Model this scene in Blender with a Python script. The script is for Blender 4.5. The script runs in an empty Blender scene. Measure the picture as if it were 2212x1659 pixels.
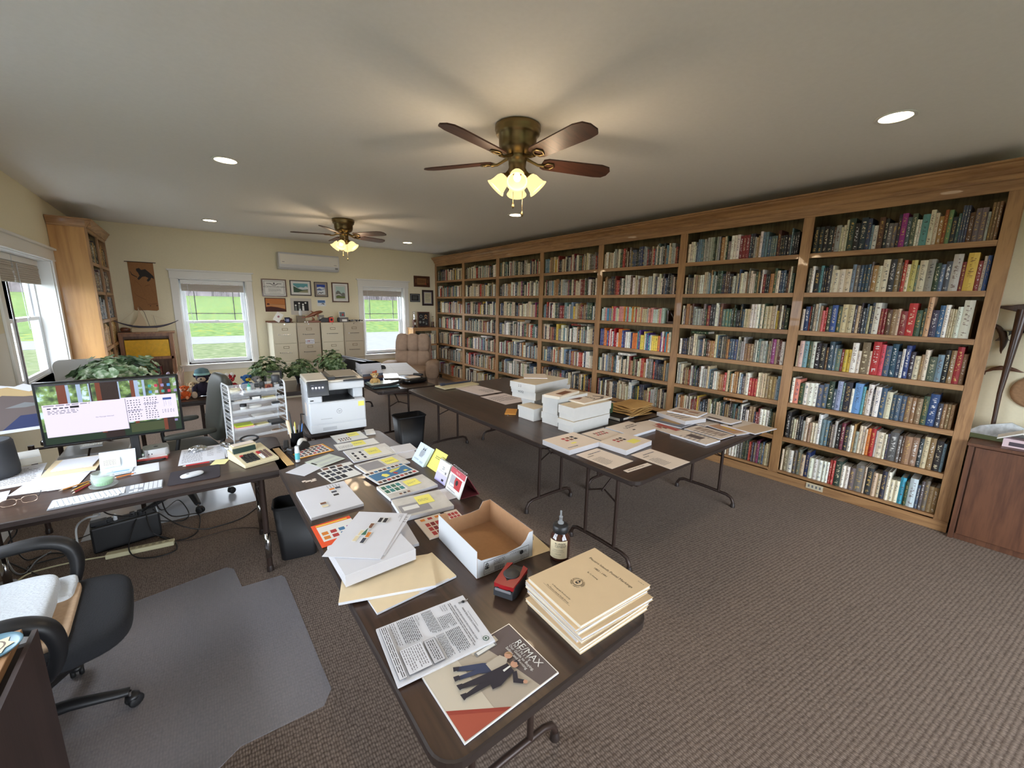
import bpy, math, random
from mathutils import Vector, Matrix
S = bpy.context.scene
COL = S.collection
PI = math.pi
def R(d): return d*PI/180
# ------------------------------------------------------------------ camera, world, exposure
HC = 1.7207
F = 880.9
YAW, PIT, ROL = R(38.13), R(-10.92), R(1.033)
fw = Vector((math.sin(YAW)*math.cos(PIT), math.cos(YAW)*math.cos(PIT), math.sin(PIT)))
r0 = Vector((math.cos(YAW), -math.sin(YAW), 0)); u0 = r0.cross(fw)
rt = r0*math.cos(ROL)+u0*math.sin(ROL); up = -r0*math.sin(ROL)+u0*math.cos(ROL)
cd = bpy.data.cameras.new('camera'); cam = bpy.data.objects.new('camera', cd); COL.objects.link(cam)
mw = Matrix((rt, up, -fw)).transposed().to_4x4(); mw.translation = Vector((0, 0, HC)); cam.matrix_world = mw
cd.sensor_fit = 'HORIZONTAL'; cd.sensor_width = 36; cd.lens = 36*F/2212; cd.clip_start = .05; cd.clip_end = 300
S.camera = cam
S.view_settings.view_transform = 'Standard'; S.view_settings.look = 'None'; S.view_settings.gamma = 1
S.view_settings.use_curve_mapping = False
S.view_settings.exposure = 0.8
def lin(c):
    return tuple((x/255/12.92 if x/255 <= .04045 else ((x/255+.055)/1.055)**2.4) for x in c[:3])+(1,)
W = bpy.data.worlds.new('overcast_sky'); S.world = W; W.use_nodes = True
wn = W.node_tree.nodes; wl = W.node_tree.links
bg = wn['Background']; tc = wn.new('ShaderNodeTexCoord'); mp = wn.new('ShaderNodeMapping'); nz = wn.new('ShaderNodeTexNoise'); cr = wn.new('ShaderNodeValToRGB')
mp.inputs['Scale'].default_value = (1, 1, 3); nz.inputs['Scale'].default_value = 2.5
cr.color_ramp.elements[0].color = (.70, .82, 1, 1); cr.color_ramp.elements[1].color = (.92, .97, 1, 1)
wl.new(tc.outputs['Generated'], mp.inputs[0]); wl.new(mp.outputs[0], nz.inputs[0]); wl.new(nz.outputs[0], cr.inputs[0]); wl.new(cr.outputs[0], bg.inputs[0])
bg.inputs[1].default_value = 10
def lamp(name, kind, loc, power, color, size=.1, rot=None, sy=None, spot=None, portal=False, blend=.5):
    d = bpy.data.lights.new(name, kind); d.energy = power; d.color = color
    if kind == 'AREA':
        d.shape = 'RECTANGLE' if sy else 'DISK'; d.size = size
        if sy: d.size_y = sy
        if portal: d.cycles.is_portal = True
    else: d.shadow_soft_size = size
    if kind == 'SPOT': d.spot_size = spot; d.spot_blend = blend
    o = bpy.data.objects.new(name, d); o.location = loc
    if rot: o.rotation_euler = rot
    COL.objects.link(o); return o
YF, XL, XW, XB, ZC = 8.81, -1.22, 4.92, 4.58, 2.843
T = .711
# windows: (x0,x1,z0,z1) on the far wall, (y0,y1,z0,z1) on the left wall
FW = [(-.10, .845, .63, 2.06), (2.90, 3.815, .63, 2.06)]
LW = [(5.35, 7.24, .82, 2.14), (.9, 3.6, .85, 2.2)]  # second opening is out of view, added to let in daylight
BW_ADDED = [(-.4, 3.4, .15, 2.3)]  # back wall opening, unseen, added to bring daylight onto the near tables
YB = -2.6
for i, (a, b, c, d) in enumerate(FW): lamp('daylight_portal', 'AREA', ((a+b)/2, YF+.25, (c+d)/2), 1, (1, 1, 1), b-a, (R(90), 0, PI), d-c, portal=True).rotation_euler = (R(-90), 0, 0)
for i, (a, b, c, d) in enumerate(LW): lamp('daylight_portal', 'AREA', (XL-.3, (a+b)/2, (c+d)/2), 1, (1, 1, 1), d-c, (0, R(-90), 0), b-a, portal=True)
for i, (a, b, c, d) in enumerate(BW_ADDED): lamp('daylight_portal', 'AREA', ((a+b)/2, YB-.25, (c+d)/2), 1, (1, 1, 1), b-a, (R(90), 0, 0), d-c, portal=True)
# ------------------------------------------------------------------ pixel helpers (frame 2212 x 1659)
def ray(px, py): return fw*F+rt*(px-1106)+up*(829.5-py)
def atz(px, py, z=T):
    d = ray(px, py); t = (z-HC)/d.z; return Vector((d.x*t, d.y*t, z))
def aty(px, py, y):
    d = ray(px, py); t = y/d.y; return Vector((d.x*t, y, HC+d.z*t))
def atx(px, py, x):
    d = ray(px, py); t = x/d.x; return Vector((x, d.y*t, HC+d.z*t))
# ------------------------------------------------------------------ materials
MT = {}
def node(nt, t, **k):
    n = nt.nodes.new(t)
    for a, v in k.items(): setattr(n, a, v)
    return n
def M(name, c, rough=.6, metal=0, var=0, sc=30, bump=0, emit=0, trans=0, alpha=1, coat=0, ecol=None, spec=.5, stretch=None):
    if name in MT: return MT[name]
    m = bpy.data.materials.new(name); m.use_nodes = True; MT[name] = m
    nt = m.node_tree; b = nt.nodes['Principled BSDF']; L = nt.links
    b.inputs['Base Color'].default_value = lin(c); b.inputs['Roughness'].default_value = rough; b.inputs['Metallic'].default_value = metal
    b.inputs['Specular IOR Level'].default_value = spec
    b.inputs['Coat Weight'].default_value = coat
    if trans: b.inputs['Transmission Weight'].default_value = trans
    if alpha < 1: b.inputs['Alpha'].default_value = alpha
    if emit: b.inputs['Emission Color'].default_value = lin(ecol or c); b.inputs['Emission Strength'].default_value = emit
    t = node(nt, 'ShaderNodeTexCoord'); mp = node(nt, 'ShaderNodeMapping'); L.new(t.outputs['Object'], mp.inputs[0])
    if stretch: mp.inputs['Scale'].default_value = stretch
    n = node(nt, 'ShaderNodeTexNoise'); n.inputs['Scale'].default_value = sc; n.inputs['Detail'].default_value = 4; L.new(mp.outputs[0], n.inputs[0])
    if var:
        r = node(nt, 'ShaderNodeValToRGB'); L.new(n.outputs[0], r.inputs[0])
        lo = tuple(max(0, x*(1-var)) for x in lin(c)[:3])+(1,); hi = tuple(min(1, x*(1+var)) for x in lin(c)[:3])+(1,)
        r.color_ramp.elements[0].color = lo; r.color_ramp.elements[1].color = hi; r.color_ramp.elements[0].position = .3; r.color_ramp.elements[1].position = .7
        L.new(r.outputs[0], b.inputs['Base Color'])
    if bump:
        bp = node(nt, 'ShaderNodeBump'); bp.inputs['Strength'].default_value = bump; bp.inputs['Distance'].default_value = .004
        L.new(n.outputs[0], bp.inputs['Height']); L.new(bp.outputs[0], b.inputs['Normal'])
    return m
def wood(name, c1, c2, axis, rough=.45, sc=9, coat=.15):
    m = M(name, c1, rough, coat=coat); nt = m.node_tree; L = nt.links; b = nt.nodes['Principled BSDF']
    t = node(nt, 'ShaderNodeTexCoord'); mp = node(nt, 'ShaderNodeMapping'); s = [sc*1.0]*3; s[axis] = sc*.09
    mp.inputs['Scale'].default_value = s; L.new(t.outputs['Object'], mp.inputs[0])
    n1 = node(nt, 'ShaderNodeTexNoise'); n1.inputs['Scale'].default_value = 1.2; n1.inputs['Detail'].default_value = 3; n1.inputs['Distortion'].default_value = .6
    n2 = node(nt, 'ShaderNodeTexNoise'); n2.inputs['Scale'].default_value = 14; n2.inputs['Detail'].default_value = 6
    L.new(mp.outputs[0], n1.inputs[0]); L.new(mp.outputs[0], n2.inputs[0])
    w = node(nt, 'ShaderNodeMath', operation='MULTIPLY'); w.inputs[1].default_value = 9; L.new(n1.outputs[0], w.inputs[0])
    fr = node(nt, 'ShaderNodeMath', operation='PINGPONG'); fr.inputs[1].default_value = 1; L.new(w.outputs[0], fr.inputs[0])
    ad = node(nt, 'ShaderNodeMath', operation='MULTIPLY_ADD'); ad.inputs[1].default_value = .45; L.new(fr.outputs[0], ad.inputs[0])
    sb = node(nt, 'ShaderNodeMath', operation='MULTIPLY'); sb.inputs[1].default_value = .75; L.new(n2.outputs[0], sb.inputs[0]); L.new(sb.outputs[0], ad.inputs[2])
    r = node(nt, 'ShaderNodeValToRGB'); r.color_ramp.elements[0].color = lin(c2); r.color_ramp.elements[1].color = lin(c1)
    r.color_ramp.elements[0].position = .25; r.color_ramp.elements[1].position = .75
    L.new(ad.outputs[0], r.inputs[0]); L.new(r.outputs[0], b.inputs['Base Color'])
    bp = node(nt, 'ShaderNodeBump'); bp.inputs['Strength'].default_value = .12; bp.inputs['Distance'].default_value = .002; L.new(n2.outputs[0], bp.inputs['Height']); L.new(bp.outputs[0], b.inputs['Normal'])
    return m
WALL = M('cream wall paint', (226, 218, 190), .85, var=.02, sc=60, bump=.05)
CEIL = M('flat ceiling paint', (232, 230, 226), .95, var=.015, sc=40)
TRIM = M('white satin trim', (226, 226, 222), .45)
VINYL = M('white vinyl', (232, 236, 240), .35)
OAKY = wood('oak grain along y', (170, 130, 88), (134, 97, 64), 1)
OAKZ = wood('oak grain along z', (170, 130, 88), (136, 99, 65), 2)
OAKX = wood('oak grain along x', (170, 130, 88), (134, 97, 64), 0)
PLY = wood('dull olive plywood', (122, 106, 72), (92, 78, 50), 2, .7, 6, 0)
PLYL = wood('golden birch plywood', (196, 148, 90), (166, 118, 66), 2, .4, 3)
LAM = wood('dark walnut laminate', (66, 49, 40), (46, 35, 29), 1, .33, 7, .1)
LAMX = wood('dark walnut laminate crosswise', (68, 50, 40), (47, 35, 30), 0, .33, 7, .1)
EDGE = M('dark brown vinyl edge', (44, 34, 30), .45)
STEELB = M('brown painted steel', (58, 44, 38), .4, .3)
CHROME = M('chrome', (200, 200, 200), .15, 1)
BRASS = M('antique brass', (130, 112, 78), .32, 1)
BLADE = wood('walnut fan blade', (72, 42, 30), (48, 27, 20), 0, .5, 8, 0)
BLACK = M('black plastic', (26, 26, 28), .45)
BLKS = M('glossy black plastic', (16, 16, 18), .2)
DGREY = M('dark grey plastic', (52, 54, 58), .5)
GREY = M('mid grey plastic', (120, 122, 124), .5)
WPL = M('white plastic', (206, 209, 213), .4)
CLEAR = M('clear plastic', (235, 240, 245), .12, alpha=.28)
PAPER = M('white paper', (212, 213, 219), .8, var=.02, sc=8)
CREAMP = M('cream paper', (222, 208, 194), .8, var=.03, sc=8)
MANILA = M('manila card', (222, 202, 166), .75, var=.03, sc=20)
KRAFT = M('brown kraft card', (168, 128, 92), .85, var=.04, sc=60)
KRAFTE = M('kraft envelope paper', (190, 150, 90), .8, var=.06, sc=20)
INK = M('black ink', (40, 38, 40), .8)
INKG = M('grey ink', (120, 118, 122), .8)
YEL = M('yellow sticky note', (240, 232, 120), .8)
RED = M('red card', (176, 44, 48), .6)
ORANGE = M('orange card', (226, 96, 40), .6)
BLUE = M('blue print', (70, 120, 190), .6)
TEAL = M('teal print', (40, 120, 120), .6)
GREENP = M('green print', (70, 130, 90), .6)
PURP = M('pale lilac card', (196, 190, 236), .7)
TAN = M('tan suede', (150, 128, 110), .9, var=.1, sc=14, bump=.3)
BROWNW = wood('brown carved wood', (120, 72, 44), (82, 46, 28), 0, .4, 14)
DARKW = wood('dark stained wood', (70, 40, 26), (44, 26, 18), 0, .4, 12)
CABW = wood('reddish brown cabinet wood', (104, 66, 44), (78, 46, 30), 2, .5, 7)
FILEB = M('beige cabinet enamel', (198, 190, 166), .45)
FILED = M('tan cabinet enamel', (176, 164, 142), .45)
YMAG = M('mustard yellow magazine spine', (236, 184, 20), .5, var=.1, sc=25)
def stripes(name, c1, c2, freq, axis='Z', rough=.8, bump=.3):
    m = M(name, c1, rough); nt = m.node_tree; L = nt.links; b = nt.nodes['Principled BSDF']
    t = node(nt, 'ShaderNodeTexCoord'); w = node(nt, 'ShaderNodeTexWave', bands_direction=axis); w.inputs['Scale'].default_value = freq; w.inputs['Distortion'].default_value = .6
    w.inputs['Detail'].default_value = 2
    L.new(t.outputs['Object'], w.inputs[0]); r = node(nt, 'ShaderNodeValToRGB'); r.color_ramp.elements[0].color = lin(c2); r.color_ramp.elements[1].color = lin(c1)
    L.new(w.outputs[0], r.inputs[0]); L.new(r.outputs[0], b.inputs['Base Color'])
    return m
PAGES = stripes('page edges', (232, 226, 212), (196, 186, 168), 260)
REAM = stripes('paper stack edge', (226, 226, 230), (150, 142, 140), 120)
BLIND = stripes('woven blind', (206, 200, 190), (150, 140, 128), 26)
def leafy_noise(name, cols, sc, rough=.8, spec=.5):
    m = M(name, cols[0], rough, spec=spec); nt = m.node_tree; L = nt.links; b = nt.nodes['Principled BSDF']
    t = node(nt, 'ShaderNodeTexCoord'); n = node(nt, 'ShaderNodeTexNoise'); n.inputs['Scale'].default_value = sc; n.inputs['Detail'].default_value = 6
    L.new(t.outputs['Object'], n.inputs[0]); r = node(nt, 'ShaderNodeValToRGB'); L.new(n.outputs[0], r.inputs[0]); e = r.color_ramp.elements
    k = len(cols)
    for i, c in enumerate(cols):
        p = .32+.36*i/(k-1)
        if i == 0: e[0].position = p; e[0].color = lin(c)
        elif i == k-1: e[len(e)-1].position = p; e[len(e)-1].color = lin(c)
        else: q = e.new(p); q.color = lin(c)
    L.new(r.outputs[0], b.inputs['Base Color']); return m
# looped berber carpet: rows of loops
def carpet():
    m = M('looped taupe carpet', (128, 112, 100), .95, spec=.1); nt = m.node_tree; L = nt.links; b = nt.nodes['Principled BSDF']
    t = node(nt, 'ShaderNodeTexCoord'); mp = node(nt, 'ShaderNodeMapping'); mp.inputs['Scale'].default_value = (105, 52, 60); mp.inputs['Rotation'].default_value = (0, 0, R(4))
    L.new(t.outputs['Object'], mp.inputs[0])
    v = node(nt, 'ShaderNodeTexVoronoi'); v.inputs['Scale'].default_value = 1; v.inputs['Randomness'].default_value = .32; L.new(mp.outputs[0], v.inputs[0])
    n = node(nt, 'ShaderNodeTexNoise'); n.inputs['Scale'].default_value = 1.3; n.inputs['Detail'].default_value = 8; L.new(t.outputs['Object'], n.inputs[0])
    n2 = node(nt, 'ShaderNodeTexNoise'); n2.inputs['Scale'].default_value = 130; n2.inputs['Detail'].default_value = 2; L.new(t.outputs['Object'], n2.inputs[0])
    r = node(nt, 'ShaderNodeValToRGB'); r.color_ramp.elements[0].color = lin((144, 127, 115)); r.color_ramp.elements[1].color = lin((82, 69, 61)); r.color_ramp.elements[0].position = .15; r.color_ramp.elements[1].position = .75
    L.new(v.outputs['Distance'], r.inputs[0])
    mx = node(nt, 'ShaderNodeMix', data_type='RGBA', blend_type='MULTIPLY'); mx.inputs[0].default_value = .5
    r2 = node(nt, 'ShaderNodeValToRGB'); r2.color_ramp.elements[0].color = (.55, .52, .5, 1); r2.color_ramp.elements[1].color = (1, 1, 1, 1); r2.color_ramp.elements[0].position = .35; r2.color_ramp.elements[1].position = .65
    L.new(n2.outputs[0], r2.inputs[0]); L.new(r.outputs[0], mx.inputs[6]); L.new(r2.outputs[0], mx.inputs[7])
    L.new(mx.outputs[2], b.inputs['Base Color'])
    b.inputs['Sheen Weight'].default_value = .22; b.inputs['Sheen Roughness'].default_value = .4; b.inputs['Sheen Tint'].default_value = (.8, .68, .56, 1)
    bp = node(nt, 'ShaderNodeBump', invert=True); bp.inputs['Strength'].default_value = .7; bp.inputs['Distance'].default_value = .005
    L.new(v.outputs['Distance'], bp.inputs['Height']); L.new(bp.outputs[0], b.inputs['Normal'])
    return m
CARPET = carpet()
# book cloth: colour and ink from mesh attributes, lettering-like blotches on the spine
def bookmat():
    m = M('book cloth', (120, 100, 80), .55); nt = m.node_tree; L = nt.links; b = nt.nodes['Principled BSDF']
    a = node(nt, 'ShaderNodeAttribute', attribute_name='Col'); a2 = node(nt, 'ShaderNodeAttribute', attribute_name='Ink'); uv = node(nt, 'ShaderNodeAttribute', attribute_name='Spine')
    sp = node(nt, 'ShaderNodeSeparateXYZ'); L.new(uv.outputs['Vector'], sp.inputs[0])
    def mth(op, x, y=None, y2=None):
        n = node(nt, 'ShaderNodeMath', operation=op)
        for i, q in enumerate((x, y, y2)):
            if q is None: continue
            if isinstance(q, (int, float)): n.inputs[i].default_value = q
            else: L.new(q, n.inputs[i])
        return n.outputs[0]
    u, v, w = sp.outputs
    cx = node(nt, 'ShaderNodeCombineXYZ'); L.new(mth('MULTIPLY', u, 3.2), cx.inputs[0]); L.new(mth('MULTIPLY', v, 34), cx.inputs[1]); L.new(mth('MULTIPLY', w, 37), cx.inputs[2])
    n = node(nt, 'ShaderNodeTexNoise'); n.inputs['Scale'].default_value = 1; n.inputs['Detail'].default_value = 1.5; L.new(cx.outputs[0], n.inputs[0])
    blot = mth('GREATER_THAN', n.outputs[0], .55)
    inner = mth('LESS_THAN', mth('ABSOLUTE', mth('SUBTRACT', u, .5)), .2)
    band = mth('MULTIPLY', mth('GREATER_THAN', v, .34), mth('LESS_THAN', v, .88))
    low = mth('MULTIPLY', mth('GREATER_THAN', v, .08), mth('LESS_THAN', v, .2))
    msk = mth('MULTIPLY', mth('MULTIPLY', mth('MULTIPLY', blot, inner), mth('MAXIMUM', band, low)), .75)
    mx = node(nt, 'ShaderNodeMix', data_type='RGBA'); L.new(msk, mx.inputs[0]); L.new(a.outputs['Color'], mx.inputs[6]); L.new(a2.outputs['Color'], mx.inputs[7])
    n3 = node(nt, 'ShaderNodeTexNoise'); n3.inputs['Scale'].default_value = 30; t = node(nt, 'ShaderNodeTexCoord'); L.new(t.outputs['Object'], n3.inputs[0])
    m2 = node(nt, 'ShaderNodeMix', data_type='RGBA', blend_type='MULTIPLY'); m2.inputs[0].default_value = .35; L.new(mx.outputs[2], m2.inputs[6]); L.new(n3.outputs['Color'], m2.inputs[7])
    m3 = node(nt, 'ShaderNodeMix', data_type='RGBA'); m3.inputs[0].default_value = .25; L.new(mx.outputs[2], m3.inputs[6]); L.new(m2.outputs[2], m3.inputs[7])
    L.new(m3.outputs[2], b.inputs['Base Color']); return m
LEAF = leafy_noise('dark green leaf', [(44, 64, 34), (80, 104, 62), (146, 162, 126)], 34, .5)
LEAFV = leafy_noise('variegated pale green leaf', [(70, 100, 62), (120, 150, 112), (214, 224, 208)], 26, .5)
BOOK = bookmat()
# ------------------------------------------------------------------ mesh builder
_tc = {}
def glyphs(s):
    if s in _tc: return _tc[s]
    cu = bpy.data.curves.new('t', 'FONT'); cu.body = s; cu.size = 1; cu.resolution_u = 2
    o = bpy.data.objects.new('t', cu); COL.objects.link(o)
    dg = bpy.context.evaluated_depsgraph_get(); me = o.evaluated_get(dg).to_mesh()
    vs = [tuple(v.co) for v in me.vertices]; fs = [tuple(p.vertices) for p in me.polygons]
    wdt = max([v[0] for v in vs] or [0]); o.evaluated_get(dg).to_mesh_clear()
    bpy.data.objects.remove(o); bpy.data.curves.remove(cu); _tc[s] = (vs, fs, wdt); return _tc[s]
def cat(P, n=6):
    P = [Vector(p) for p in P]; out = []
    for i in range(len(P)-1):
        a, b, c, d = P[max(i-1, 0)], P[i], P[i+1], P[min(i+2, len(P)-1)]
        for k in range(n):
            t = k/n; out.append(.5*((2*b)+(-a+c)*t+(2*a-5*b+4*c-d)*t*t+(-a+3*b-3*c+d)*t**3))
    return out+[P[-1]]
def catr(r, n=6):
    return [r[i]+(r[i+1]-r[i])*k/n for i in range(len(r)-1) for k in range(n)]+[r[-1]]
class MB:
    def __init__(s): s.v = []; s.f = []; s.m = []; s.sm = []; s.mats = []; s.T = Matrix()
    def mi(s, m):
        if m not in s.mats: s.mats.append(m)
        return s.mats.index(m)
    def add(s, vs, fs, m, smooth=False):
        o = len(s.v); s.v += [tuple(s.T @ Vector(v)) for v in vs]
        k = s.mi(m)
        for f in fs: s.f.append(tuple(i+o for i in f)); s.m.append(k); s.sm.append(smooth)
        return s
    def box(s, a, b, m):
        (x0, y0, z0), (x1, y1, z1) = [(min(p, q)) for p, q in zip(a, b)], [(max(p, q)) for p, q in zip(a, b)]
        return s.add([(x0, y0, z0), (x1, y0, z0), (x1, y1, z0), (x0, y1, z0), (x0, y0, z1), (x1, y0, z1), (x1, y1, z1), (x0, y1, z1)],
                     [(3, 2, 1, 0), (4, 5, 6, 7), (0, 1, 5, 4), (1, 2, 6, 5), (2, 3, 7, 6), (3, 0, 4, 7)], m)
    def cb(s, c, d, m): return s.box([c[i]-d[i]/2 for i in range(3)], [c[i]+d[i]/2 for i in range(3)], m)
    def quad(s, p, m): return s.add(p, [tuple(range(len(p)))], m)
    def prism(s, poly, z0, z1, m, smooth=False):
        n = len(poly); vs = [(x, y, z0) for x, y in poly]+[(x, y, z1) for x, y in poly]
        s.add(vs, [tuple(reversed(range(n))), tuple(range(n, 2*n))], m)
        return s.add(vs, [(i, (i+1) % n, n+(i+1) % n, n+i) for i in range(n)], m, smooth)
    def prisma(s, poly, h, axis, m, o=0):  # prism along axis: poly in the other two axes
        n = len(poly); vs = []
        for t in (o, o+h):
            for a, b in poly: vs.append({'x': (t, a, b), 'y': (a, t, b), 'z': (a, b, t)}[axis])
        return s.add(vs, [tuple(reversed(range(n))), tuple(range(n, 2*n))]+[(i, (i+1) % n, n+(i+1) % n, n+i) for i in range(n)], m)
    def lathe(s, prof, m, c=(0, 0, 0), n=24, cap=True, flute=0, nf=0):
        vs = []; fs = []
        for r, z in prof:
            for i in range(n):
                a = 2*PI*i/n; rr = r*(1+flute*math.cos(nf*a)); vs.append((c[0]+rr*math.cos(a), c[1]+rr*math.sin(a), c[2]+z))
        for j in range(len(prof)-1):
            for i in range(n): fs.append((j*n+i, j*n+(i+1) % n, (j+1)*n+(i+1) % n, (j+1)*n+i))
        s.add(vs, fs, m, True)
        if cap: s.add(vs[:n], [tuple(reversed(range(n)))], m); s.add(vs[-n:], [tuple(range(n))], m)
        return s
    def tube(s, pts, r, m, n=10, closed=False, flat=1):
        P = [Vector(p) for p in pts]; k = len(P); rs = r if isinstance(r, (list, tuple)) else [r]*k
        vs = []; fs = []; ref = None
        for i, p in enumerate(P):
            d = (P[min(i+1, k-1)]-P[max(i-1, 0)]) if not closed else (P[(i+1) % k]-P[i-1]); d.normalize()
            if ref is None: ref = Vector((0, 0, 1)) if abs(d.z) < .9 else Vector((1, 0, 0))
            a = ref-d*ref.dot(d)
            if a.length < 1e-4: a = Vector((1, 0, 0))-d*d.x
            a.normalize(); b = d.cross(a); ref = a
            for j in range(n):
                t = 2*PI*j/n; vs.append(tuple(p+a*math.cos(t)*rs[i]*flat+b*math.sin(t)*rs[i]))
        for i in range(k-1 if not closed else k):
            q = (i+1) % k
            for j in range(n): fs.append((i*n+j, i*n+(j+1) % n, q*n+(j+1) % n, q*n+j))
        s.add(vs, fs, m, True)
        if not closed: s.add(vs[:n], [tuple(reversed(range(n)))], m); s.add(vs[-n:], [tuple(range(n))], m)
        return s
    def sq(s, c, d, m, e=.5, rz=0, rx=0, ry=0, nu=24, nv=14):  # superellipsoid
        f = lambda w, e: math.copysign(abs(w)**e, w); Q = Matrix.Rotation(rz, 3, 'Z') @ Matrix.Rotation(ry, 3, 'Y') @ Matrix.Rotation(rx, 3, 'X'); vs = []; fs = []
        for j in range(nv+1):
            ph = -PI/2+PI*j/nv
            for i in range(nu):
                th = 2*PI*i/nu; p = Q @ Vector((d[0]/2*f(math.cos(ph), e)*f(math.cos(th), e), d[1]/2*f(math.cos(ph), e)*f(math.sin(th), e), d[2]/2*f(math.sin(ph), e)))
                vs.append((c[0]+p.x, c[1]+p.y, c[2]+p.z))
        for j in range(nv):
            for i in range(nu): fs.append((j*nu+i, j*nu+(i+1) % nu, (j+1)*nu+(i+1) % nu, (j+1)*nu+i))
        return s.add(vs, fs, m, True)
    def text(s, t, o, u, v, size, m, al=0):
        vs, fs, w = glyphs(t); o = Vector(o); u = Vector(u).normalized(); v = Vector(v).normalized(); n = u.cross(v)
        return s.add([tuple(o+u*((x-w*al)*size)+v*(y*size)) for x, y, z in vs], fs, m)
    def build(s, name, parent=None, bev=0, loc=None, rz=0, seg=2, sub=0):
        me = bpy.data.meshes.new(name); me.from_pydata(s.v, [], s.f)
        for m in s.mats: me.materials.append(m)
        me.polygons.foreach_set('material_index', s.m); me.polygons.foreach_set('use_smooth', s.sm); me.update()
        o = bpy.data.objects.new(name, me); COL.objects.link(o)
        if parent: o.parent = parent
        if loc: o.location = loc
        if rz: o.rotation_euler = (0, 0, rz)
        if bev:
            md = o.modifiers.new('bevel', 'BEVEL'); md.width = bev; md.segments = seg; md.limit_method = 'ANGLE'; md.angle_limit = R(40)
        return o
def tag(o, label, cat, group=None, kind=None):
    o['label'] = label; o['category'] = cat
    if group: o['group'] = group
    if kind: o['kind'] = kind
    return o
def thing(name, label, cat, loc=(0, 0, 0), rz=0, group=None):
    o = bpy.data.objects.new(name, None); COL.objects.link(o); o.location = loc; o.rotation_euler = (0, 0, rz); o.empty_display_size = .05
    return tag(o, label, cat, group)
def struct(o): o['kind'] = 'structure'; return o
def dup(root, loc, rz, label, group=None):
    r = root.copy(); COL.objects.link(r); r.location = loc; r.rotation_euler = (0, 0, rz); r['label'] = label
    if group: r['group'] = group
    for ch in list(root.children):
        c = ch.copy(); COL.objects.link(c); c.parent = r
        for g in list(ch.children): d = g.copy(); COL.objects.link(d); d.parent = c
    return r
def fit(px, z, size=None):
    P = [atz(x, y, z) for x, y in px]; c = (P[0]+P[1]+P[2]+P[3])/4
    u = (P[1]-P[0]+P[2]-P[3])/2; v = (P[3]-P[0]+P[2]-P[1])/2
    w, h = u.length, v.length; au = math.atan2(u.y, u.x); av = math.atan2(v.y, v.x)-PI/2
    d = (av-au+PI) % (2*PI)-PI
    if abs(d) > PI/2: d = 0
    if size: w, h = size
    return c, au+d*h*h/(w*w+h*h), w, h
rnd = random.Random(7)
def deco(b, D, w, h, z0):
    z = z0
    for d in D:
        z += .00025; k = d[0]
        if k == 'r': b.quad([(d[1]*w, d[2]*h, z), (d[3]*w, d[2]*h, z), (d[3]*w, d[4]*h, z), (d[1]*w, d[4]*h, z)], d[5])
        elif k == 'p': b.quad([(u*w, v*h, z) for u, v in d[1]], d[2])
        elif k == 't': b.text(d[4], (d[1]*w, d[2]*h, z), (1, 0, 0), (0, 1, 0), d[3], d[5], d[6] if len(d) > 6 else 0)
        elif k == 'v':  # text running along -v
            b.text(d[4], (d[1]*w, d[2]*h, z), (0, -1, 0), (1, 0, 0), d[3], d[5])
        elif k == 'c': b.quad([(d[1]*w+d[3]*math.cos(2*PI*i/20), d[2]*h+d[3]*math.sin(2*PI*i/20), z) for i in range(20)], d[4])
        elif k == 'l':
            n = d[5]
            for i in range(n):
                v = d[2]+(d[4]-d[2])*(i+.5)/n; e = d[3]-(d[3]-d[1])*rnd.choice((0, .04, .1, .35) if i % 4 == 0 else (0, .02, .05)); x = d[1]
                while x < e-.004:
                    q = min(e, x+(d[3]-d[1])*rnd.uniform(.05, .16)); t = (d[4]-d[2])/n*.18
                    b.quad([(x*w, (v-t)*h, z), (q*w, (v-t)*h, z), (q*w, (v+t)*h, z), (x*w, (v+t)*h, z)], d[6]); x = q+.012
        elif k == 'g':
            nx, ny, gp, ms = d[5], d[6], d[7], d[8]
            for i in range(nx):
                for j in range(ny):
                    a = (d[3]-d[1])/nx; c = (d[4]-d[2])/ny; x = d[1]+a*i; y = d[2]+c*j
                    b.quad([((x+a*gp)*w, (y+c*gp)*h, z), ((x+a*(1-gp))*w, (y+c*gp)*h, z), ((x+a*(1-gp))*w, (y+c*(1-gp))*h, z), ((x+a*gp)*w, (y+c*(1-gp))*h, z)], ms[(i+j*nx) % len(ms)])
    return z
def sheet(name, label, cat, px, z=T, th=.0008, m=None, D=(), size=None, group=None, side=None, curl=0):
    """a flat thing lying at height z: px = bottom-left, bottom-right, top-right, top-left corners of its top face as one reads it"""
    c, a, w, h = fit(px, z+th, size); b = MB(); m = m or PAPER
    b.T = Matrix.Translation((-w/2, -h/2, 0))
    if side:
        b.box((0, 0, 0), (w, h, th-.0006), side); b.box((0, 0, th-.0006), (w, h, th), m)
    else: b.box((0, 0, 0), (w, h, th), m)
    deco(b, D, w, h, th)
    o = b.build(name, loc=(c.x, c.y, z+.0006), rz=a); return tag(o, label, cat, group)
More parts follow.
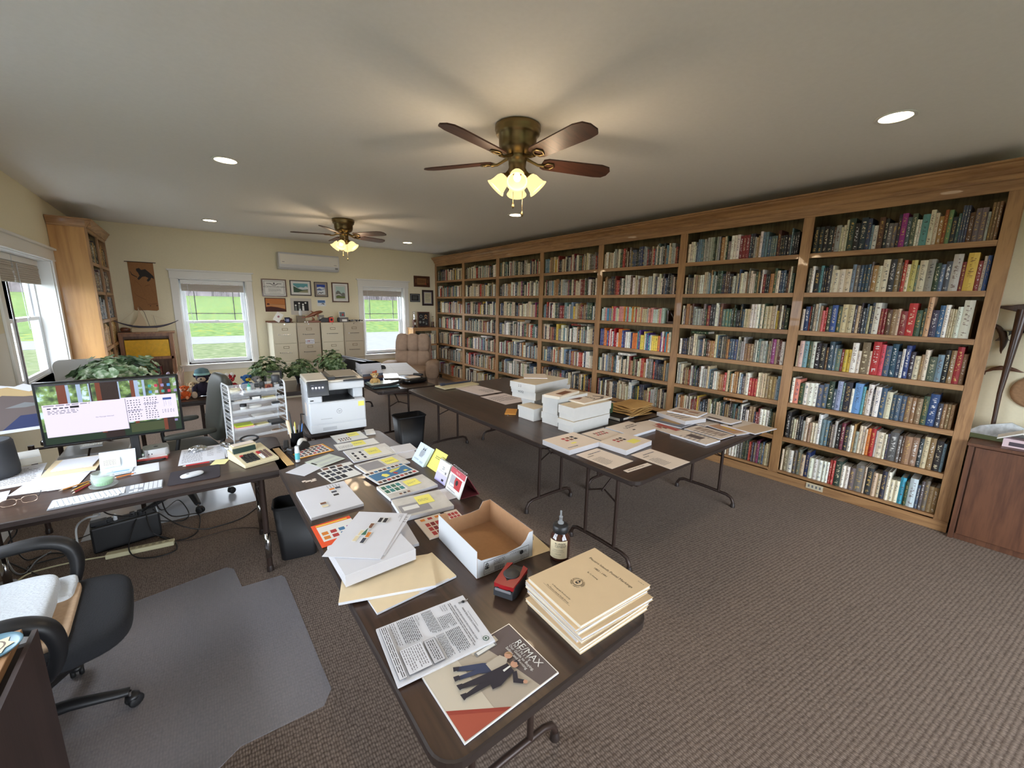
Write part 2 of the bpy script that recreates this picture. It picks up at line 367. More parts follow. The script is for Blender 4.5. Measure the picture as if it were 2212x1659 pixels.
# ------------------------------------------------------------------ room shell
def wall(name, axis, pos, th, a0, a1, holes, m):
    b = MB()
    def seg(p, q, z0, z1):
        if q-p < 1e-4 or z1-z0 < 1e-4: return
        if axis == 'y': b.box((p, pos, z0), (q, pos+th, z1), m)
        else: b.box((pos, p, z0), (pos+th, q, z1), m)
    c = a0
    for (p, q, z0, z1) in sorted(holes):
        seg(c, p, 0, ZC); seg(p, q, 0, z0); seg(p, q, z1, ZC); c = q
    seg(c, a1, 0, ZC); return struct(b.build(name))
struct(MB().box((XL-.25, YB-.2, -.1), (XW+.2, YF+.25, 0), CARPET).build('floor'))
struct(MB().box((XL-.25, YB-.2, ZC), (XW+.2, YF+.25, ZC+.1), CEIL).build('ceiling'))
wall('wall_far', 'y', YF, .22, XL-.25, XW+.2, FW, WALL)
wall('wall_left', 'x', XL-.25, .25, YB-.2, YF, LW, WALL)
wall('wall_right', 'x', XW, .2, YB-.2, YF, [], WALL)
wall('wall_back', 'y', YB-.2, .2, XL-.25, XW+.2, BW_ADDED, WALL)
struct(MB().box((-.24, YF-.014, .002), (3.83, YF, .11), TRIM).build('baseboard_far', bev=.003))
struct(MB().box((XL, YB, .002), (XL+.014, 7.33, .11), TRIM).build('baseboard_left', bev=.003))
GLASS = M('window glass', (6, 8, 8), .02, alpha=.06)
def sash(name, par, fr, a, b_, z0, z1, w, t, d):
    """fr(u, d, z) -> point; a ring of four bars and a pane"""
    k = MB()
    def bar(u0, u1, q0, q1, dd=0, tt=None):
        tt = tt or t
        k.box(fr(u0, d+dd, q0), fr(u1, d+dd+tt, q1), VINYL)
    bar(a, a+w, z0, z1); bar(b_-w, b_, z0, z1); bar(a+w, b_-w, z0, z0+w); bar(a+w, b_-w, z1-w, z1)
    s = k.build(name, par, bev=.004)
    MB().box(fr(a+w, d+t*.45, z0+w), fr(b_-w, d+t*.55, z1-w), GLASS).build('pane', s)
    return s
def window(i, a, b_, z0, z1, fr, deep, units=1, blindh=.12, prairie=True, casing=True, kind='roll'):
    """fr(u, d, z): u along the wall, d outward from the inner wall face"""
    root = bpy.data.objects.new('window_%d' % i, None); COL.objects.link(root); struct(root)
    k = MB(); c = .095
    k.box(fr(a-c, -.02, z0-.0), fr(a, 0, z1), TRIM).box(fr(b_, -.02, z0), fr(b_+c, 0, z1), TRIM)
    k.box(fr(a-c-.005, -.024, z1), fr(b_+c+.005, 0, z1+.12), TRIM).box(fr(a-c-.03, -.05, z1+.12), fr(b_+c+.03, 0, z1+.145), TRIM)
    k.box(fr(a-c-.012, -.03, z1-.004), fr(b_+c+.012, 0, z1+.012), TRIM)
    k.build('casing', root, bev=.004)
    k = MB().box(fr(a-c-.02, -.055, z0-.028), fr(b_+c+.02, deep-.03, z0), TRIM).box(fr(a-c, -.018, z0-.115), fr(b_+c, 0, z0-.028), TRIM)
    k.build('sill', root, bev=.004)
    k = MB().box(fr(a, 0, z0), fr(a+.012, deep, z1), TRIM).box(fr(b_-.012, 0, z0), fr(b_, deep, z1), TRIM).box(fr(a, 0, z1-.012), fr(b_, deep, z1), TRIM)
    k.build('jamb', root)
    W_ = (b_-a-.024)/units
    for n in range(units):
        p = a+.012+W_*n; q = p+W_; zm = z0+(z1-z0)*.5
        if n: MB().box(fr(p-.03, deep-.075, z0), fr(p+.03, deep+.02, z1), VINYL).build('mullion', root, bev=.004)
        k = MB().box(fr(p, deep-.075, z0), fr(p+.03, deep+.01, z1), VINYL).box(fr(q-.03, deep-.075, z0), fr(q, deep+.01, z1), VINYL)
        k.box(fr(p, deep-.075, z0), fr(q, deep+.01, z0+.025), VINYL).box(fr(p, deep-.075, z1-.03), fr(q, deep+.01, z1), VINYL)
        k.build('window_frame', root, bev=.003)
        s = sash('sash', root, fr, p+.03, q-.03, z0+.025, zm+.02, .042, .03, deep-.07)
        MB().box(fr((p+q)/2-.03, deep-.085, zm+.015), fr((p+q)/2+.03, deep-.07, zm+.03), VINYL).build('sash_lock', s)
        s = sash('sash', root, fr, p+.03, q-.03, zm-.02, z1-.03, .042, .03, deep-.035)
        if prairie:
            k = MB(); v0, v1 = zm+.02, z1-.07; e = .115
            for uu in (p+.07+e, q-.07-e): k.box(fr(uu-.007, deep-.024, v0), fr(uu+.007, deep-.016, v1), GREY)
            k.box(fr(p+.07, deep-.024, v0+e), fr(q-.07, deep-.016, v0+e+.014), GREY)
            k.build('muntins', s)
        k = MB().box(fr(p+.02, deep-.135, z1-.075), fr(q-.02, deep-.08, z1-.014), TRIM).build('blind_headrail', root, bev=.003)
        k = MB()
        for j in range(9):
            zz = z1-.08-blindh*(j+.5)/9; o = rnd.uniform(-.004, .004)
            k.box(fr(p+.025, deep-.132+o, zz-blindh/20), fr(q-.025, deep-.085+o, zz+blindh/20), BLIND)
        k.build('blind_slats', root)
        MB().tube([fr(p+.11, deep-.138, z1-.09), fr(p+.115, deep-.14, z1-.5), fr(p+.13, deep-.139, z1-.75)], .003, WPL, 6).build('blind_cord', root)
    return root
ff = lambda u, d, z: (u, YF+d, z)
window(1, *FW[0], ff, .20); window(2, *FW[1], ff, .20)
window(3, *LW[0], lambda u, d, z: (XL-d, u, z), .235, 2, .2, False)
window(4, *LW[1], lambda u, d, z: (XL-d, u, z), .235, 2, .2, False)  # unseen window, added for its daylight from the left
window(5, *BW_ADDED[0], lambda u, d, z: (u, YB-d, z), .18, 2)  # unseen window behind the camera, added as a daylight source
# ------------------------------------------------------------------ outside
GRASS = leafy_noise('lawn', [(48, 58, 34), (54, 66, 38), (60, 72, 44), (72, 72, 34)], 2.4, 1, 0)
GRASSN = leafy_noise('near lawn', [(52, 58, 42), (60, 66, 46), (72, 74, 58)], 4, 1, 0)
ROAD = M('pale gravel drive', (76, 76, 78), 1, var=.08, sc=4, spec=0)
struct(MB().box((-60, -30, -.6), (80, 25.6, -.45), GRASSN).build('ground_near'))
struct(MB().box((-60, 25.6, -.59), (80, 30.6, -.44), ROAD).box((6.2, 13, -.5), (80, 25.6, -.435), ROAD).build('road'))
b = MB(); N = 18
for i in range(N):
    q0, q1 = i/N, (i+1)/N; y0_, y1_ = 30.6+30*q0, 30.6+30*q1; h0, h1 = -.46+2.6*q0**.9, -.46+2.6*q1**.9
    b.add([(-60, y0_, h0), (90, y0_, h0), (90, y1_, h1), (-60, y1_, h1)], [(0, 1, 2, 3)], GRASS, True)
b.add([(-60, 60.6, 2.14), (90, 60.6, 2.14), (90, 100, 2.2), (-60, 100, 2.2)], [(0, 1, 2, 3)], GRASS)
struct(b.build('lawn_field'))
BARK = M('bare grey bark', (84, 78, 78), 1, var=.3, sc=2, spec=0)
b = MB(); rt_ = random.Random(3); vs = []; N = 150
for i in range(N+1):
    x = -55+i*1.0; h = rt_.uniform(1.6, 3.4)
    vs += [(x, 62, 2.0), (x, 62.4+rt_.uniform(-.3, .3), 2.1+h*.6), (x, 64+rt_.uniform(-.5, .5), 2.1+h), (x, 68, 2.0)]
b.add(vs, [(4*i+j, 4*i+4+j, 4*i+5+j, 4*i+1+j) for i in range(N) for j in range(3)], BARK)
for i in range(900):
    x = rt_.uniform(-50, 88); y = rt_.uniform(61, 63); h = rt_.uniform(2.4, 5.6); r = rt_.uniform(.04, .1); q = rt_.uniform(-.4, .4)
    b.tube([(x, y, 2.0), (x+q*.5, y, 2.0+h*.6), (x+q, y, 2.0+h)], [r, r*.8, r*.3], BARK, 3)
    for j in range(4):
        z = 2+h*rt_.uniform(.3, .95); s = rt_.choice((-1, 1))*rt_.uniform(.4, 1.1); b.tube([(x+q*z/h*.5, y, z), (x+s, y+rt_.uniform(-.5, .5), z+rt_.uniform(.4, 1.2))], [r*.5, r*.15], BARK, 3)
tag(b.build('bare_treeline'), 'row of bare grey trees along the far edge of the green field', 'trees', kind='stuff')
SIDING = M('white porch paint', (170, 178, 186), .6)
b = MB()
for i in range(3):
    y = 4.6+i*1.9; b.box((-2.75, y, -.45), (-2.6, y+.14, 2.7), SIDING)
b.box((-2.78, 3.4, 2.45), (-2.55, 10.5, 2.75), SIDING).box((-2.72, 3.4, .55), (-2.64, 10.5, .63), SIDING).box((-2.72, 3.4, -.2), (-2.64, 10.5, -.12), SIDING)
for i in range(36): b.box((-2.7, 3.5+i*.19, -.15), (-2.66, 3.54+i*.19, .57), SIDING)
tag(b.build('porch_railing', bev=.004), 'white porch posts and railing outside the left window', 'porch')
# ------------------------------------------------------------------ ceiling lights
GLOWC = M('lit recessed lens', (255, 236, 200), .5, emit=9, ecol=(255, 232, 196))
def recessed(x, y, label, vis=True):
    t = thing('recessed_light', label, 'ceiling light', (x, y, ZC), 0, 'recessed lights in the ceiling')
    MB().lathe([(.078, -.001), (.098, -.001), (.1, -.004), (.094, -.008), (.078, -.006)], TRIM, n=28, cap=False).build('trim_ring', t)
    MB().lathe([(.079, -.003), (.05, -.0045), (.002, -.005)], GLOWC, n=28).build('lens', t)
    lamp('recessed_lamp', 'SPOT', (x, y, ZC-.012), 15, (1, .9, .78), .06, (0, 0, 0), spot=R(125), blend=.9)
recessed(3.375, .712, 'large warm round recessed light above the bookcase end by the cabinet')
recessed(.361, 4.30, 'round recessed light left of the nearer ceiling fan')
recessed(.369, 7.57, 'round recessed light left of the farther ceiling fan')
recessed(3.377, 4.288, 'round recessed light seen just under the nearer fan pull chain')
recessed(3.368, 7.55, 'round recessed light right of the farther fan, near the corner')
recessed(.365, .712, 'round recessed light above the foreground table')
# ------------------------------------------------------------------ ceiling fans
SHADE = M('frosted glass shade', (40, 34, 24), .35, emit=2.3, ecol=(255, 216, 146)); 
_n = SHADE.node_tree; _b = _n.nodes['Principled BSDF']; _t = _n.nodes.new('ShaderNodeBsdfTranslucent'); _t.inputs[0].default_value = lin((46, 38, 26)); _m = _n.nodes.new('ShaderNodeMixShader'); _m.inputs[0].default_value = .6
_n.links.new(_b.outputs[0], _m.inputs[1]); _n.links.new(_t.outputs[0], _m.inputs[2]); _n.links.new(_m.outputs[0], _n.nodes['Material Output'].inputs[0])
BULB = M('lit bulb', (255, 240, 205), .4, emit=14, ecol=(255, 226, 170))
def fan(x, y, a0, label, power, bm):
    t = thing('ceiling_fan', label, 'ceiling fan', (x, y, ZC), 0, 'ceiling fans with four glass shades')
    MB().lathe([(.135, 0), (.146, -.006), (.146, -.03), (.138, -.04), (.141, -.05), (.132, -.062), (.122, -.07), (.12, -.12), (.108, -.15), (.07, -.172), (.066, -.176)], BRASS, n=40).build('motor_housing', t)
    MB().lathe([(.064, -.176), (.064, -.2), (.058, -.202), (.056, -.25), (.062, -.262), (.06, -.29), (.035, -.305)], BRASS, n=32).build('switch_housing', t)
    for k in range(5):
        a = R(a0+72*k); ca, sa = math.cos(a), math.sin(a); z = -.205
        Q = Matrix.Rotation(a, 4, 'Z') @ Matrix.Translation((0, 0, z)) @ Matrix.Rotation(R(-12), 4, 'X')
        b = MB(); b.T = Q; P = [(.17, -.045), (.2, -.062), (.58, -.074), (.64, -.058), (.665, -.02), (.665, .035), (.64, .066), (.58, .074), (.2, .062), (.17, .045)]
        b.prism(P, -.004, .004, bm); bl = b.build('blade', t, bev=.002)
        b = MB(); b.T = Q; b.tube([(.062, 0, .02), (.1, 0, .004), (.14, 0, -.012), (.18, 0, -.012)], [.011, .009, .009, .012], BRASS, 8)
        b.tube([(.18, 0, -.01), (.2, .028, -.009), (.235, .03, -.009), (.255, 0, -.009), (.235, -.03, -.009), (.2, -.028, -.009)], .006, BRASS, 6, closed=True)
        b.build('blade_iron', t)
    for k in range(4):
        a = R(232+90*k); Q = Matrix.Rotation(a, 4, 'Z') @ Matrix.Translation((.052, 0, -.275)) @ Matrix.Rotation(R(-42), 4, 'Y')
        b = MB(); b.T = Q; b.lathe([(.016, .01), (.017, -.02), (.026, -.028), (.028, -.04), (.02, -.042)], BRASS, n=16).build('socket', t)
        b = MB(); b.T = Q; b.lathe([(.024, -.035), (.036, -.042), (.046, -.062), (.05, -.09), (.056, -.115), (.068, -.132), (.066, -.133), (.053, -.116), (.047, -.09), (.043, -.064), (.034, -.045)], SHADE, n=28, cap=False, flute=.0); sh = b.build('glass_shade', t)
        b = MB(); b.T = Q; b.lathe([(.004, -.108), (.018, -.1), (.023, -.085), (.021, -.07), (.012, -.05), (.011, -.04)], BULB, n=14).build('bulb', sh)
        p = Q @ Vector((0, 0, -.15)); lamp('bulb_lamp', 'POINT', (x+p.x, y+p.y, ZC+p.z), power, (1, .76, .5), .06)
    for dx, dy, L in ((-.02, -.03, .17), (.03, .03, .22)):
        b = MB(); c = Vector((rt.x*dx*1.2, rt.y*dx*1.2, 0)); b.tube([(c.x, c.y, -.3), (c.x, c.y, -.3-L)], .0016, BRASS, 6)
        b.lathe([(.001, .012), (.006, 0), (.009, -.014), (.006, -.022), (.001, -.026)], BRASS, (c.x, c.y, -.3-L), 10).build('pull_chain', t)
fan(1.774, 2.246, -20.5, 'large brass ceiling fan with dark walnut blades, nearer to the camera', 4.4, BLADE)
fan(1.81, 6.154, 160, 'small looking far ceiling fan in front of the wall air conditioner', 4.4, BLADE)
# ------------------------------------------------------------------ the long bookcase on the right wall
PIT_ = 1.2195; ST = .085
L_ = [8.73-PIT_*i for i in range(7)]; R_ = [y-PIT_+ST for y in L_]
ZS = [2.239, 1.886, 1.533, 1.184, .824, .468, .115]; ZT = 2.56
YE = .195
bc = thing('bookcase', 'wall-long oak bookcase of seven bays filled with books, right wall', 'bookcase', (0, 0, 0))
b = MB().box((XB, YE, ZT), (XB+.02, YF-.01, ZT+.1), OAKY); b.build('top_rail', bc, bev=.002)
prof = [(0, 0), (-.012, 0), (-.018, .012), (-.018, .03), (-.03, .04), (-.045, .062), (-.068, .078), (-.075, .085), (-.075, .1), (-.09, .105), (-.09, .118), (0, .118)]
MB().prisma([(XB+x, ZT+.075+z) for x, z in prof], YF-YE+.06, 'y', OAKY, YE-.06).build('crown_moulding', bc)
MB().box((XB, YE, ZT+.17), (XW-.002, YF-.01, ZT+.19), OAKY).build('top_panel', bc)
MB().box((XB-.012, YE, .002), (XB, YF-.3, .085), OAKY).box((XB, YE, .002), (XB+.02, YF-.3, ZS[6]-.02), OAKY).build('base_board', bc, bev=.002)
for i in range(8):
    y1 = L_[i]+ST if i == 0 else (R_[i-1] if i < 7 else R_[6]); y0 = L_[i] if i < 7 else YE
    if i == 0: y1 = YF-.005
    MB().box((XB, y0, .09), (XB+.02, y1, ZT), OAKZ).build('stile', bc, bev=.002)
    ym = (y0+y1)/2 if i not in (0, 7) else (y1-.03 if i == 0 else YE+.03)
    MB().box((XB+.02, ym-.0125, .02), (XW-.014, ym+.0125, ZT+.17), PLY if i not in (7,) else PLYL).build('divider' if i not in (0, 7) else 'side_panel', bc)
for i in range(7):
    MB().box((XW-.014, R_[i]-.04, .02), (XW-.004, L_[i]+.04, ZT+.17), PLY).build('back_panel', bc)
    for j, z in enumerate(ZS):
        b = MB().box((XB, R_[i]+.001, z-.042), (XB+.02, L_[i]-.001, z), OAKY).box((XB+.02, R_[i]-.02, z-.02), (XW-.015, L_[i]+.02, z-.001), OAKY)
        b.build('shelf', bc, bev=.0015)
# ------------------------------------------------------------------ books
PALC = [((222, 212, 186), 16), ((206, 190, 156), 12), ((236, 232, 220), 12), ((150, 124, 90), 7), ((44, 44, 48), 13), ((58, 62, 76), 7), ((66, 82, 106), 5), ((110, 134, 150), 5), ((92, 118, 112), 4),
        ((60, 78, 58), 6), ((92, 60, 46), 6), ((130, 46, 44), 5), ((176, 60, 52), 3), ((170, 124, 78), 3), ((110, 104, 98), 8), ((170, 170, 160), 8), ((200, 170, 60), 1), ((140, 60, 110), 1)]
POOL = [c for c, k in PALC for _ in range(k)]
CNAME = [((232, 228, 214), 'white'), ((214, 200, 168), 'cream'), ((150, 124, 90), 'tan'), ((44, 46, 56), 'black'), ((58, 64, 90), 'navy'), ((58, 84, 122), 'blue'), ((96, 136, 160), 'light blue'), ((78, 120, 112), 'teal'),
         ((60, 78, 58), 'dark green'), ((92, 60, 46), 'brown'), ((130, 46, 44), 'maroon'), ((186, 50, 52), 'red'), ((190, 120, 60), 'orange'), ((110, 104, 98), 'grey'), ((170, 170, 160), 'pale grey'), ((214, 184, 80), 'yellow'), ((150, 50, 120), 'purple'), ((230, 150, 150), 'pink')]
def cname(c): return min(CNAME, key=lambda q: sum((a-b)**2 for a, b in zip(q[0], c)))[1]
def vary(c, r, k=14): d = r.uniform(-k, k); return tuple(max(8, min(248, x+d+r.uniform(-6, 6))) for x in c)
class BK:
    """collects books with colour, ink and spine attributes"""
    def __init__(s): s.v = []; s.f = []; s.m = []; s.c = []; s.i = []; s.u = []
    def face(s, idx, m, c, ik, uvs=None, w=0):
        s.f.append(idx); s.m.append(m); uvs = uvs or [(0, 0)]*len(idx)
        for q in range(len(idx)): s.c += list(c); s.i += list(ik); s.u += [uvs[q][0], uvs[q][1], w]
    def book(s, Q, t, h, d, col, r, what='all'):
        """t thickness along local y, h height z, d depth along +x; spine faces -x"""
        c = lin(col); lum = sum(col)/3; ik = lin(r.choice([(236, 226, 190), (240, 240, 236), (214, 180, 100)]) if lum < 125 else r.choice([(40, 40, 50), (90, 50, 40), (40, 60, 100)]))
        w = r.random(); o = len(s.v); cv = .0022; e = min(.003, t*.22)
        def V(*p): s.v.extend(tuple(Q @ Vector(q)) for q in p)
        if what != 'pages':
            bu = min(.004, t*.18)
            # outline of a cover seen from above: rounded spine, two boards
            out = [(d, -t/2), (.004, -t/2), (0, -t*.3), (-bu, 0), (0, t*.3), (.004, t/2), (d, t/2)]
            inn = [(d, t/2-cv), (.006, t/2-cv), (.006, -t/2+cv), (d, -t/2+cv)]
            P = out+inn; n = len(P)
            V(*[(x, y, 0) for x, y in P]); V(*[(x, y, h) for x, y in P])
            for k in range(n):
                q = (k+1) % n
                if 1 <= k <= 4:
                    u_ = [(0, 0), (.1, 0), (.3, 0), (.5, 0), (.7, 0), (.9, 0)]; a_, b_ = (k-1)/4, k/4
                    s.face((o+q, o+k, o+n+k, o+n+q), 0, c, ik, [(b_, 0), (a_, 0), (a_, 1), (b_, 1)], w)
                else: s.face((o+q, o+k, o+n+k, o+n+q), 0, c, ik)
            for z_, fl in ((0, 0), (n, 1)):
                for g in ((0, 1, 9, 10), (1, 2, 3, 4, 5, 8, 9), (5, 6, 7, 8)):
                    gi = tuple(o+z_+k for k in g); s.face(gi if not fl else gi[::-1], 0, c, ik)
        if what != 'cover':
            o = len(s.v); y0, y1 = -t/2+cv, t/2-cv
            V((.006, y0, e), (d-.004, y0, e), (d-.004, y1, e), (.006, y1, e), (.006, y0, h-e), (d-.004, y0, h-e), (d-.004, y1, h-e), (.006, y1, h-e))
            for g in ((3, 2, 1, 0), (4, 5, 6, 7), (0, 1, 5, 4), (1, 2, 6, 5), (2, 3, 7, 6), (3, 0, 4, 7)): s.face(tuple(o+k for k in g), 1, (1, 1, 1, 1), (1, 1, 1, 1))
    def build(s, name, parent=None, mats=None):
        me = bpy.data.meshes.new(name); me.from_pydata(s.v, [], s.f)
        me.materials.append(BOOK); me.materials.append(PAGES); me.polygons.foreach_set('material_index', s.m)
        for nm, dt in (('Col', s.c), ('Ink', s.i)): me.attributes.new(nm, 'FLOAT_COLOR', 'CORNER').data.foreach_set('color', dt)
        me.attributes.new('Spine', 'FLOAT_VECTOR', 'CORNER').data.foreach_set('vector', s.u)
        me.update(); o = bpy.data.objects.new(name, me); COL.objects.link(o)
        if parent: o.parent = parent
        return o
rb = random.Random(11)
def row_specs(width, r, tmin=.012, tmax=.042, hmin=.185, hmax=.262, pool=None, keep=.985):
    """(position, thickness, height, depth, colour, lean)"""
    x = .004; out = []; run = 0
    while x < width*keep-.012:
        if run <= 0:
            bc_ = r.choice(pool or POOL); run = r.choice((1, 1, 1, 1, 2, 1, 3)); hh = r.uniform(hmin, hmax); tt = r.uniform(tmin, tmax)*r.uniform(.7, 1)
        t = max(tmin*.8, tt*r.uniform(.92, 1.08)); h = hh*r.uniform(.99, 1.01)
        if x+t > width-.002: break
        out.append([x+t/2, t, h, min(.25, h*r.uniform(.68, .78)), vary(bc_, r), 0]); x += t+.0008; run -= 1
        if run <= 0 and r.random() < .3: hh = r.uniform(hmin, hmax)
    return out
def override(spec, frac, col, t=None, h=None):
    tot = spec[-1][0]; k = min(range(len(spec)), key=lambda i: abs(spec[i][0]/tot-frac)); s = spec[k]; s[4] = col
    if h: s[2] = h
    if t and abs(t-s[1]) > .002:
        d = t-s[1]; s[1] = t; s[0] += d/2
        for q in spec[k+1:]: q[0] += d
# notable books of the nearest bay, by fraction from the left end: (shelf, frac, colour, thickness, height)
NOTE = [(0, .26, (54, 72, 62), .045, .27), (0, .31, (40, 56, 66), .045, .265), (0, .54, (150, 50, 130), .034, .26), (0, .6, (90, 100, 80), .03, .25), (0, .65, (96, 152, 150), .042, .235), (0, .78, (110, 140, 96), .024, .245), (0, .70, (214, 200, 176), .022, .235), (0, .735, (150, 84, 50), .02, .25),
        (1, .09, (96, 150, 156), .022, .24), (1, .49, (226, 216, 190), .045, .262), (1, .53, (48, 48, 52), .04, .26), (1, .62, (196, 186, 110), .036, .245), (1, .66, (210, 200, 172), .044, .24), (1, .7, (150, 146, 136), .044, .245), (1, .78, (190, 186, 178), .05, .272), (1, .83, (214, 180, 80), .056, .275), (1, .89, (70, 100, 160), .02, .25),
        (2, .04, (30, 56, 100), .035, .225), (2, .25, (60, 88, 150), .042, .24), (2, .145, (214, 110, 110), .02, .19), (2, .19, (176, 40, 40), .016, .22), (2, .68, (186, 50, 48), .05, .26), (2, .78, (214, 170, 130), .03, .31), (2, .84, (60, 100, 140), .03, .245), (2, .93, (214, 212, 196), .055, .285),
        (3, .03, (222, 190, 180), .036, .25), (3, .07, (120, 160, 170), .036, .25), (3, .14, (214, 220, 206), .03, .25), (3, .18, (36, 34, 34), .04, .24), (3, .38, (240, 236, 228), .04, .265), (3, .44, (120, 104, 80), .052, .275), (3, .49, (178, 44, 46), .052, .285), (3, .54, (214, 80, 96), .03, .265), (3, .61, (30, 70, 90), .038, .275), (3, .66, (40, 60, 120), .03, .27), (3, .9, (150, 34, 40), .036, .285),
        (4, .05, (226, 140, 120), .045, .24), (4, .27, (40, 60, 46), .04, .26), (4, .33, (150, 160, 190), .038, .27), (4, .37, (44, 42, 54), .05, .27), (4, .42, (104, 150, 204), .055, .272), (4, .47, (90, 160, 170), .02, .25), (4, .5, (234, 226, 220), .036, .275), (4, .58, (60, 84, 110), .035, .26), (4, .82, (40, 70, 120), .05, .26), (4, .96, (234, 230, 216), .028, .26),
        (5, .02, (36, 32, 32), .038, .26), (5, .24, (236, 236, 232), .03, .29), (5, .42, (110, 40, 60), .026, .25), (5, .57, (214, 130, 60), .024, .245), (5, .6, (170, 36, 36), .03, .25), (5, .66, (226, 214, 190), .045, .23), (5, .72, (90, 90, 90), .055, .25), (5, .93, (40, 34, 34), .042, .25),
        (6, .06, (130, 120, 96), .04, .25), (6, .2, (34, 50, 96), .035, .25), (6, .43, (50, 66, 56), .05, .24), (6, .55, (120, 116, 112), .06, .25), (6, .61, (52, 54, 56), .045, .245), (6, .8, (60, 160, 190), .034, .235), (6, .84, (200, 214, 220), .048, .25)]
ORD = 'first second third fourth fifth sixth seventh eighth ninth tenth eleventh twelfth thirteenth fourteenth fifteenth sixteenth seventeenth eighteenth nineteenth twentieth twenty-first twenty-second twenty-third twenty-fourth twenty-fifth twenty-sixth twenty-seventh twenty-eighth'.split()
SHN = ['top', 'second', 'third', 'fourth', 'fifth', 'sixth', 'bottom']
XS = XB+.026
def put(bk, x0, y_left, z, sp, r, sgn=-1, what='all'):
    """rows along y run from high y (left) to low y; local y of the book = world y"""
    p, t, h, d, c, ln = sp
    Q = Matrix.Translation((x0+r.uniform(0, .012), y_left-p, z)) @ Matrix.Rotation(ln, 4, 'X')
    bk.book(Q, t, h, d, c, r, what); return Q
nb = 0
for j, z in enumerate(ZS):
    spec = row_specs(L_[6]-R_[6], rb, .014, .046, .19, .265)
    for s_, f_, c_, t_, h_ in NOTE:
        if s_ == j: override(spec, f_, c_, t_, h_)
    while spec and spec[-1][0]+spec[-1][1]/2 > L_[6]-R_[6]-.003: spec.pop()
    n = len(spec)
    for k, sp in enumerate(spec):
        nb += 1
        p, t, h, d, c, ln = sp; look = ('thick ' if t > .036 else 'slim ' if t < .019 else '')+('tall ' if h > .25 else 'short ' if h < .2 else '')+cname(c)
        side = ORD[k]+' from left end' if k < n/2 else ORD[n-1-k]+' from right end'
        lab = '%s book, %s shelf of nearest bay, %s' % (look, SHN[j], side)
        Q = Matrix.Rotation(0, 4, 'X')
        a = BK(); st = rb.getstate(); a.book(Q, t, h, d, c, rb, 'cover'); o = a.build('book')
        o.location = (XS+rb.uniform(0, .012), L_[6]-p, z+(abs(math.sin(ln))*t/2 if ln else 0)+.0006); o.rotation_euler = (ln, 0, 0)
        tag(o, lab, 'book', 'books in the nearest bay of the long bookcase')
        a = BK(); a.book(Q, t, h, d, c, rb, 'pages'); a.build('page_block', o)
bk = BK()
pools = {(5, 3): [(186, 40, 50), (236, 210, 90), (60, 150, 170), (236, 226, 210), (90, 60, 130), (224, 130, 60), (240, 236, 220), (60, 80, 140)], (5, 2): [(200, 214, 200), (220, 150, 140), (160, 190, 170), (230, 160, 60), (90, 150, 180), (214, 200, 160), (200, 80, 90)]}
for i in range(6):
    for j, z in enumerate(ZS):
        w = L_[i]-R_[i]; hm = (.18, .255)
        if (i, j) == (4, 2): hm = (.165, .2)
        spec = row_specs(w-(.13 if (i, j) == (4, 2) else 0), rb, .012, .036, *hm, pool=pools.get((i+1, j)) if (i, j) in ((4, 2), (4, 3)) else None)
        for sp in spec: put(bk, XS, L_[i], z+.0006, sp, rb)
        if j >= 3 and rb.random() < .6:  # a few lying on top of the standing ones
            for _ in range(rb.choice((1, 2))):
                y = rb.uniform(R_[i]+.15, L_[i]-.15); hh = max(sp[2] for sp in spec if abs((L_[i]-sp[0])-y) < .13) if any(abs((L_[i]-sp[0])-y) < .13 for sp in spec) else .25
                if hh+.03 < ZS[j-1]-z-.045:
                    Q = Matrix.Translation((XS+.01, y+.1, z+hh+.018)) @ Matrix.Rotation(R(90), 4, 'X'); bk.book(Q, .028, .2, .15, vary(rb.choice(POOL), rb), rb)
tag(bk.build('bookcase_books'), 'rows of mixed books filling the six farther bays of the long bookcase', 'books', 'books of the farther bays', 'stuff')
b = MB().prisma([(0, 0), (.11, 0), (.11, .018), (0, .018)], .11, 'x', DARKW, 0)
b.box((0, .09, 0), (.11, .11, .16), DARKW).prisma([(0.0, .018), (.09, .018), (.09, .03), (.0, .03)], .11, 'x', DARKW).prisma([(.09, .16), (.09, .13), (.01, .02), (0, .02)], .04, 'x', DARKW, .03)
tag(b.build('bookend', loc=(XS+.02, R_[4]+.008, ZS[2]+.0006), bev=.002), 'triangular dark wooden bookend on the third shelf of the long bookcase', 'bookend')
# ------------------------------------------------------------------ low corner case with its books
lc = thing('corner_bookcase', 'low oak bookcase against the far wall in the right corner', 'bookcase', (0, 0, 0))
X0, Y0, LZ = 3.87, 8.5, 1.17
MB().box((X0-.02, Y0-.02, LZ), (XB-.1, YF-.01, LZ+.022), OAKX).build('top_board', lc, bev=.003)
MB().box((X0, Y0+.02, .002), (X0+.02, YF-.012, LZ), PLYL).build('side_panel', lc)
MB().box((X0, Y0, .002), (X0+.05, Y0+.02, LZ), OAKZ).box((XB-.14, Y0, .002), (XB-.095, Y0+.02, LZ), OAKZ).build('stile', lc, bev=.002)
MB().box((X0+.05, Y0, LZ-.05), (XB-.14, Y0+.02, LZ), OAKX).build('top_rail', lc)
MB().box((X0+.02, YF-.02, .01), (XB-.12, YF-.012, LZ), PLY).build('back_panel', lc)
bk = BK(); CZ = [.115, .468, .824]
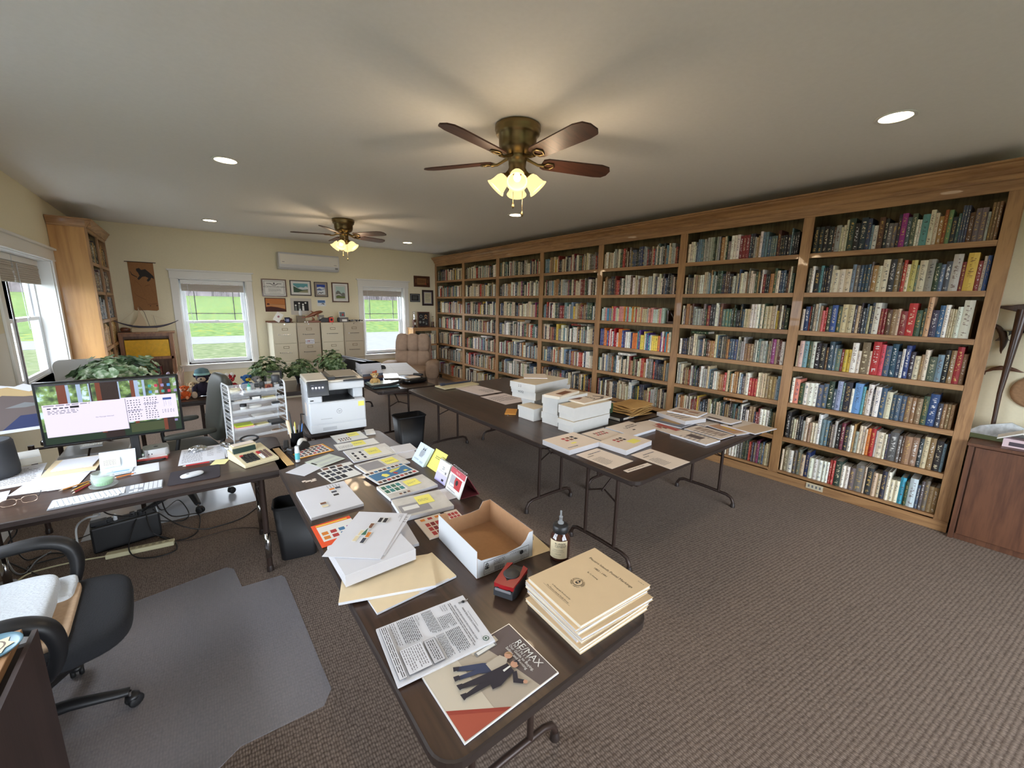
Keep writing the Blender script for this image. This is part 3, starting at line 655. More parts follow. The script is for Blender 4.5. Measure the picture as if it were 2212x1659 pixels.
for z in CZ:
    MB().box((X0+.02, Y0+.0, z-.04), (XB-.1, Y0+.02, z), OAKX).box((X0+.02, Y0+.02, z-.02), (XB-.1, YF-.02, z-.001), OAKX).build('shelf', lc)
    for sp in row_specs(XB-.14-X0-.06, rb, .014, .034, .18, .24):
        p, t, h, d, c, ln = sp; Q = Matrix.Translation((X0+.055+p, Y0+.025, z+.0006)) @ Matrix.Rotation(R(90), 4, 'Z'); bk.book(Q, t, h, min(d, .2), c, rb)
tag(bk.build('corner_case_books'), 'short rows of books in the low corner bookcase behind the recliner', 'books', None, 'stuff')
# ------------------------------------------------------------------ tall case at the left
tcase = thing('tall_bookcase', 'tall golden oak bookcase with crown moulding beside the left window', 'bookcase', (0, 0, 0))
Y1, XF_ = 7.345, -.905
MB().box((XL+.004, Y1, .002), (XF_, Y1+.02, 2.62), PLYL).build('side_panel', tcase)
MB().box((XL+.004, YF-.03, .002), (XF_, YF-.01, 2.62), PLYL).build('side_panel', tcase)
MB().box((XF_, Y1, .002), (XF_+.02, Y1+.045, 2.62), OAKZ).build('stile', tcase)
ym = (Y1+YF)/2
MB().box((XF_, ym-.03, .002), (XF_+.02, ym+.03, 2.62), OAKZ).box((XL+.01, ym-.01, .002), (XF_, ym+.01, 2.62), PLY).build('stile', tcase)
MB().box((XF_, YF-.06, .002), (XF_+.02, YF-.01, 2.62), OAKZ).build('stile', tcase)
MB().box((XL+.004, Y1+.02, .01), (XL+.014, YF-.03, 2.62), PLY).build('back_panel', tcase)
MB().box((XL+.004, Y1, 2.6), (XF_+.02, YF-.01, 2.64), OAKY).build('top_panel', tcase)
cp = [(0, 0), (.014, 0), (.018, .02), (.035, .045), (.05, .075), (.062, .085), (.062, .1), (0, .1)]
b = MB().prisma([(XF_+.02+x, 2.56+z) for x, z in cp], YF-.01-Y1+.05, 'y', OAKY, Y1-.05); b.prisma([(Y1-x, 2.56+z) for x, z in cp], XF_+.07-XL-.01, 'x', OAKX, XL+.006); b.build('crown_moulding', tcase)
MB().box((XF_, Y1+.045, 2.52), (XF_+.02, YF-.06, 2.6), OAKY).build('top_rail', tcase)
bk = BK(); TZ = [2.16, 1.8, 1.44, 1.08, .72, .38, .08]
for j, z in enumerate(TZ):
    MB().box((XF_, Y1+.045, z-.04), (XF_+.02, YF-.06, z), OAKY).box((XL+.015, Y1+.02, z-.02), (XF_, YF-.03, z-.001), OAKY).build('shelf', tcase)
    for a, q in ((Y1+.05, ym-.035), (ym+.035, YF-.065)):
        pl = {0: [(60, 62, 66), (70, 66, 60), (180, 150, 90)], 1: [(110, 100, 92), (140, 130, 120), (80, 60, 50)], 2: [(60, 66, 72), (150, 150, 150), (40, 40, 46)], 3: [(196, 160, 100), (170, 130, 70), (210, 180, 120)]}.get(j, [(196, 160, 100), (120, 90, 60), (160, 120, 70)])
        for sp in row_specs(q-a, rb, .015, .045, .21, .3, pl):
            p, t, h, d, c, ln = sp; Q = Matrix.Translation((XF_-.006, a+p, z+.0006)) @ Matrix.Rotation(PI, 4, 'Z'); bk.book(Q, t, h, min(d, .21), c, rb)
tag(bk.build('tall_case_books'), 'binders and tall books packed in the tall left bookcase', 'books', None, 'stuff')
# ------------------------------------------------------------------ low case with the yellow magazines
MBW = wood('medium brown case wood', (150, 104, 66), (112, 72, 44), 2, .4, 10)
yc = thing('magazine_bookcase', 'low brown bookcase under the wall scroll holding yellow magazines', 'bookcase', (0, 0, 0))
X0, X1, Y0, LZ = -.878, -.245, 8.47, 1.19
MB().box((X0-.0, Y0-.03, LZ), (X1+.03, YF-.01, LZ+.022), MBW).build('top_board', yc, bev=.003)
for x in (X0, X1-.05): MB().box((x, Y0, .002), (x+.05, Y0+.02, LZ), MBW).box((x if x == X0 else x+.03, Y0+.02, .002), (x+.02 if x == X0 else x+.05, YF-.01, LZ), MBW).build('side_panel', yc)
MB().box((X0+.05, Y0, LZ-.04), (X1-.05, Y0+.02, LZ), MBW).build('top_rail', yc)
MB().box((X0+.02, YF-.02, .01), (X1-.02, YF-.012, LZ), MBW).build('back_panel', yc)
MZ = [.83, .46, .1]; by = MB(); bk = BK()
for j, z in enumerate(MZ):
    MB().box((X0+.02, Y0, z-.045), (X1-.02, Y0+.02, z), MBW).box((X0+.02, Y0+.02, z-.02), (X1-.02, YF-.02, z-.001), MBW).build('shelf', yc)
    x = X0+.055; e = X1-.055 if j != 1 else X0+.25
    while x < e-.009:
        by.box((x, Y0+.025, z), (x+.0082, Y0+.2, z+.262+rb.uniform(-.002, .002)), YMAG); x += .0088
    if j == 1:
        for sp in row_specs(.2, rb, .018, .034, .2, .26, [(110, 40, 50), (50, 60, 80), (200, 130, 80), (190, 150, 110)]):
            p, t, h, d, c, ln = sp; Q = Matrix.Translation((e+.01+p, Y0+.025, z+.0006)) @ Matrix.Rotation(R(90), 4, 'Z'); bk.book(Q, t, h, min(d, .2), c, rb)
tag(by.build('yellow_magazines'), 'tight rows of mustard yellow magazine spines in the low brown case', 'magazines', None, 'stuff')
tag(bk.build('magazine_case_books'), 'a few red, blue and tan books beside the lower yellow magazines', 'books', None, 'stuff')
# ------------------------------------------------------------------ folding tables
def rrect(x0, y0, x1, y1, r, n=6):
    P = []
    for cx, cy, a in ((x1-r, y1-r, 0), (x0+r, y1-r, 90), (x0+r, y0+r, 180), (x1-r, y0+r, 270)):
        for k in range(n+1): t = R(a+90*k/n); P.append((cx+r*math.cos(t), cy+r*math.sin(t)))
    return P
def table(label, cx, cy, L, W_, rz, inset=.3, style='bar', name='folding_table', top=None):
    """long axis along local x"""
    t = thing(name, label, 'table', (cx, cy, 0), rz, 'brown folding tables')
    h = T; P = rrect(-L/2, -W_/2, L/2, W_/2, .07)
    MB().prism(rrect(-L/2+.006, -W_/2+.006, L/2-.006, W_/2-.006, .064), h-.02, h, top or LAMX).build('tabletop', t)
    n = len(P); b = MB()
    q = rrect(-L/2+.006, -W_/2+.006, L/2-.006, W_/2-.006, .064)
    vs = []
    for o, zz in ((P, h-.024), (P, h-.002), (q, h+.001), (q, h-.028)): vs += [(x, y, zz) for x, y in o]
    b.add(vs, [(i+n*k, (i+1) % n+n*k, (i+1) % n+n*((k+1) % 4), i+n*((k+1) % 4)) for k in range(4) for i in range(n)], EDGE); b.build('edge_band', t)
    P2 = rrect(-L/2+.05, -W_/2+.04, L/2-.05, W_/2-.04, .05)
    b = MB()
    for a in (0, 1):
        y = (W_/2-.05)*(1 if a else -1); b.box((-L/2+.07, y-.012, h-.055), (L/2-.07, y+.012, h-.022), STEELB)
    for a in (-1, 1): b.box((a*(L/2-.06)-.01, -W_/2+.06, h-.055), (a*(L/2-.06)+.01, W_/2-.06, h-.022), STEELB)
    b.build('apron', t)
    for s in (-1, 1):
        x = s*(L/2-inset); b = MB(); r = .0135
        if style == 'bar':
            w = .23; pts = [(x, -w-.035, .0), (x, -w-.032, .05), (x, -w-.012, .085), (x, -w+.03, .1), (x, 0, .105), (x, w-.03, .1), (x, w+.012, .085), (x, w+.032, .05), (x, w+.035, 0)]
            b.tube(pts, r, STEELB, 10)
            for y in (-.13, .13): b.tube([(x, y, .1), (x, y, h-.03)], r*.95, STEELB, 10)
            b.tube([(x, -.13, h-.06), (x, .13, h-.06)], .008, STEELB, 8)
            lf = b.build('leg_frame', t)
            for y in (-w-.035, w+.035): MB().lathe([(.02, .002), (.02, .02), (.016, .03), (.0145, .04)], EDGE, (x, y, 0), 12).build('foot_cap', lf)
        else:
            w = .265
            for y in (-w, w):
                lg = MB().tube([(x, y, .0), (x, y, h-.03)], .0165, STEELB, 12).build('leg', t)
                MB().lathe([(.017, .1), (.0185, .1), (.0185, .27), (.017, .27)], CHROME, (x, y, 0), 12).lathe([(.0205, .002), (.0205, .025), (.0165, .04)], EDGE, (x, y, 0), 12).build('chrome_sleeve', lg)
            MB().tube([(x, -w, .33), (x, w, .33)], .009, STEELB, 8).tube([(x, -w, h-.06), (x, w, h-.06)], .009, STEELB, 8).build('cross_bar', t)
        xi = x-s*.36; b = MB()
        b.tube([(x, -.0, h-.24 if style == 'bar' else h-.2), (x-s*.16, 0, h-.13)], .007, STEELB, 8); b.tube([(x-s*.14, 0, h-.15), (xi, 0, h-.03)], .007, STEELB, 8)
        b.tube([(x, -.13, h-.28), (x-s*.02, 0, h-.23), (x, .13, h-.28)], .006, STEELB, 8); b.cb((xi, 0, h-.035), (.05, .05, .02), STEELB); b.build('brace', t)
    return t
ta = table('long dark folding table in the foreground crowded with envelopes, folders and stamp sheets', .725, 1.91, 2.54, .79, R(90), .3)
table('dark desk table at the left carrying the computer monitor and keyboard', -.365, 3.105, 1.56, .76, R(-2), .16, 'leg')
table('dark folding table set crosswise, its end covered with newspapers and white sheets', 2.87, 1.68, 1.83, .76, 0, .17)
table('long dark folding table with the tall white box stack, bare at its far end', 2.335, 3.31, 2.44, .76, R(90), .32)
table('long dark folding table next to the bookcase, partly hidden behind white boxes', 3.105, 3.31, 2.44, .76, R(90), .32)
table('dark folding table near the recliner holding the paper trimmer and blueprints', 2.005, 5.80, 2.44, .76, R(90), .32)
table('dark table under the potted geraniums and the stuffed animals', .62, 5.49, 1.83, .76, R(-2), .3)
table('small dark table that carries the white office printer', .845, 3.49, .46, .36, R(-4), .08, 'leg')
# ------------------------------------------------------------------ waste bins
def bin_(label, c, rz, h, w, d):
    t = thing('waste_bin', label, 'waste bin', (c[0], c[1], .001), rz, 'black plastic waste bins')
    b = MB(); n = 28; P = rrect(-w/2, -d/2, w/2, d/2, .045, 6); n = len(P); vs = []
    for s, z in ((.8, .0), (.99, h), (.965, h), (.775, .012)): vs += [(x*s, y*s, z) for x, y in P]
    fs = [(i+n*k, (i+1) % n+n*k, (i+1) % n+n*(k+1), i+n*(k+1)) for k in range(3) for i in range(n)]; b.add(vs, fs, BLACK, True)
    b.add(vs[:n], [tuple(reversed(range(n)))], BLACK); b.add(vs[-n:], [tuple(range(n))], BLACK); b.build('body', t)
    b = MB(); vs = []
    for s, z in ((.985, h-.012), (1.03, h-.012), (1.03, h), (.985, h+.003)): vs += [(x*s, y*s, z) for x, y in P]
    b.add(vs, [(i+n*k, (i+1) % n+n*k, (i+1) % n+n*((k+1) % 4), i+n*((k+1) % 4)) for k in range(4) for i in range(n)], BLACK); b.build('rim', t)
bin_('black waste bin under the gap between the computer desk and foreground table', (.44, 2.935), R(-12), .39, .27, .2)
bin_('black waste bin standing on open carpet below the far trimmer table', (1.97, 4.52), R(-3), .4, .36, .24)
# ------------------------------------------------------------------ chairs
FAB = M('black woven fabric', (24, 25, 29), .95, var=.15, sc=200, bump=.4)
VGRN = M('dark olive vinyl', (62, 64, 58), .5, var=.05, sc=30)
RUB = M('black rubber', (20, 20, 22), .6)
SHEEP = M('white fleece', (214, 220, 226), .95, var=.06, sc=90, bump=1.2, stretch=(1, 3, 1))
def caster_base(t, rad, a0, m=BLACK, n=5, hz=.4):
    for k in range(n):
        a = R(a0+360/n*k); ca, sa = math.cos(a), math.sin(a)
        b = MB(); b.T = Matrix.Rotation(a, 4, 'Z'); b.tube([(.03, 0, .12), (rad*.5, 0, .115), (rad*.92, 0, .082), (rad, 0, .078)], [.034, .028, .022, .02], m, 10, flat=.7); lg = b.build('base_leg', t)
        b = MB(); x, y = rad*ca, rad*sa; q = Matrix.Translation((x, y, .0)) @ Matrix.Rotation(a+.6, 4, 'Z'); b.T = q
        b.tube([(0, 0, .078), (0, 0, .045)], .008, CHROME, 8)
        for s in (-1, 1): b.T = q @ Matrix.Translation((.012, s*.014, .0275)) @ Matrix.Rotation(R(90), 4, 'X'); b.lathe([(.004, -.009), (.022, -.009), (.027, -.004), (.027, .004), (.022, .009), (.004, .009)], RUB, n=16)
        b.T = q; b.sq((.008, 0, .045), (.05, .05, .03), m, .8, nu=12, nv=8); b.build('caster', lg)
    MB().lathe([(.05, .095), (.05, .15), (.03, .16), (.03, .25), (.02, .255), (.02, hz)], m, n=20).build('gas_column', t)
c1 = thing('office_chair', 'black fabric office chair with curved arms on the clear mat, lower left', 'chair', (-.70, 2.15, .006), R(4))
caster_base(c1, .335, -8)
b = MB(); b.sq((.12, 0, .455), (.54, .53, .11), FAB, .5, nu=40, nv=18).sq((.1, 0, .425), (.48, .47, .08), BLACK, .45, nu=30); b.sq((.27, 0, .44), (.22, .47, .12), FAB, .75, nu=30); b.build('seat', c1)
MB().box((-.12, -.1, .38), (.1, .1, .41), BLACK).tube([(0, -.05, .39), (0, -.3, .4), (.02, -.34, .39)], .007, CHROME, 8).build('seat_mechanism', c1)
b = MB(); b.T = Matrix.Translation((-.26, 0, .78)) @ Matrix.Rotation(R(-12), 4, 'Y'); b.sq((0, 0, 0), (.1, .46, .52), FAB, .5, nu=30, nv=20); b.build('backrest', c1)
MB().tube([(-.06, 0, .39), (-.24, 0, .4), (-.32, 0, .5), (-.31, 0, .7)], .022, BLACK, 10, flat=.5).build('back_bar', c1)
for s in (-1, 1):
    y = s*.31
    pts = [(-.26, y, .655), (-.1, y, .675), (.06, y, .688), (.14, y*1.0, .68), (.195, y*.99, .645), (.215, y*.97, .58), (.205, y*.92, .5), (.17, y*.84, .43), (.12, y*.7, .4), (.02, y*.45, .395)]
    b = MB().tube(cat(pts), catr([.022, .03, .034, .036, .036, .033, .028, .025, .022, .02]), BLACK, 16, flat=.75); b.build('armrest', c1)
    MB().tube([(-.26, y, .65), (-.25, y*.98, .56), (-.16, y*.85, .42), (-.05, y*.6, .395)], [.024, .022, .02, .018], BLACK, 10).build('arm_support', c1)
pad = thing('fleece_seat_pad', 'folded white fleece seat pad with tan backing lying on the black office chair', 'cushion', (-.705, 2.16, .515), R(2))
b = MB(); b.sq((-.03, 0, .045), (.42, .44, .085), SHEEP, .35, nu=48, nv=20); b.sq((.16, .14, .012), (.12, .19, .05), SHEEP, .4); b.build('fleece', pad)
MB().sq((.17, -.02, -.0), (.13, .42, .035), M('tan canvas backing', (186, 158, 130), .9, var=.08, sc=60, bump=.3), .3).build('canvas_backing', pad)
c2 = thing('task_chair', 'dark olive high-backed office chair behind the desk, side view', 'chair', (-.17, 4.28, .006), R(191))
caster_base(c2, .3, 20)
MB().sq((.0, 0, .46), (.5, .5, .095), VGRN, .45, nu=36).build('seat', c2)
b = MB(); b.T = Matrix.Translation((-.29, 0, .80)) @ Matrix.Rotation(R(-9), 4, 'Y'); b.sq((0, 0, 0), (.1, .48, .58), VGRN, .55, nu=36, nv=24); b.sq((-.035, 0, 0), (.06, .44, .52), BLACK, .5, nu=30); b.build('backrest', c2)
MB().tube([(-.05, 0, .4), (-.27, 0, .41), (-.32, 0, .55)], .02, BLACK, 10).build('back_bar', c2)
for s in (-1, 1):
    b = MB(); b.sq((-.03, s*.285, .665), (.34, .06, .045), VGRN, .5); b.tube([(.06, s*.27, .41), (.07, s*.29, .56), (.05, s*.285, .65)], .014, BLACK, 8); b.tube([(0, s*.1, .4), (.06, s*.27, .41)], .014, BLACK, 8); b.build('armrest', c2)
# recliner
rc = thing('recliner', 'tan suede recliner with tufted back in the far right corner', 'recliner', (3.41, 7.58, .0), R(-30))
for s in (-1, 1):
    b = MB(); b.sq((s*.4, -.08, .26), (.2, .8, .5), TAN, .35, nu=32); b.sq((s*.41, -.12, .52), (.27, .82, .2), TAN, .6, nu=36, nv=20, rx=R(-4)); b.sq((s*.41, -.49, .46), (.25, .12, .3), TAN, .75, nu=28); b.sq((s*.36, -.2, .56), (.12, .5, .1), TAN, .8, nu=20); b.build('arm', rc)
b = MB(); b.sq((0, -.14, .40), (.66, .72, .2), TAN, .45, nu=36); b.build('seat_cushion', rc)
b = MB(); b.sq((0, -.45, .22), (.6, .13, .32), TAN, .4, nu=30); b.build('footrest_panel', rc)
b = MB(); b.T = Matrix.Translation((0, .26, .74)) @ Matrix.Rotation(R(-16), 4, 'X')
for x, w in ((-.21, .25), (0, .25), (.21, .25)): b.sq((x, -.02, .19), (w, .24, .38), TAN, .62, nu=28, nv=18); b.sq((x*.98, -.01, -.14), (w+.02, .2, .4), TAN, .6, nu=28, nv=18)
b.sq((0, .05, 0), (.72, .16, .74), TAN, .35, nu=36); b.build('backrest', rc)
MB().box((-.34, -.38, .002), (.34, .34, .16), DARKW).build('base', rc)
MB().tube([(.495, -.28, .3), (.52, -.3, .34), (.52, -.36, .46)], .011, DARKW, 8).build('lever', rc)
# ------------------------------------------------------------------ chair mats
def mat(label, P, m, nm='chair_mat'):
    b = MB(); b.prism(P, .0008, .0045, m); tag(b.build(nm, bev=.001), label, 'mat')
MATG = M('frosted clear vinyl', (164, 160, 164), .33, alpha=.38, spec=.6)
MATL = M('frosted pale vinyl', (200, 204, 212), .25, alpha=.62, spec=.6)
mp_ = [atz(*p, .003) for p in ((505, 1229), (523, 1268), (607, 1243), (616, 1247), (700, 1450), (716, 1487), (700, 1524), (520, 1612))]
P = [(p.x, p.y) for p in mp_]+[(-.62, 1.30), (-.95, 1.75), (-.75, 2.9), (-.1, 2.66)]
q = atz(489, 1226, .003); P[-1] = (q.x, q.y)
mat('translucent grey chair mat with a lip under the black office chair', P[::-1], MATG)
mat('pale frosted chair mat under the dark olive office chair', [(-.78, 3.97), (.295, 3.97), (.30, 5.0), (-.78, 5.0)], MATL)
# ------------------------------------------------------------------ filing cabinets
def cabinet(x0, x1, m, label, h=1.342, nd=4):
    t = thing('filing_cabinet', label, 'filing cabinet', ((x0+x1)/2, 8.14, .001), 0, 'four-drawer filing cabinets on the far wall')
    w = x1-x0-.004; MB().box((-w/2, .006, 0), (w/2, .64, h), m).build('body', t, bev=.003)
    dh = (h-.075)/nd
    for k in range(nd):
        z0 = .035+dh*k; d = MB().box((-w/2+.016, -.012, z0+.004), (w/2-.016, .006, z0+dh-.004), m).build('drawer', t, bev=.003)
        zc = z0+dh*.78; b = MB()
        b.box((-.045, -.016, zc-.018), (.045, -.012, zc+.022), M('label frame metal', (110, 96, 70), .4, .8)).box((-.038, -.0175, zc-.012), (.038, -.016, zc+.016), m); b.build('label_holder', d)
        b = MB().tube([(-.085, -.03, zc-.09), (.085, -.03, zc-.09)], .0055, CHROME, 8)
        for x in (-.05, .05): b.tube([(x, -.012, zc-.09), (x, -.03, zc-.09)], .005, CHROME, 8)
        b.tube([(-.105, -.03, zc-.09), (-.1, -.012, zc-.09)], .007, CHROME, 8); b.build('handle', d)
    MB().tube([(0, .006, h-.022), (0, -.004, h-.022)], .009, CHROME, 10).build('lock', t)
    return t
cabinet(1.103, 1.484, FILEB, 'light beige filing cabinet, first from the left, under the mug and card')
k2 = cabinet(1.488, 1.875, FILED, 'tan filing cabinet bearing the small white sign')
cabinet(1.89, 2.290, FILEB, 'light beige filing cabinet, third from the left')
cabinet(2.294, 2.667, FILED, 'tan filing cabinet beside the right window', 1.345)
b = MB().box((-.075, -.0145, 0), (.075, -.0125, .085), PAPER); b.text('DMFTIC', (0, -.0148, .036), (1, 0, 0), (0, 0, 1), .042, INK, .5); b.text('M', (-.022, -.0150, .036), (1, 0, 0), (0, 0, 1), .042, RED, .5)
b.box((-.06, -.0148, .016), (.06, -.0146, .024), INKG); tag(b.build('small_sign', loc=(1.682, 8.14, .966)), 'small white printed sign stuck on the tan filing cabinet drawer', 'sign')
# ------------------------------------------------------------------ heat pump
ac = thing('wall_air_conditioner', 'long white wall air conditioner high on the far wall', 'air conditioner', (1.885, YF, 2.30))
P = [(0, 0), (-.16, .0), (-.205, .03), (-.22, .07), (-.215, .27), (-.19, .295), (0, .3)]
MB().prisma(P, 1.04, 'x', WPL, -.52).build('housing', ac, bev=.006)
MB().box((-.5, -.224, .085), (.5, -.214, .262), M('off-white front panel', (220, 218, 210), .45)).build('front_panel', ac, bev=.004)
b = MB(); b.T = Matrix.Translation((0, -.19, .03)) @ Matrix.Rotation(R(-38), 4, 'X'); b.box((-.46, -.012, -.0), (.4, -.004, .06), M('off-white louver', (206, 204, 196), .45)); b.build('louver', ac, bev=.003)
MB().box((.44, -.222, .04), (.49, -.214, .07), GREY).box((-.47, -.226, .12), (-.43, -.224, .128), INKG).box((.42, -.226, .11), (.47, -.224, .118), INKG).build('display', ac)
# ------------------------------------------------------------------ pictures and plaques on the far wall
def lands(cols):
    def f(w, h):
        D = []; n = len(cols)
        for i, (c, ys) in enumerate(cols):
            D.append(('p', [(0, 0)]+[(1, 0)]+[(1-k/(len(ys)-1), ys[len(ys)-1-k]) for k in range(len(ys))], c))
        return D
    return f
def picture(name, label, cat, x0, x1, z0, z1, fm, fwid, mm, mwid, D, y=YF, th=.022, pane=True, tilt=0):
    t = thing(name, label, cat, ((x0+x1)/2, y-.0015, (z0+z1)/2), 0); w, h = x1-x0, z1-z0
    Q = Matrix.Rotation(tilt, 4, 'Y')
    if fwid:
        b = MB(); b.T = Q
        b.box((-w/2, -th, -h/2), (-w/2+fwid, 0, h/2), fm).box((w/2-fwid, -th, -h/2), (w/2, 0, h/2), fm).box((-w/2+fwid, -th, -h/2), (w/2-fwid, 0, -h/2+fwid), fm).box((-w/2+fwid, -th, h/2-fwid), (w/2-fwid, 0, h/2), fm); b.build('frame', t, bev=.002)
    b = MB(); b.T = Q; b.box((-w/2+fwid, -th*.5, -h/2+fwid), (w/2-fwid, 0, h/2-fwid), mm); iw, ih = w-2*fwid-2*mwid, h-2*fwid-2*mwid
    b.T = Q @ Matrix.Translation((-iw/2, -th*.5-.0006, -ih/2)) @ Matrix.Rotation(R(90), 4, 'X'); deco(b, D, iw, ih, 0)
    b.build('artwork' if cat == 'picture' else 'panel', t); return t
FRB = wood('brown picture frame', (96, 62, 42), (70, 42, 28), 0, .4, 20)
FRD = M('dark picture frame', (46, 28, 26), .4)
def C(n, c): return M(n, c, .7)
sky1 = C('painted teal sky', (96, 160, 170)); hill1 = C('painted dark hills', (60, 84, 66)); snow = C('painted snow', (214, 220, 224)); vall = C('painted valley', (150, 150, 120)); sky2 = C('painted deep blue sky', (40, 70, 160)); wht = C('painted white', (226, 226, 222)); blk = C('painted black', (30, 28, 30)); grn = C('painted grass green', (110, 124, 70)); sky3 = C('painted pale sky', (180, 206, 200)); gry = C('painted grey', (120, 124, 120))
picture('framed_certificate', 'framed white certificate with curved heading, leftmost in the top row', 'certificate', 1.084, 1.487, 1.80, 2.118, FRB, .02, wht, .02, [('r', 0, 0, 1, 1, gry), ('r', .02, .025, .98, .975, wht), ('p', [(.12, .8), (.3, .8), (.42, .7), (.58, .7), (.7, .8), (.88, .8), (.88, .84), (.68, .84), (.57, .74), (.43, .74), (.32, .84), (.12, .84)], blk), ('c', .5, .84, .014, blk), ('t', .5, .52, .042, 'ACKNOWLEDGED', blk, .5), ('l', .2, .2, .85, .45, 6, gry), ('l', .25, .08, .8, .14, 1, gry)])
picture('framed_picture', 'framed mountain valley painting with teal sky in a dark red-brown frame', 'picture', 1.545, 1.913, 1.832, 2.115, FRD, .018, wht, .04, [('r', 0, 0, 1, 1, sky1), ('p', [(0, .3), (1, .3), (1, .6), (.85, .72), (.7, .55), (.5, .62), (.3, .5), (.12, .7), (0, .8)], snow), ('p', [(0, 0), (1, 0), (1, .38), (.6, .3), (.35, .42), (.1, .62), (0, .7)], hill1), ('p', [(.3, 0), (1, 0), (1, .3), (.75, .25), (.5, .15)], vall)])
picture('framed_picture', 'small framed blue-sky snow scene with dog team, black frame and grey mat', 'picture', 1.968, 2.213, 1.816, 2.10, FRD, .012, C('grey mat board', (150, 140, 132)), .036, [('r', 0, 0, 1, 1, snow), ('p', [(0, .72), (.4, .78), (1, .7), (1, 1), (0, 1)], sky2), ('p', [(0, .5), (.3, .62), (.6, .5), (1, .64), (1, .58), (.5, .42), (0, .42)], C('painted blue shadow', (90, 110, 160))), ('p', [(.1, .1), (.3, .24), (.5, .18), (.7, .26), (.9, .12), (.7, .2), (.5, .1), (.3, .16)], blk), ('r', .08, .05, .16, .14, blk)])
picture('framed_picture', 'framed upright landscape with double mat, rightmost above the cabinets', 'picture', 2.287, 2.617, 1.72, 2.108, FRB, .022, wht, .055, [('r', -.08, -.07, 1.08, 1.07, gry), ('r', -.05, -.045, 1.05, 1.045, wht), ('r', 0, 0, 1, 1, sky3), ('p', [(0, 0), (1, 0), (1, .42), (.8, .5), (.6, .4), (.4, .6), (.2, .66), (0, .5)], gry), ('p', [(0, 0), (1, 0), (1, .2), (.6, .14), (.3, .24), (0, .16)], grn), ('p', [(0, .3), (.3, .38), (.6, .28), (.6, .24), (.3, .3), (0, .24)], wht)])
lea = C('tan leather picture', (186, 116, 60)); lea2 = C('burnt brown leather', (74, 30, 20)); lea3 = C('light tan leather', (196, 140, 90))
picture('leather_picture', 'brown leather seascape with dark ragged edges under the certificate', 'picture', 1.113, 1.455, 1.526, 1.776, lea2, 0, lea2, .014, [('r', 0, 0, 1, 1, lea), ('p', [(0, 0), (1, 0), (1, .15), (.6, .3), (.25, .36), (0, .32)], lea2), ('p', [(0, .38), (.3, .42), (1, .22), (1, .5), (.4, .56), (.16, .58), (0, .5)], lea3), ('p', [(.04, .5), (.16, .48), (.2, .56), (.14, .64), (.06, .6)], lea2), ('r', .2, .52, .95, .535, lea2)], th=.01)
picture('mounted_photograph', 'black and white photograph of standing people in a wide grey mount', 'picture', 1.535, 1.90, 1.47, 1.782, wht, 0, C('pale grey mount', (196, 190, 180)), .055, [('r', 0, .1, 1, 1, blk)]+[q for x, hh, cc in ((.12, .6, gry), (.36, .8, gry), (.62, .7, wht), (.8, .84, blk)) for q in (('p', [(x-.07, .12), (x+.07, .12), (x+.06, hh-.12), (x-.06, hh-.12)], cc), ('c', x, hh, .016, wht))], th=.006)
picture('small_print', 'tiny white-bordered print of blue sky over snow', 'picture', 2.003, 2.165, 1.637, 1.765, wht, 0, wht, .014, [('r', 0, 0, 1, 1, snow), ('r', 0, .5, 1, 1, C('print blue', (80, 120, 170))), ('p', [(.35, .15), (.6, .3), (.85, .2), (.9, .35), (.6, .45), (.5, .3)], blk)], th=.004)
brz = C('engraved bronze', (130, 92, 52)); PLQ = wood('dark plaque wood', (84, 48, 28), (60, 32, 20), 0, .35, 16)
picture('wooden_plaque', 'wide brown wooden plaque with bronze plate, highest in the right corner', 'plaque', 4.05, 4.44, 2.095, 2.335, PLQ, .02, PLQ, .02, [('r', .13, .06, .87, .94, brz), ('l', .2, .3, .8, .75, 5, lea2), ('c', .8, .18, .014, RED), ('r', .0, .3, .06, .8, brz), ('r', .94, .3, 1, .8, brz)], th=.02)
picture('engraved_plaque', 'small black engraved plaque left of the framed award', 'plaque', 3.95, 4.19, 1.757, 1.938, BLKS, .012, GREY, .012, [('r', .04, .04, .96, .96, blk), ('l', .2, .2, .8, .8, 5, gry)], th=.016)
picture('framed_award', 'upright framed award paper in a very dark wide frame', 'certificate', 4.245, 4.525, 1.678, 2.03, FRD, .03, FRD, .005, [('r', .04, .03, .96, .97, C('award border grey', (170, 164, 168))), ('r', .12, .1, .88, .9, C('award paper', (206, 196, 160))), ('l', .2, .2, .8, .82, 8, gry)], th=.02)
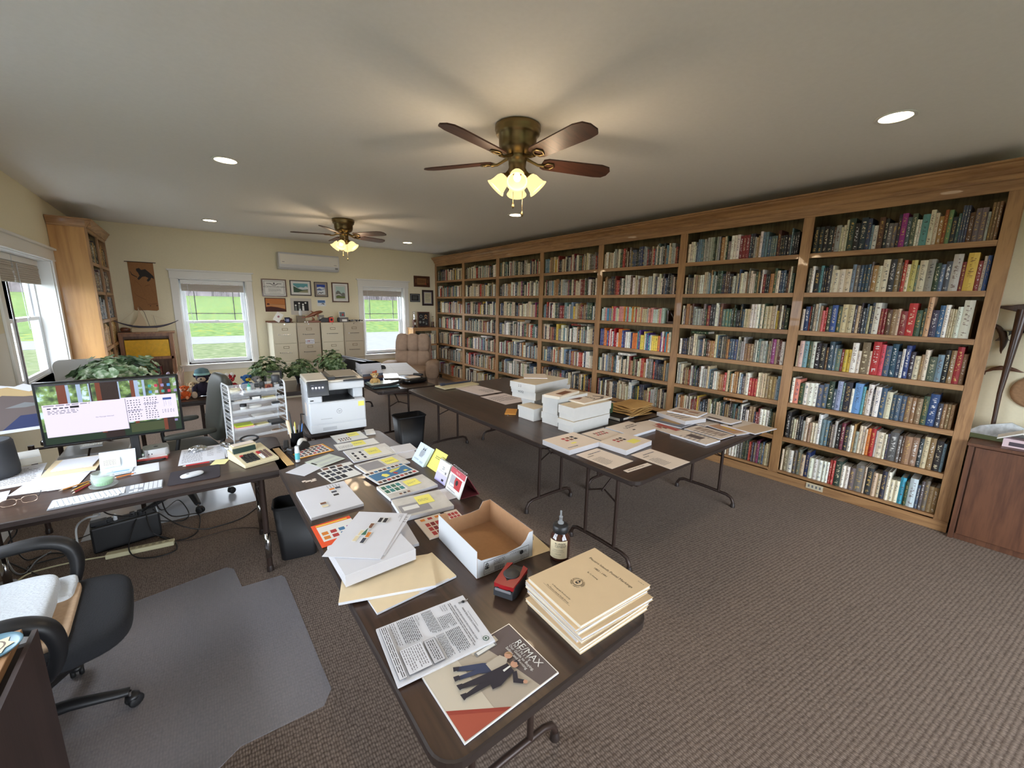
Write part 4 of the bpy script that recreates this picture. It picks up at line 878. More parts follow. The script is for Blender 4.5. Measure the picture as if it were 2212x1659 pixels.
# wall scroll
sc_ = thing('wall_scroll', 'brown hanging cloth scroll with a dark painted animal, far wall', 'wall hanging', (-.525, YF-.006, 1.91))
CLO = M('brown scroll cloth', (150, 108, 70), .9, var=.05, sc=50)
b = MB(); P = [(-.15, -.36), (-.13, -.375), (.0, -.37), (.12, -.378), (.145, -.36), (.148, 0), (.15, .365), (-.15, .365)]
b.prisma([(x, z) for x, z in P], .003, 'y', CLO, -.0035); b.T = Matrix.Translation((-.15, -.004, -.37)) @ Matrix.Rotation(R(90), 4, 'X')
DK = C('scroll dark paint', (40, 36, 34))
deco(b, [('p', [(.30, .86), (.42, .88), (.5, .84), (.66, .86), (.84, .78), (.95, .72), (.96, .66), (.86, .69), (.8, .64), (.7, .6), (.66, .63), (.74, .68), (.62, .71), (.5, .7), (.42, .66), (.34, .63), (.3, .66), (.4, .72), (.36, .78), (.3, .82)], DK), ('p', [(.05, .8), (.1, .73), (.3, .68), (.3, .695), (.12, .745), (.07, .8)], DK), ('c', .66, .095, .007, DK), ('c', .93, .1, .008, DK)]+[('p', [(a, z), (b_, q), (b_, q+.008), (a, z+.008)], C('scroll line', (104, 70, 44))) for a, z, b_, q in ((.1, .5, .2, .62), (.2, .62, .4, .5), (.4, .5, .5, .3), (.5, .3, .55, .5), (.55, .5, .75, .54), (.75, .54, .9, .3), (.2, .3, .5, .22), (.1, .36, .2, .3), (.5, .22, .56, .12), (.56, .12, .95, .14))], .3, .74, 0)
b.build('cloth', sc_); MB().tube([(-.185, -.006, .37), (.185, -.006, .37)], .006, DARKW, 8).build('rod', sc_)
MB().tube([(-.17, -.006, .372), (0, -.004, .45), (.17, -.006, .372)], .0015, CREAMP, 5).build('cord', sc_)
# ------------------------------------------------------------------ things on the foreground table
def Z(ox, oy, k): return lambda *p: [(ox+k*p[i], oy+k*p[i+1]) for i in range(0, len(p), 2)]
Za = Z(560, 900, .24412); Zb = Z(660, 1060, .27125); Zc = Z(780, 1180, .28933)
def notes(o, w_h, N, th, mat=None, name='sticky_note'):
    w, h = w_h
    for (u0_, v0_, u1_, v1_) in N:
        b = MB(); b.T = Matrix.Translation((-w/2, -h/2, th)); x0, y0, x1, y1 = u0_*w, v0_*h, u1_*w, v1_*h
        b.box((x0, y0, .0012), (x1, y1, .0018), mat or YEL); deco(b, [('l', x0/w+.1*(u1_-u0_), v0_+.3*(v1_-v0_), x0/w+.8*(u1_-u0_), v0_+.6*(v1_-v0_), 2, INKG)], w, h, .0018); b.build(name, o)
STM = [C('stamp brown', (120, 80, 60)), C('stamp slate', (60, 64, 78)), C('stamp orange', (214, 130, 50)), C('stamp blue', (70, 120, 160)), C('stamp green', (60, 110, 90)), C('stamp red', (176, 60, 60)), C('stamp cream', (220, 206, 170)), C('stamp black', (40, 38, 44))]
sB, sS, sO, sU, sG, sR, sC, sK = STM
def stampcol(u, v, s, w, h, mats):
    D = []
    for i, (du, dv, m) in enumerate(mats): D += [('r', u+du, v+dv, u+du+s/w, v+dv+s*1.2/h, wht), ('r', u+du+.003/w, v+dv+.003/h, u+du+(s-.003)/w, v+dv+(s*1.2-.003)/h, m)]
    return D
# table lies at z = T; z of each thing is chosen from what it lies on
z_ = T+.001
sheet('stamp_sheet', 'sheet of small portrait stamps with an orange border beside the glue stick', 'stamp sheet', Za(355, 375, 650, 300, 570, 235, 255, 310), z_, .002, C('orange stamp border', (226, 160, 60)), [('r', .06, .08, .94, .92, wht), ('g', .08, .1, .92, .9, 7, 4, .14, [sS, sB, sK, sR])])
sheet('window_letter', 'pale green striped letter lying across a white envelope', 'letter', Za(545, 450, 765, 370, 620, 330, 400, 405), z_+.002, .001, C('pale green paper', (206, 214, 200)), [('r', .1, .1, .95, .3, C('pale grey band', (190, 196, 190))), ('r', .1, .5, .95, .7, C('pale grey band', (190, 196, 190))), ('r', .03, .35, .1, .7, INK)])
sheet('envelope', 'plain white envelope sticking out left from under the green striped letter', 'envelope', Za(395, 530, 560, 445, 420, 400, 262, 495), z_, .0015, PAPER)
sheet('stamp_sheet', 'small sheet of black and white stamps on white paper, dark table left side', 'stamp sheet', Za(640, 590, 905, 505, 780, 425, 515, 500), z_, .0015, wht, [('g', .03, .42, .97, .97, 5, 2, .13, [sK, sS]), ('g', .03, .06, .6, .4, 3, 1, .1, [sK, sS])])
sheet('stamp_strip', 'narrow strip of three dark landscape stamps above the black and white sheet', 'stamp strip', Za(555, 487, 835, 420, 800, 398, 545, 460), z_, .001, wht, [('g', .02, .1, .7, .9, 3, 1, .12, [sB, sK])])
b = MB()
for p in [((0, 0), (.03, .004), (.034, .02), (.006, .024)), ((.026, -.012), (.06, -.004), (.05, .014), (.03, .012)), ((-.012, .01), (.012, .02), (.004, .034), (-.014, .03)), ((.04, .01), (.062, .016), (.056, .03), (.038, .026))]: b.prism([(x, y) for x, y in p], .0, .0012, CREAMP)
q = atz(660, 1043, T); tag(b.build('paper_scraps', loc=(q.x, q.y, z_)), 'small torn cream paper scraps on bare table near the white envelopes', 'paper scraps')
STK = dict(side=PAGES)
sheet('envelope_stack', 'flat stack of large white stamped envelopes at the left table edge', 'envelopes', [(673.5, 1120), (639, 1063.5), (743, 1039), (784.6, 1087)], T, .014, PAPER, [('l', .84, .12, .97, .42, 5, INKG)]+stampcol(.5, .27, .026, .31, .23, [(0, 0, sK), (.12, .0, sS), (.24, 0, sO), (.24, -.12, sS)])+stampcol(.2, .6, .026, .31, .23, [(0, 0, sC), (.1, 0, sB)]), side=REAM)
sheet('orange_stamp_sheet', 'orange-red souvenir sheet with two rows of bright stamps', 'stamp sheet', [(695, 1183), (790, 1155), (751, 1116), (671, 1137)], z_, .0015, C('orange red souvenir', (232, 84, 40)), [('r', .1, .2, 1, .86, wht), ('g', .12, .24, .95, .62, 4, 2, .14, [sO, sR, sU, C('stamp violet', (150, 70, 150))]), ('r', .1, .88, .9, .94, C('yellow band', (240, 200, 80)))])
# sleeves of stamps with sticky notes
SLV = M('cloudy plastic sleeve', (206, 204, 198), .25, var=.12, sc=14, bump=.5)
def sleeve(label, px, z, th, D, N, name='stamp_sleeve'):
    c, a, w, h = fit(px, z+th); o = sheet(name, label, 'stamp sleeve', px, z, th, SLV, D, side=PAPER); o['group'] = 'stamp sleeves with sticky notes'; notes(o, (w, h), N, th); return o
sleeve('narrow sleeve with black blocks of stamps and a sticky note, closest to printer', Za(700, 235, 970, 185, 890, 130, 620, 170), z_, .003, [('r', .02, .05, .98, .95, wht), ('g', .1, .1, .5, .5, 5, 2, .2, [sK, sB])], [(.5, .5, .85, .95)])
sleeve('white strip sleeve with yellow note and faint print, second from the printer', Za(710, 300, 1070, 235, 1010, 190, 650, 250), z_, .003, [('r', .02, .08, .98, .92, wht), ('l', .05, .2, .4, .6, 3, INKG)], [(.4, .25, .7, .95)])
sleeve('wrinkled sleeve with black silhouette stamps left of its yellow note', Za(850, 405, 1215, 320, 1120, 235, 730, 305), z_, .006, [('r', .08, .08, .9, .7, wht), ('g', .1, .1, .34, .75, 3, 3, .16, [sK, wht, sK])], [(.42, .3, .72, .8)])
sleeve('grey wrinkled sleeve with large yellow note, beside the map sheet', Za(960, 505, 1340, 400, 1210, 335, 835, 430), z_, .009, [('r', .06, .2, .5, .9, C('grey print', (150, 148, 150)))], [(.55, .3, .84, .85)])
sleeve('sheet with a blue and yellow world map framed by small stamps', Za(1060, 605, 1390, 490, 1270, 400, 925, 515), z_+.01, .004, [('r', 0, 0, 1, 1, wht), ('g', .02, .02, .98, .2, 9, 1, .12, [sB, sK, sR]), ('g', .02, .8, .98, .98, 9, 1, .12, [sK, sB, sU]), ('r', .04, .24, .96, .76, sU), ('p', [(.3, .3), (.42, .36), (.4, .52), (.32, .6), (.26, .5)], YEL), ('p', [(.5, .5), (.7, .56), (.84, .7), (.6, .72), (.5, .62)], C('map yellow', (214, 206, 110))), ('p', [(.56, .3), (.62, .34), (.58, .5), (.52, .44)], sR), ('p', [(.78, .3), (.88, .34), (.84, .44), (.76, .4)], C('map yellow', (214, 206, 110)))], [])
sleeve('thick sleeve with eight green stamps and a yellow note', Za(1170, 730, 1570, 600, 1450, 510, 1030, 620), z_, .016, [('r', .02, .3, .45, .92, wht), ('g', .03, .34, .43, .9, 4, 2, .1, [sG, C('stamp teal', (60, 130, 130))]), ('g', .2, .04, .45, .2, 3, 1, .2, [sB, sS])], [(.5, .4, .78, .85)])
sleeve('topmost thick bundle of stamp sleeves with yellow note, near the open box', Za(1290, 895, 1700, 790, 1610, 640, 1150, 745), z_, .02, [('r', .04, .1, .6, .6, C('grey print', (150, 148, 150))), ('r', .1, .3, .4, .5, wht)], [(.42, .42, .74, .88)])
sheet('white_card_stack', 'small stack of plain white cards behind the owl drawing pad', 'cards', Za(1215, 325, 1390, 285, 1340, 235, 1160, 265), z_, .008, PAPER, side=REAM)
sheet('blank_paper', 'blank white sheet beneath the owl drawing pad', 'paper', Za(1260, 385, 1400, 350, 1380, 290, 1215, 330), z_, .001)
sheet('crumpled_packet', 'small crumpled clear packet on the bare table end by the printer', 'packet', Za(940, 155, 1040, 145, 1000, 110, 935, 115), z_, .01, SLV)
sheet('blank_paper', 'white folded sheet poking out under the topmost stamp sleeve bundle', 'paper', Za(1640, 760, 1725, 710, 1640, 630, 1570, 660), z_, .0012)
sheet('red_stamp_sheets', 'cream sheets of dark red stamps beside the open box', 'stamp sheet', [(928, 1165), (984, 1146), (950, 1108), (896, 1124)], z_, .006, CREAMP, [('g', .2, .06, .96, .7, 4, 3, .1, [sR, C('stamp maroon', (130, 40, 50))]), ('g', .1, .78, .95, .96, 3, 1, .2, [sO, sR])])
sheet('red_stamp_sheets', 'corner of a red stamp sheet peeking over the open box rim', 'stamp sheet', [(975, 1125), (1003, 1118), (985, 1100), (958, 1107)], z_, .001, CREAMP, [('g', .1, .1, .9, .8, 3, 2, .1, [sR])])
# manila folders, the paper stack and stamped envelopes on it
sheet('manila_folder', 'lower manila folder turned askew under the paper stack', 'folder', [(812, 1324.5), (983, 1246), (934, 1190), (775, 1262)], z_, .008, MANILA, [('r', .5, .005, .9, .03, PAPER)], side=PAPER)
sheet('manila_folder', 'upper manila folder with white sheets inside under the paper stack', 'folder', [(732, 1296), (931, 1272), (937, 1187), (741, 1235)], z_+.009, .01, MANILA, side=PAPER)
sheet('white_leaflets', 'folded white leaflets between the paper stack and the orange sheet', 'leaflets', [(745, 1246), (718, 1180), (800, 1160), (830, 1210)], z_+.0195, .008, PAPER, side=REAM)
tr = .044
o = sheet('paper_ream', 'thick stack of white printed paper on the manila folders', 'paper stack', [(748, 1243), (893, 1189), (851, 1130), (706, 1183)], z_+.0285, tr, PAPER, side=REAM)
sheet('stamped_envelope', 'white envelope mostly hidden under the top stamped envelope', 'envelope', [(688, 1197), (838, 1193), (887, 1110), (795, 1108)], z_+.0735, .001, PAPER, [('l', .84, .7, .98, .95, 4, INKG)])
sheet('stamped_envelope', 'big white envelope with eight commemorative stamps on top of the paper stack', 'envelope', [(690.6, 1205), (827, 1205), (875, 1112), (780, 1102.6)], z_+.0755, .0012, PAPER, [('v', .93, .97, .0052, 'Pitcairn Islands Study Group', INK), ('v', .9, .97, .0052, 'Box 370145', INK), ('v', .87, .97, .0052, 'San Diego, CA', INK)]+stampcol(.3, .3, .026, .3, .23, [(0, 0, sC), (.02, .12, sC), (.16, -.04, sS), (.18, .08, sO), (.12, .28, sB), (.32, .42, sK), (.22, .42, sK)])+[('p', [(.38, .42), (.5, .42), (.44, .62)], wht), ('p', [(.395, .43), (.485, .43), (.44, .59)], sG)])
sheet('booklet_stack', 'small stack of stapled white booklets right of the paper stack', 'booklets', [(880, 1178), (906, 1176), (868, 1112), (846, 1120)], z_, .012, PAPER, [('v', .5, .8, .006, 'Of a Presentation', INK)], side=REAM)
# the open box
P1, P2, P3 = atz(945, 1164.5, T), atz(1030, 1252, T), atz(1150, 1201, T); ux = (P3-P2); wbx = ux.length; vy = P1-P2; dbx = vy.length
bx = thing('open_cardboard_box', 'empty white cardboard box lid with brown inside, open side up', 'box', (P2.x, P2.y, T+.001), math.atan2(ux.y, ux.x)); KI = KRAFT; hb = .113; t_ = .0022
MB().box((0, 0, 0), (wbx, dbx, .002), KI).build('bottom', bx)
b = MB()
b.box((0, 0, 0), (t_/2, dbx, hb), WPL).box((t_/2, 0, .002), (t_, dbx, hb), KI)
b.box((wbx-t_/2, 0, 0), (wbx, dbx, hb), WPL).box((wbx-t_, 0, .002), (wbx-t_/2, dbx, hb), KI)
fl = [(t_, 0), (t_, .085), (.02, .07), (wbx*.5, .058), (wbx-.06, .066), (wbx-.035, .085), (wbx-.02, .112), (wbx-t_, .112), (wbx-t_, 0)]
b.prisma(fl, t_/2, 'y', WPL, 0); b.prisma(fl, t_/2, 'y', KI, t_/2)
fl2 = [(t_, 0), (t_, .112), (.03, .112), (.045, .1), (.05, .075), (wbx*.6, .075), (wbx-.06, .08), (wbx-.04, .112), (wbx-t_, .112), (wbx-t_, 0)]
b.prisma(fl2, t_/2, 'y', WPL, dbx-t_/2); b.prisma(fl2, t_/2, 'y', KI, dbx-t_); b.build('walls', bx)
b = MB(); b.T = Matrix.Translation((.03, -.0004, .004)) @ Matrix.Rotation(R(90), 4, 'X'); w, h = wbx-.05, .056
semi = [(.02+.045*(1-math.cos(PI*i/12)), .42+.46*math.sin(PI*i/12)) for i in range(13)]
deco(b, [('r', 0, .03, 1, .97, INK), ('r', .006, .06, .994, .94, WPL), ('p', semi[::-1], INK)]+[('p', [(.065+.012*math.cos(a), .44+.1*math.sin(a)), (.065+.038*math.cos(a-.1), .44+.4*math.sin(a-.1)), (.065+.038*math.cos(a+.1), .44+.4*math.sin(a+.1))], WPL) for a in [R(q) for q in (20, 48, 76, 104, 132, 160)]]+[('p', [(.04, .42), (.065, .7), (.09, .42)], INK), ('l', .02, .12, .13, .34, 3, INKG), ('l', .2, .5, .45, .9, 4, INK), ('l', .55, .72, .78, .9, 2, INKG)]+[('r', .22+.012*i, .12, .22+.012*i+(.004 if i % 3 else .008), .42, INK) for i in range(17)]+[('t', .83, .6, .016, 'SFI', INK), ('c', .8, .72, .009, INK), ('l', .78, .1, .97, .5, 5, INKG)], w, h, 0); b.build('printed_label', bx)
sheet('manila_folder', 'manila card sticking out beneath the open white cardboard box', 'folder', [(1072, 1236), (1180, 1185), (1152, 1148), (1040, 1180)], T+.0003, .0006, MANILA, [('p', [(.84, .7), (.93, .9), (.96, .75), (.9, .6)], GREY)])
# rubber cement
AMB = M('dark amber glass', (58, 24, 14), .06, coat=.5); LBL = M('yellowed label', (222, 206, 170), .7)
rcm = thing('rubber_cement_bottle', 'brown glass RUBBER CEMENT bottle with grey brush spout', 'bottle', (1.095, 1.06, T+.001))
MB().lathe([(.0, 0), (.036, 0), (.04, .004), (.041, .012), (.041, .085), (.038, .098), (.028, .112), (.026, .118)], AMB, n=32, cap=False).build('bottle_body', rcm)
MB().lathe([(.03, .115), (.031, .117), (.031, .142), (.026, .147), (.012, .149), (.01, .156)], BLACK, n=28).build('cap', rcm)
MB().lathe([(.012, .15), (.012, .156), (.007, .158), (.0065, .175), (.008, .176), (.008, .18), (.004, .182), (.004, .204), (.001, .206)], GREY, n=16).build('spout', rcm)
b = MB(); a0 = math.atan2(-1.06, -1.095)-.15; r = .0416; n = 14; vs = []
for z in (.016, .092):
    for i in range(n+1): a = a0-.95+1.9*i/n; vs.append((r*math.cos(a), r*math.sin(a), z))
b.add(vs, [(i, i+1, n+2+i, n+1+i) for i in range(n)], LBL, True)
def ctext(s, z, size, a_off=0):
    gv, gf, gw = glyphs(s); rr = r+.0004; b.add([(rr*math.cos(a0+((x-gw/2)*size+a_off)/rr), rr*math.sin(a0+((x-gw/2)*size+a_off)/rr), z+y*size) for x, y, q in gv], gf, INK)
ctext('RUBBER', .076, .0125, .008); ctext('CEMENT', .065, .0125, .01); ctext('EXTREMELY FLAMMABLE', .052, .0038); ctext('HARMFUL OR FATAL IF SWALLOWED', .045, .003); ctext('SUPER-GREEN', .034, .004); ctext('NET 4 FL OZ', .022, .003, -.01); b.build('label', rcm)
# red and black desk gadget
gd = thing('desk_heater', 'small red and black speaker-like gadget with a round grille', 'speaker', (0, 0, 0)); p = atz(1097, 1285, T); gd.location = (p.x+.012, p.y+.01, T+.001); gd.rotation_euler = (0, 0, R(-62))
MB().sq((0, .02, .028), (.085, .135, .056), BLACK, .35, nu=32).build('housing', gd)
REDG = M('red glossy shell', (150, 28, 34), .25); b = MB(); b.prism([(-.038, -.045), (.0, -.048), (.036, -.045), (.04, .0), (.042, .075), (.02, .085), (.03, .02), (0, -.02), (-.03, .02), (-.022, .085), (-.042, .075), (-.04, 0)], .042, .0575, REDG); b.build('red_panel', gd, bev=.003)
MB().lathe([(.028, .0), (.03, .003), (.027, .0045), (.004, .006)], DGREY, (0, .022, .056), 28).build('grille', gd)
MB().box((-.036, -.0515, .012), (.036, -.046, .04), DGREY).box((-.03, -.0525, .034), (.03, -.051, .044), INKG).build('front_plate', gd, bev=.002)
# Pitcairn booklets
TB = [(1147, 1248), (1250, 1355), (1399, 1268), (1289, 1180)]
PX = [(1250, 1355), (1399, 1268)]
zz = T+.001; rr_ = random.Random(5)
base = [atz(x, y, T+.1) for x, y in ((1147, 1248), (1250, 1355), (1399, 1268), (1289, 1180))]
pc = sum(base, Vector())/4; e1 = base[2]-base[1]; w_, h_ = (base[2]-base[1]).length, (base[0]-base[1]).length; w_ = ((base[2]-base[1]).length+(base[3]-base[0]).length)/2; h_ = ((base[0]-base[1]).length+(base[3]-base[2]).length)/2
ang = math.atan2(e1.y, e1.x)
BUFF = M('buff card cover', (220, 194, 156), .75, var=.02, sc=15)
hs = [.012, .009, .011, .012, .008, .011, .012, .010, .013]
lab = ['buff booklet at the very bottom of the corner booklet stack', 'second booklet from the bottom of the corner booklet stack', 'third booklet from the bottom of the corner booklet stack', 'fourth booklet from the bottom of the corner booklet stack', 'middle booklet of the nine in the corner booklet stack', 'fourth booklet from the top of the corner booklet stack', 'third booklet from the top of the corner booklet stack', 'booklet just under the Pitcairn Islands cover of the corner stack', 'buff Pitcairn Islands Postal Markings booklet on top of the corner stack']
for k, hh in enumerate(hs):
    top = k == len(hs)-1; dx, dy, da = (0, 0, 0) if top else (rr_.uniform(-.012, .01), rr_.uniform(-.012, .008), rr_.uniform(-.035, .035)); b = MB(); b.T = Matrix.Translation((-w_/2, -h_/2, 0))
    # reading: text runs along the long far edge; local x along base[1]->base[2]
    b.box((0, 0, 0), (w_, h_, .0012), BUFF).box((.001, .002, .0012), (w_-.002, h_-.001, hh-.0014), REAM if k % 2 else PAGES).box((0, 0, hh-.0014), (w_, h_, hh-.0002), BUFF if k in (0, 2, 5, 7, 8) else PAPER)
    o = b.build('booklet', loc=(pc.x+dx, pc.y+dy, zz), rz=ang+da, bev=0); tag(o, lab[k], 'booklet', 'booklets stacked on the table corner')
    if top:
        b = MB(); b.T = Matrix.Translation((-w_/2, -h_/2, hh-.0002)) @ Matrix.Translation((0, h_, 0)) @ Matrix.Rotation(R(-90), 4, 'Z'); W2, H2 = h_, w_
        deco(b, [('t', .52, .79, .0155, 'Pitcairn Islands Postal Markings', INK, .5), ('t', .45, .7, .0125, '1883 - 1991', INK, .5), ('t', .45, .59, .008, 'By Cy Kitching', INK, .5), ('t', .45, .14, .008, 'A Monograph Produced by', INK, .5), ('t', .45, .09, .008, 'The Pitcairn Islands Study Group', INK, .5), ('r', .2, .078, .7, .08, INK), ('t', .86, .93, .006, 'PC-MS 10', INK), ('c', .44, .385, .017, INK), ('c', .44, .385, .0155, BUFF), ('p', [(.42, .36), (.46, .36), (.465, .4), (.44, .43), (.415, .4)], INK), ('c', .44, .39, .004, BUFF)], W2, H2, 0)
        for i, ch in enumerate('PITCAIRN ISLANDS STUDY GROUP '):
            if ch == ' ': continue
            a = PI*.98-2*PI*i/29; R_0 = .0195; cx, cy = .44*W2, .385*H2; b.text(ch, (cx+R_0*math.cos(a), cy+R_0*math.sin(a), .0006), (math.sin(a), -math.cos(a), 0), (math.cos(a), math.sin(a), 0), .0072, INK, .5)
        b.build('cover_print', o)
    zz += hh+.0003
# form and magazine
fD = [('t', .5, .935, .0042, 'Dept. of Professional & Financial Regulation', INK, .5), ('t', .5, .9, .0078, 'MAINE REAL ESTATE COMMISSION', INK, .5), ('t', .5, .84, .0075, 'REAL ESTATE BROKERAGE RELATIONSHIPS FORM', INK, .5), ('l', .06, .78, .94, .825, 2, INKG), ('c', .91, .93, .0095, C('seal green', (60, 90, 70))), ('c', .91, .93, .007, PAPER), ('c', .91, .93, .004, C('seal green', (60, 90, 70))), ('t', .05, .74, .0068, 'Right Now', INK), ('t', .05, .715, .0068, 'You Are A', INK), ('t', .05, .69, .0068, 'Customer', INK), ('l', .25, .6, .5, .76, 9, INK), ('l', .54, .6, .95, .76, 9, INK), ('l', .05, .47, .5, .585, 8, INK), ('l', .54, .5, .95, .585, 6, INK), ('t', .05, .42, .0068, 'You May', INK), ('t', .05, .395, .0068, 'Become A Client', INK), ('r', .55, .36, .95, .48, INK), ('r', .555, .364, .945, .476, C('form box grey', (190, 190, 196))), ('l', .58, .38, .92, .46, 4, INK), ('l', .05, .2, .5, .38, 10, INK), ('r', .54, .12, .95, .345, INK), ('r', .543, .122, .947, .343, PAPER), ('l', .56, .13, .92, .33, 9, INKG), ('r', .04, .025, .96, .1, INK), ('r', .043, .028, .957, .097, PAPER), ('l', .06, .035, .94, .09, 3, INK), ('l', .05, .12, .5, .18, 3, INKG)]
o = sheet('real_estate_form', 'pad of printed MAINE REAL ESTATE COMMISSION forms clipped at the corner', 'form', [(812, 1359), (859.6, 1485), (1069, 1382.5), (1000, 1286.5)], T+.0058, .007, PAPER, fD, side=REAM)
c, a, w, h = fit([(812, 1359), (859.6, 1485), (1069, 1382.5), (1000, 1286.5)], T+.0128)
b = MB(); cx, cy = -w/2+.028, h/2-.01; b.tube([(cx, cy+.016, .0085), (cx, cy-.02, .0085), (cx+.006, cy-.02, .0085), (cx+.006, cy+.008, .0085), (cx+.002, cy+.008, .0085)], .0009, CHROME, 6); b.sq((cx+.004, cy-.004, .0098), (.012, .012, .006), BLACK, 1, nu=10, nv=6); b.build('paper_clip', o)
MGB = C('magazine plum', (100, 88, 86)); MGT = C('magazine taupe', (176, 164, 148)); MGS = C('magazine suit', (44, 40, 50)); MGJ = C('magazine jeans', (56, 64, 92)); SKIN = C('magazine skin', (196, 150, 124)); MGF = C('magazine floor', (200, 190, 172)); BRK = C('magazine brick', (166, 80, 60)); SHT = C('magazine print shirt', (186, 176, 160))
mD = [('r', .012, .01, .988, .99, MGT), ('p', [(.012, .6), (.5, .7), (.988, .78), (.988, .99), (.012, .99)], MGB), ('r', .012, .012, .988, .34, MGF), ('p', [(.58, .012), (.988, .012), (.988, .46)], C('magazine red edge', (150, 60, 46))), ('p', [(.64, .012), (.988, .012), (.988, .40)], BRK), ('r', .05, .48, .15, .78, MGF),
      ('r', .13, .5, .2, .74, GREY), ('r', .14, .52, .19, .72, wht),
      ('t', .31, .885, .031, 'RE/MAX', wht), ('t', .31, .85, .0135, 'I N F I N I T Y', wht), ('t', .31, .815, .0125, 'Our Guide to Buying,', wht), ('t', .31, .775, .0125, 'Selling and Renting', wht),
      ('p', [(.3, .26), (.35, .24), (.42, .42), (.5, .5), (.46, .56), (.38, .5)], MGJ), ('p', [(.18, .3), (.23, .27), (.4, .46), (.46, .54), (.4, .58), (.32, .5)], MGJ), ('p', [(.36, .52), (.5, .52), (.53, .66), (.46, .72), (.36, .68)], SHT), ('c', .43, .745, .012, SKIN), ('p', [(.38, .72), (.4, .77), (.45, .78), (.47, .75), (.44, .77), (.4, .74)], C('magazine hair', (150, 120, 80))),
      ('p', [(.55, .22), (.6, .2), (.62, .36), (.64, .5), (.5, .5), (.54, .38)], MGS), ('p', [(.42, .24), (.47, .21), (.56, .4), (.6, .52), (.5, .54)], MGS), ('p', [(.48, .46), (.7, .42), (.72, .5), (.66, .68), (.52, .68)], MGS), ('p', [(.66, .66), (.78, .6), (.86, .66), (.84, .7), (.77, .66), (.68, .7)], MGS), ('c', .86, .69, .006, SKIN), ('c', .59, .725, .0115, SKIN), ('p', [(.55, .73), (.56, .77), (.62, .77), (.63, .74), (.59, .755)], MGS), ('p', [(.57, .6), (.6, .6), (.59, .68), (.57, .68)], wht), ('p', [(.16, .26), (.22, .24), (.24, .28), (.2, .31)], MGS), ('p', [(.28, .21), (.35, .2), (.36, .25), (.3, .26)], MGS), ('p', [(.4, .19), (.48, .19), (.48, .23), (.42, .24)], MGS), ('p', [(.53, .17), (.62, .17), (.6, .22), (.55, .22)], MGS)]
GLM = M('glossy magazine paper', (236, 234, 230), .2)
sheet('realty_magazine', 'glossy RE/MAX guide magazine with two walking people on its cover', 'magazine', [(916, 1463.5), (998.5, 1608), (1206, 1456), (1098, 1342)], T+.0005, .0045, GLM, mD, side=PAPER)
# ------------------------------------------------------------------ desk pads and calendars standing on the table
def tent(name, label, cat, pl, pr, h, back, th, face, D, legs=None, coil=None):
    a, c = atz(*pl, T), atz(*pr, T); d = c-a; w = d.length; t = thing(name, label, cat, (a.x, a.y, T+.0015), math.atan2(d.y, d.x)); L = math.hypot(h, back)
    b = MB(); b.T = Matrix.Rotation(R(90)-math.atan2(back, h), 4, 'X'); b.box((0, 0, -th), (w, L, 0), face); deco(b, D, w, L, 0); b.build('pad', t)
    if legs:
        MB().prisma([(back+.002, h), (back+.006, h), (back*2+.035, .0), (back*2+.03, .0)], w, 'x', legs).prisma([(.012, 0), (back*2+.03, .0), (back*2+.03, .002), (.012, .002)], w, 'x', legs).build('stand', t)
    if coil:
        b = MB(); n = 11
        for i in range(n):
            x = w*(i+.6)/(n+.2); y0, z0 = back+.006, h
            b.tube([(x+.001*math.cos(q), y0+.009*math.cos(q), z0+.009*math.sin(q)) for q in [2*PI*j/10 for j in range(10)]], .0009, coil, 5, closed=True)
        b.build('spiral_binding', t)
    return t
tent('owl_drawing_pad', 'pale blue block pad with an owl sketch, first of the standing pads', 'note pad', (889, 993), (913, 1010), .108, .07, .018, C('pale blue card', (206, 224, 236)), [('p', [(.35, .35), (.32, .55), (.4, .8), (.36, .95), (.45, .86), (.6, .86), (.7, .93), (.68, .8), (.7, .55), (.6, .35)], C('owl sketch grey', (170, 180, 190))), ('c', .46, .76, .006, INK), ('c', .6, .76, .006, INK), ('l', .36, .38, .64, .68, 6, INKG), ('l', .1, .14, .5, .22, 3, INKG), ('l', .6, .1, .85, .2, 3, INK)])
tent('yellow_note_pad', 'ragged yellow note pad standing between the owl pad and white calendar', 'note pad', (921.5, 1007), (945, 1023), .103, .07, .006, YEL, [('l', .3, .55, .85, .72, 2, INK), ('r', .1, .12, .9, .125, INKG), ('r', .1, .2, .9, .205, INKG), ('r', .1, .28, .9, .285, INKG)])
tent('white_spiral_calendar', 'white and lilac spiral desk calendar beside the red one', 'calendar', (938, 1034), (960, 1050), .115, .045, .008, wht, [('r', 0, 0, 1, .4, PURP), ('t', .5, .6, .026, '20', INK, .5), ('l', .2, .5, .8, .54, 1, INKG), ('c', .8, .5, .008, INKG), ('r', .6, .1, .8, .2, INK)], legs=wht, coil=BLACK)
tent('red_spiral_calendar', 'red tent desk calendar with a red picture, last of the standing pads', 'calendar', (962, 1054.5), (991, 1080.5), .122, .045, .006, wht, [('r', 0, .76, 1, 1, C('calendar rose', (190, 80, 90))), ('t', .5, .84, .014, 'May 10', CREAMP, .5), ('r', .14, .24, .88, .7, RED), ('p', [(.14, .24), (.5, .24), (.42, .5), (.45, .7), (.14, .7)], C('calendar grey', (170, 170, 176))), ('c', .6, .5, .014, INK), ('p', [(.2, .26), (.5, .3), (.45, .36), (.2, .36)], wht), ('l', .1, .08, .7, .14, 1, INKG)], legs=C('dark red card', (96, 26, 34)), coil=CHROME)
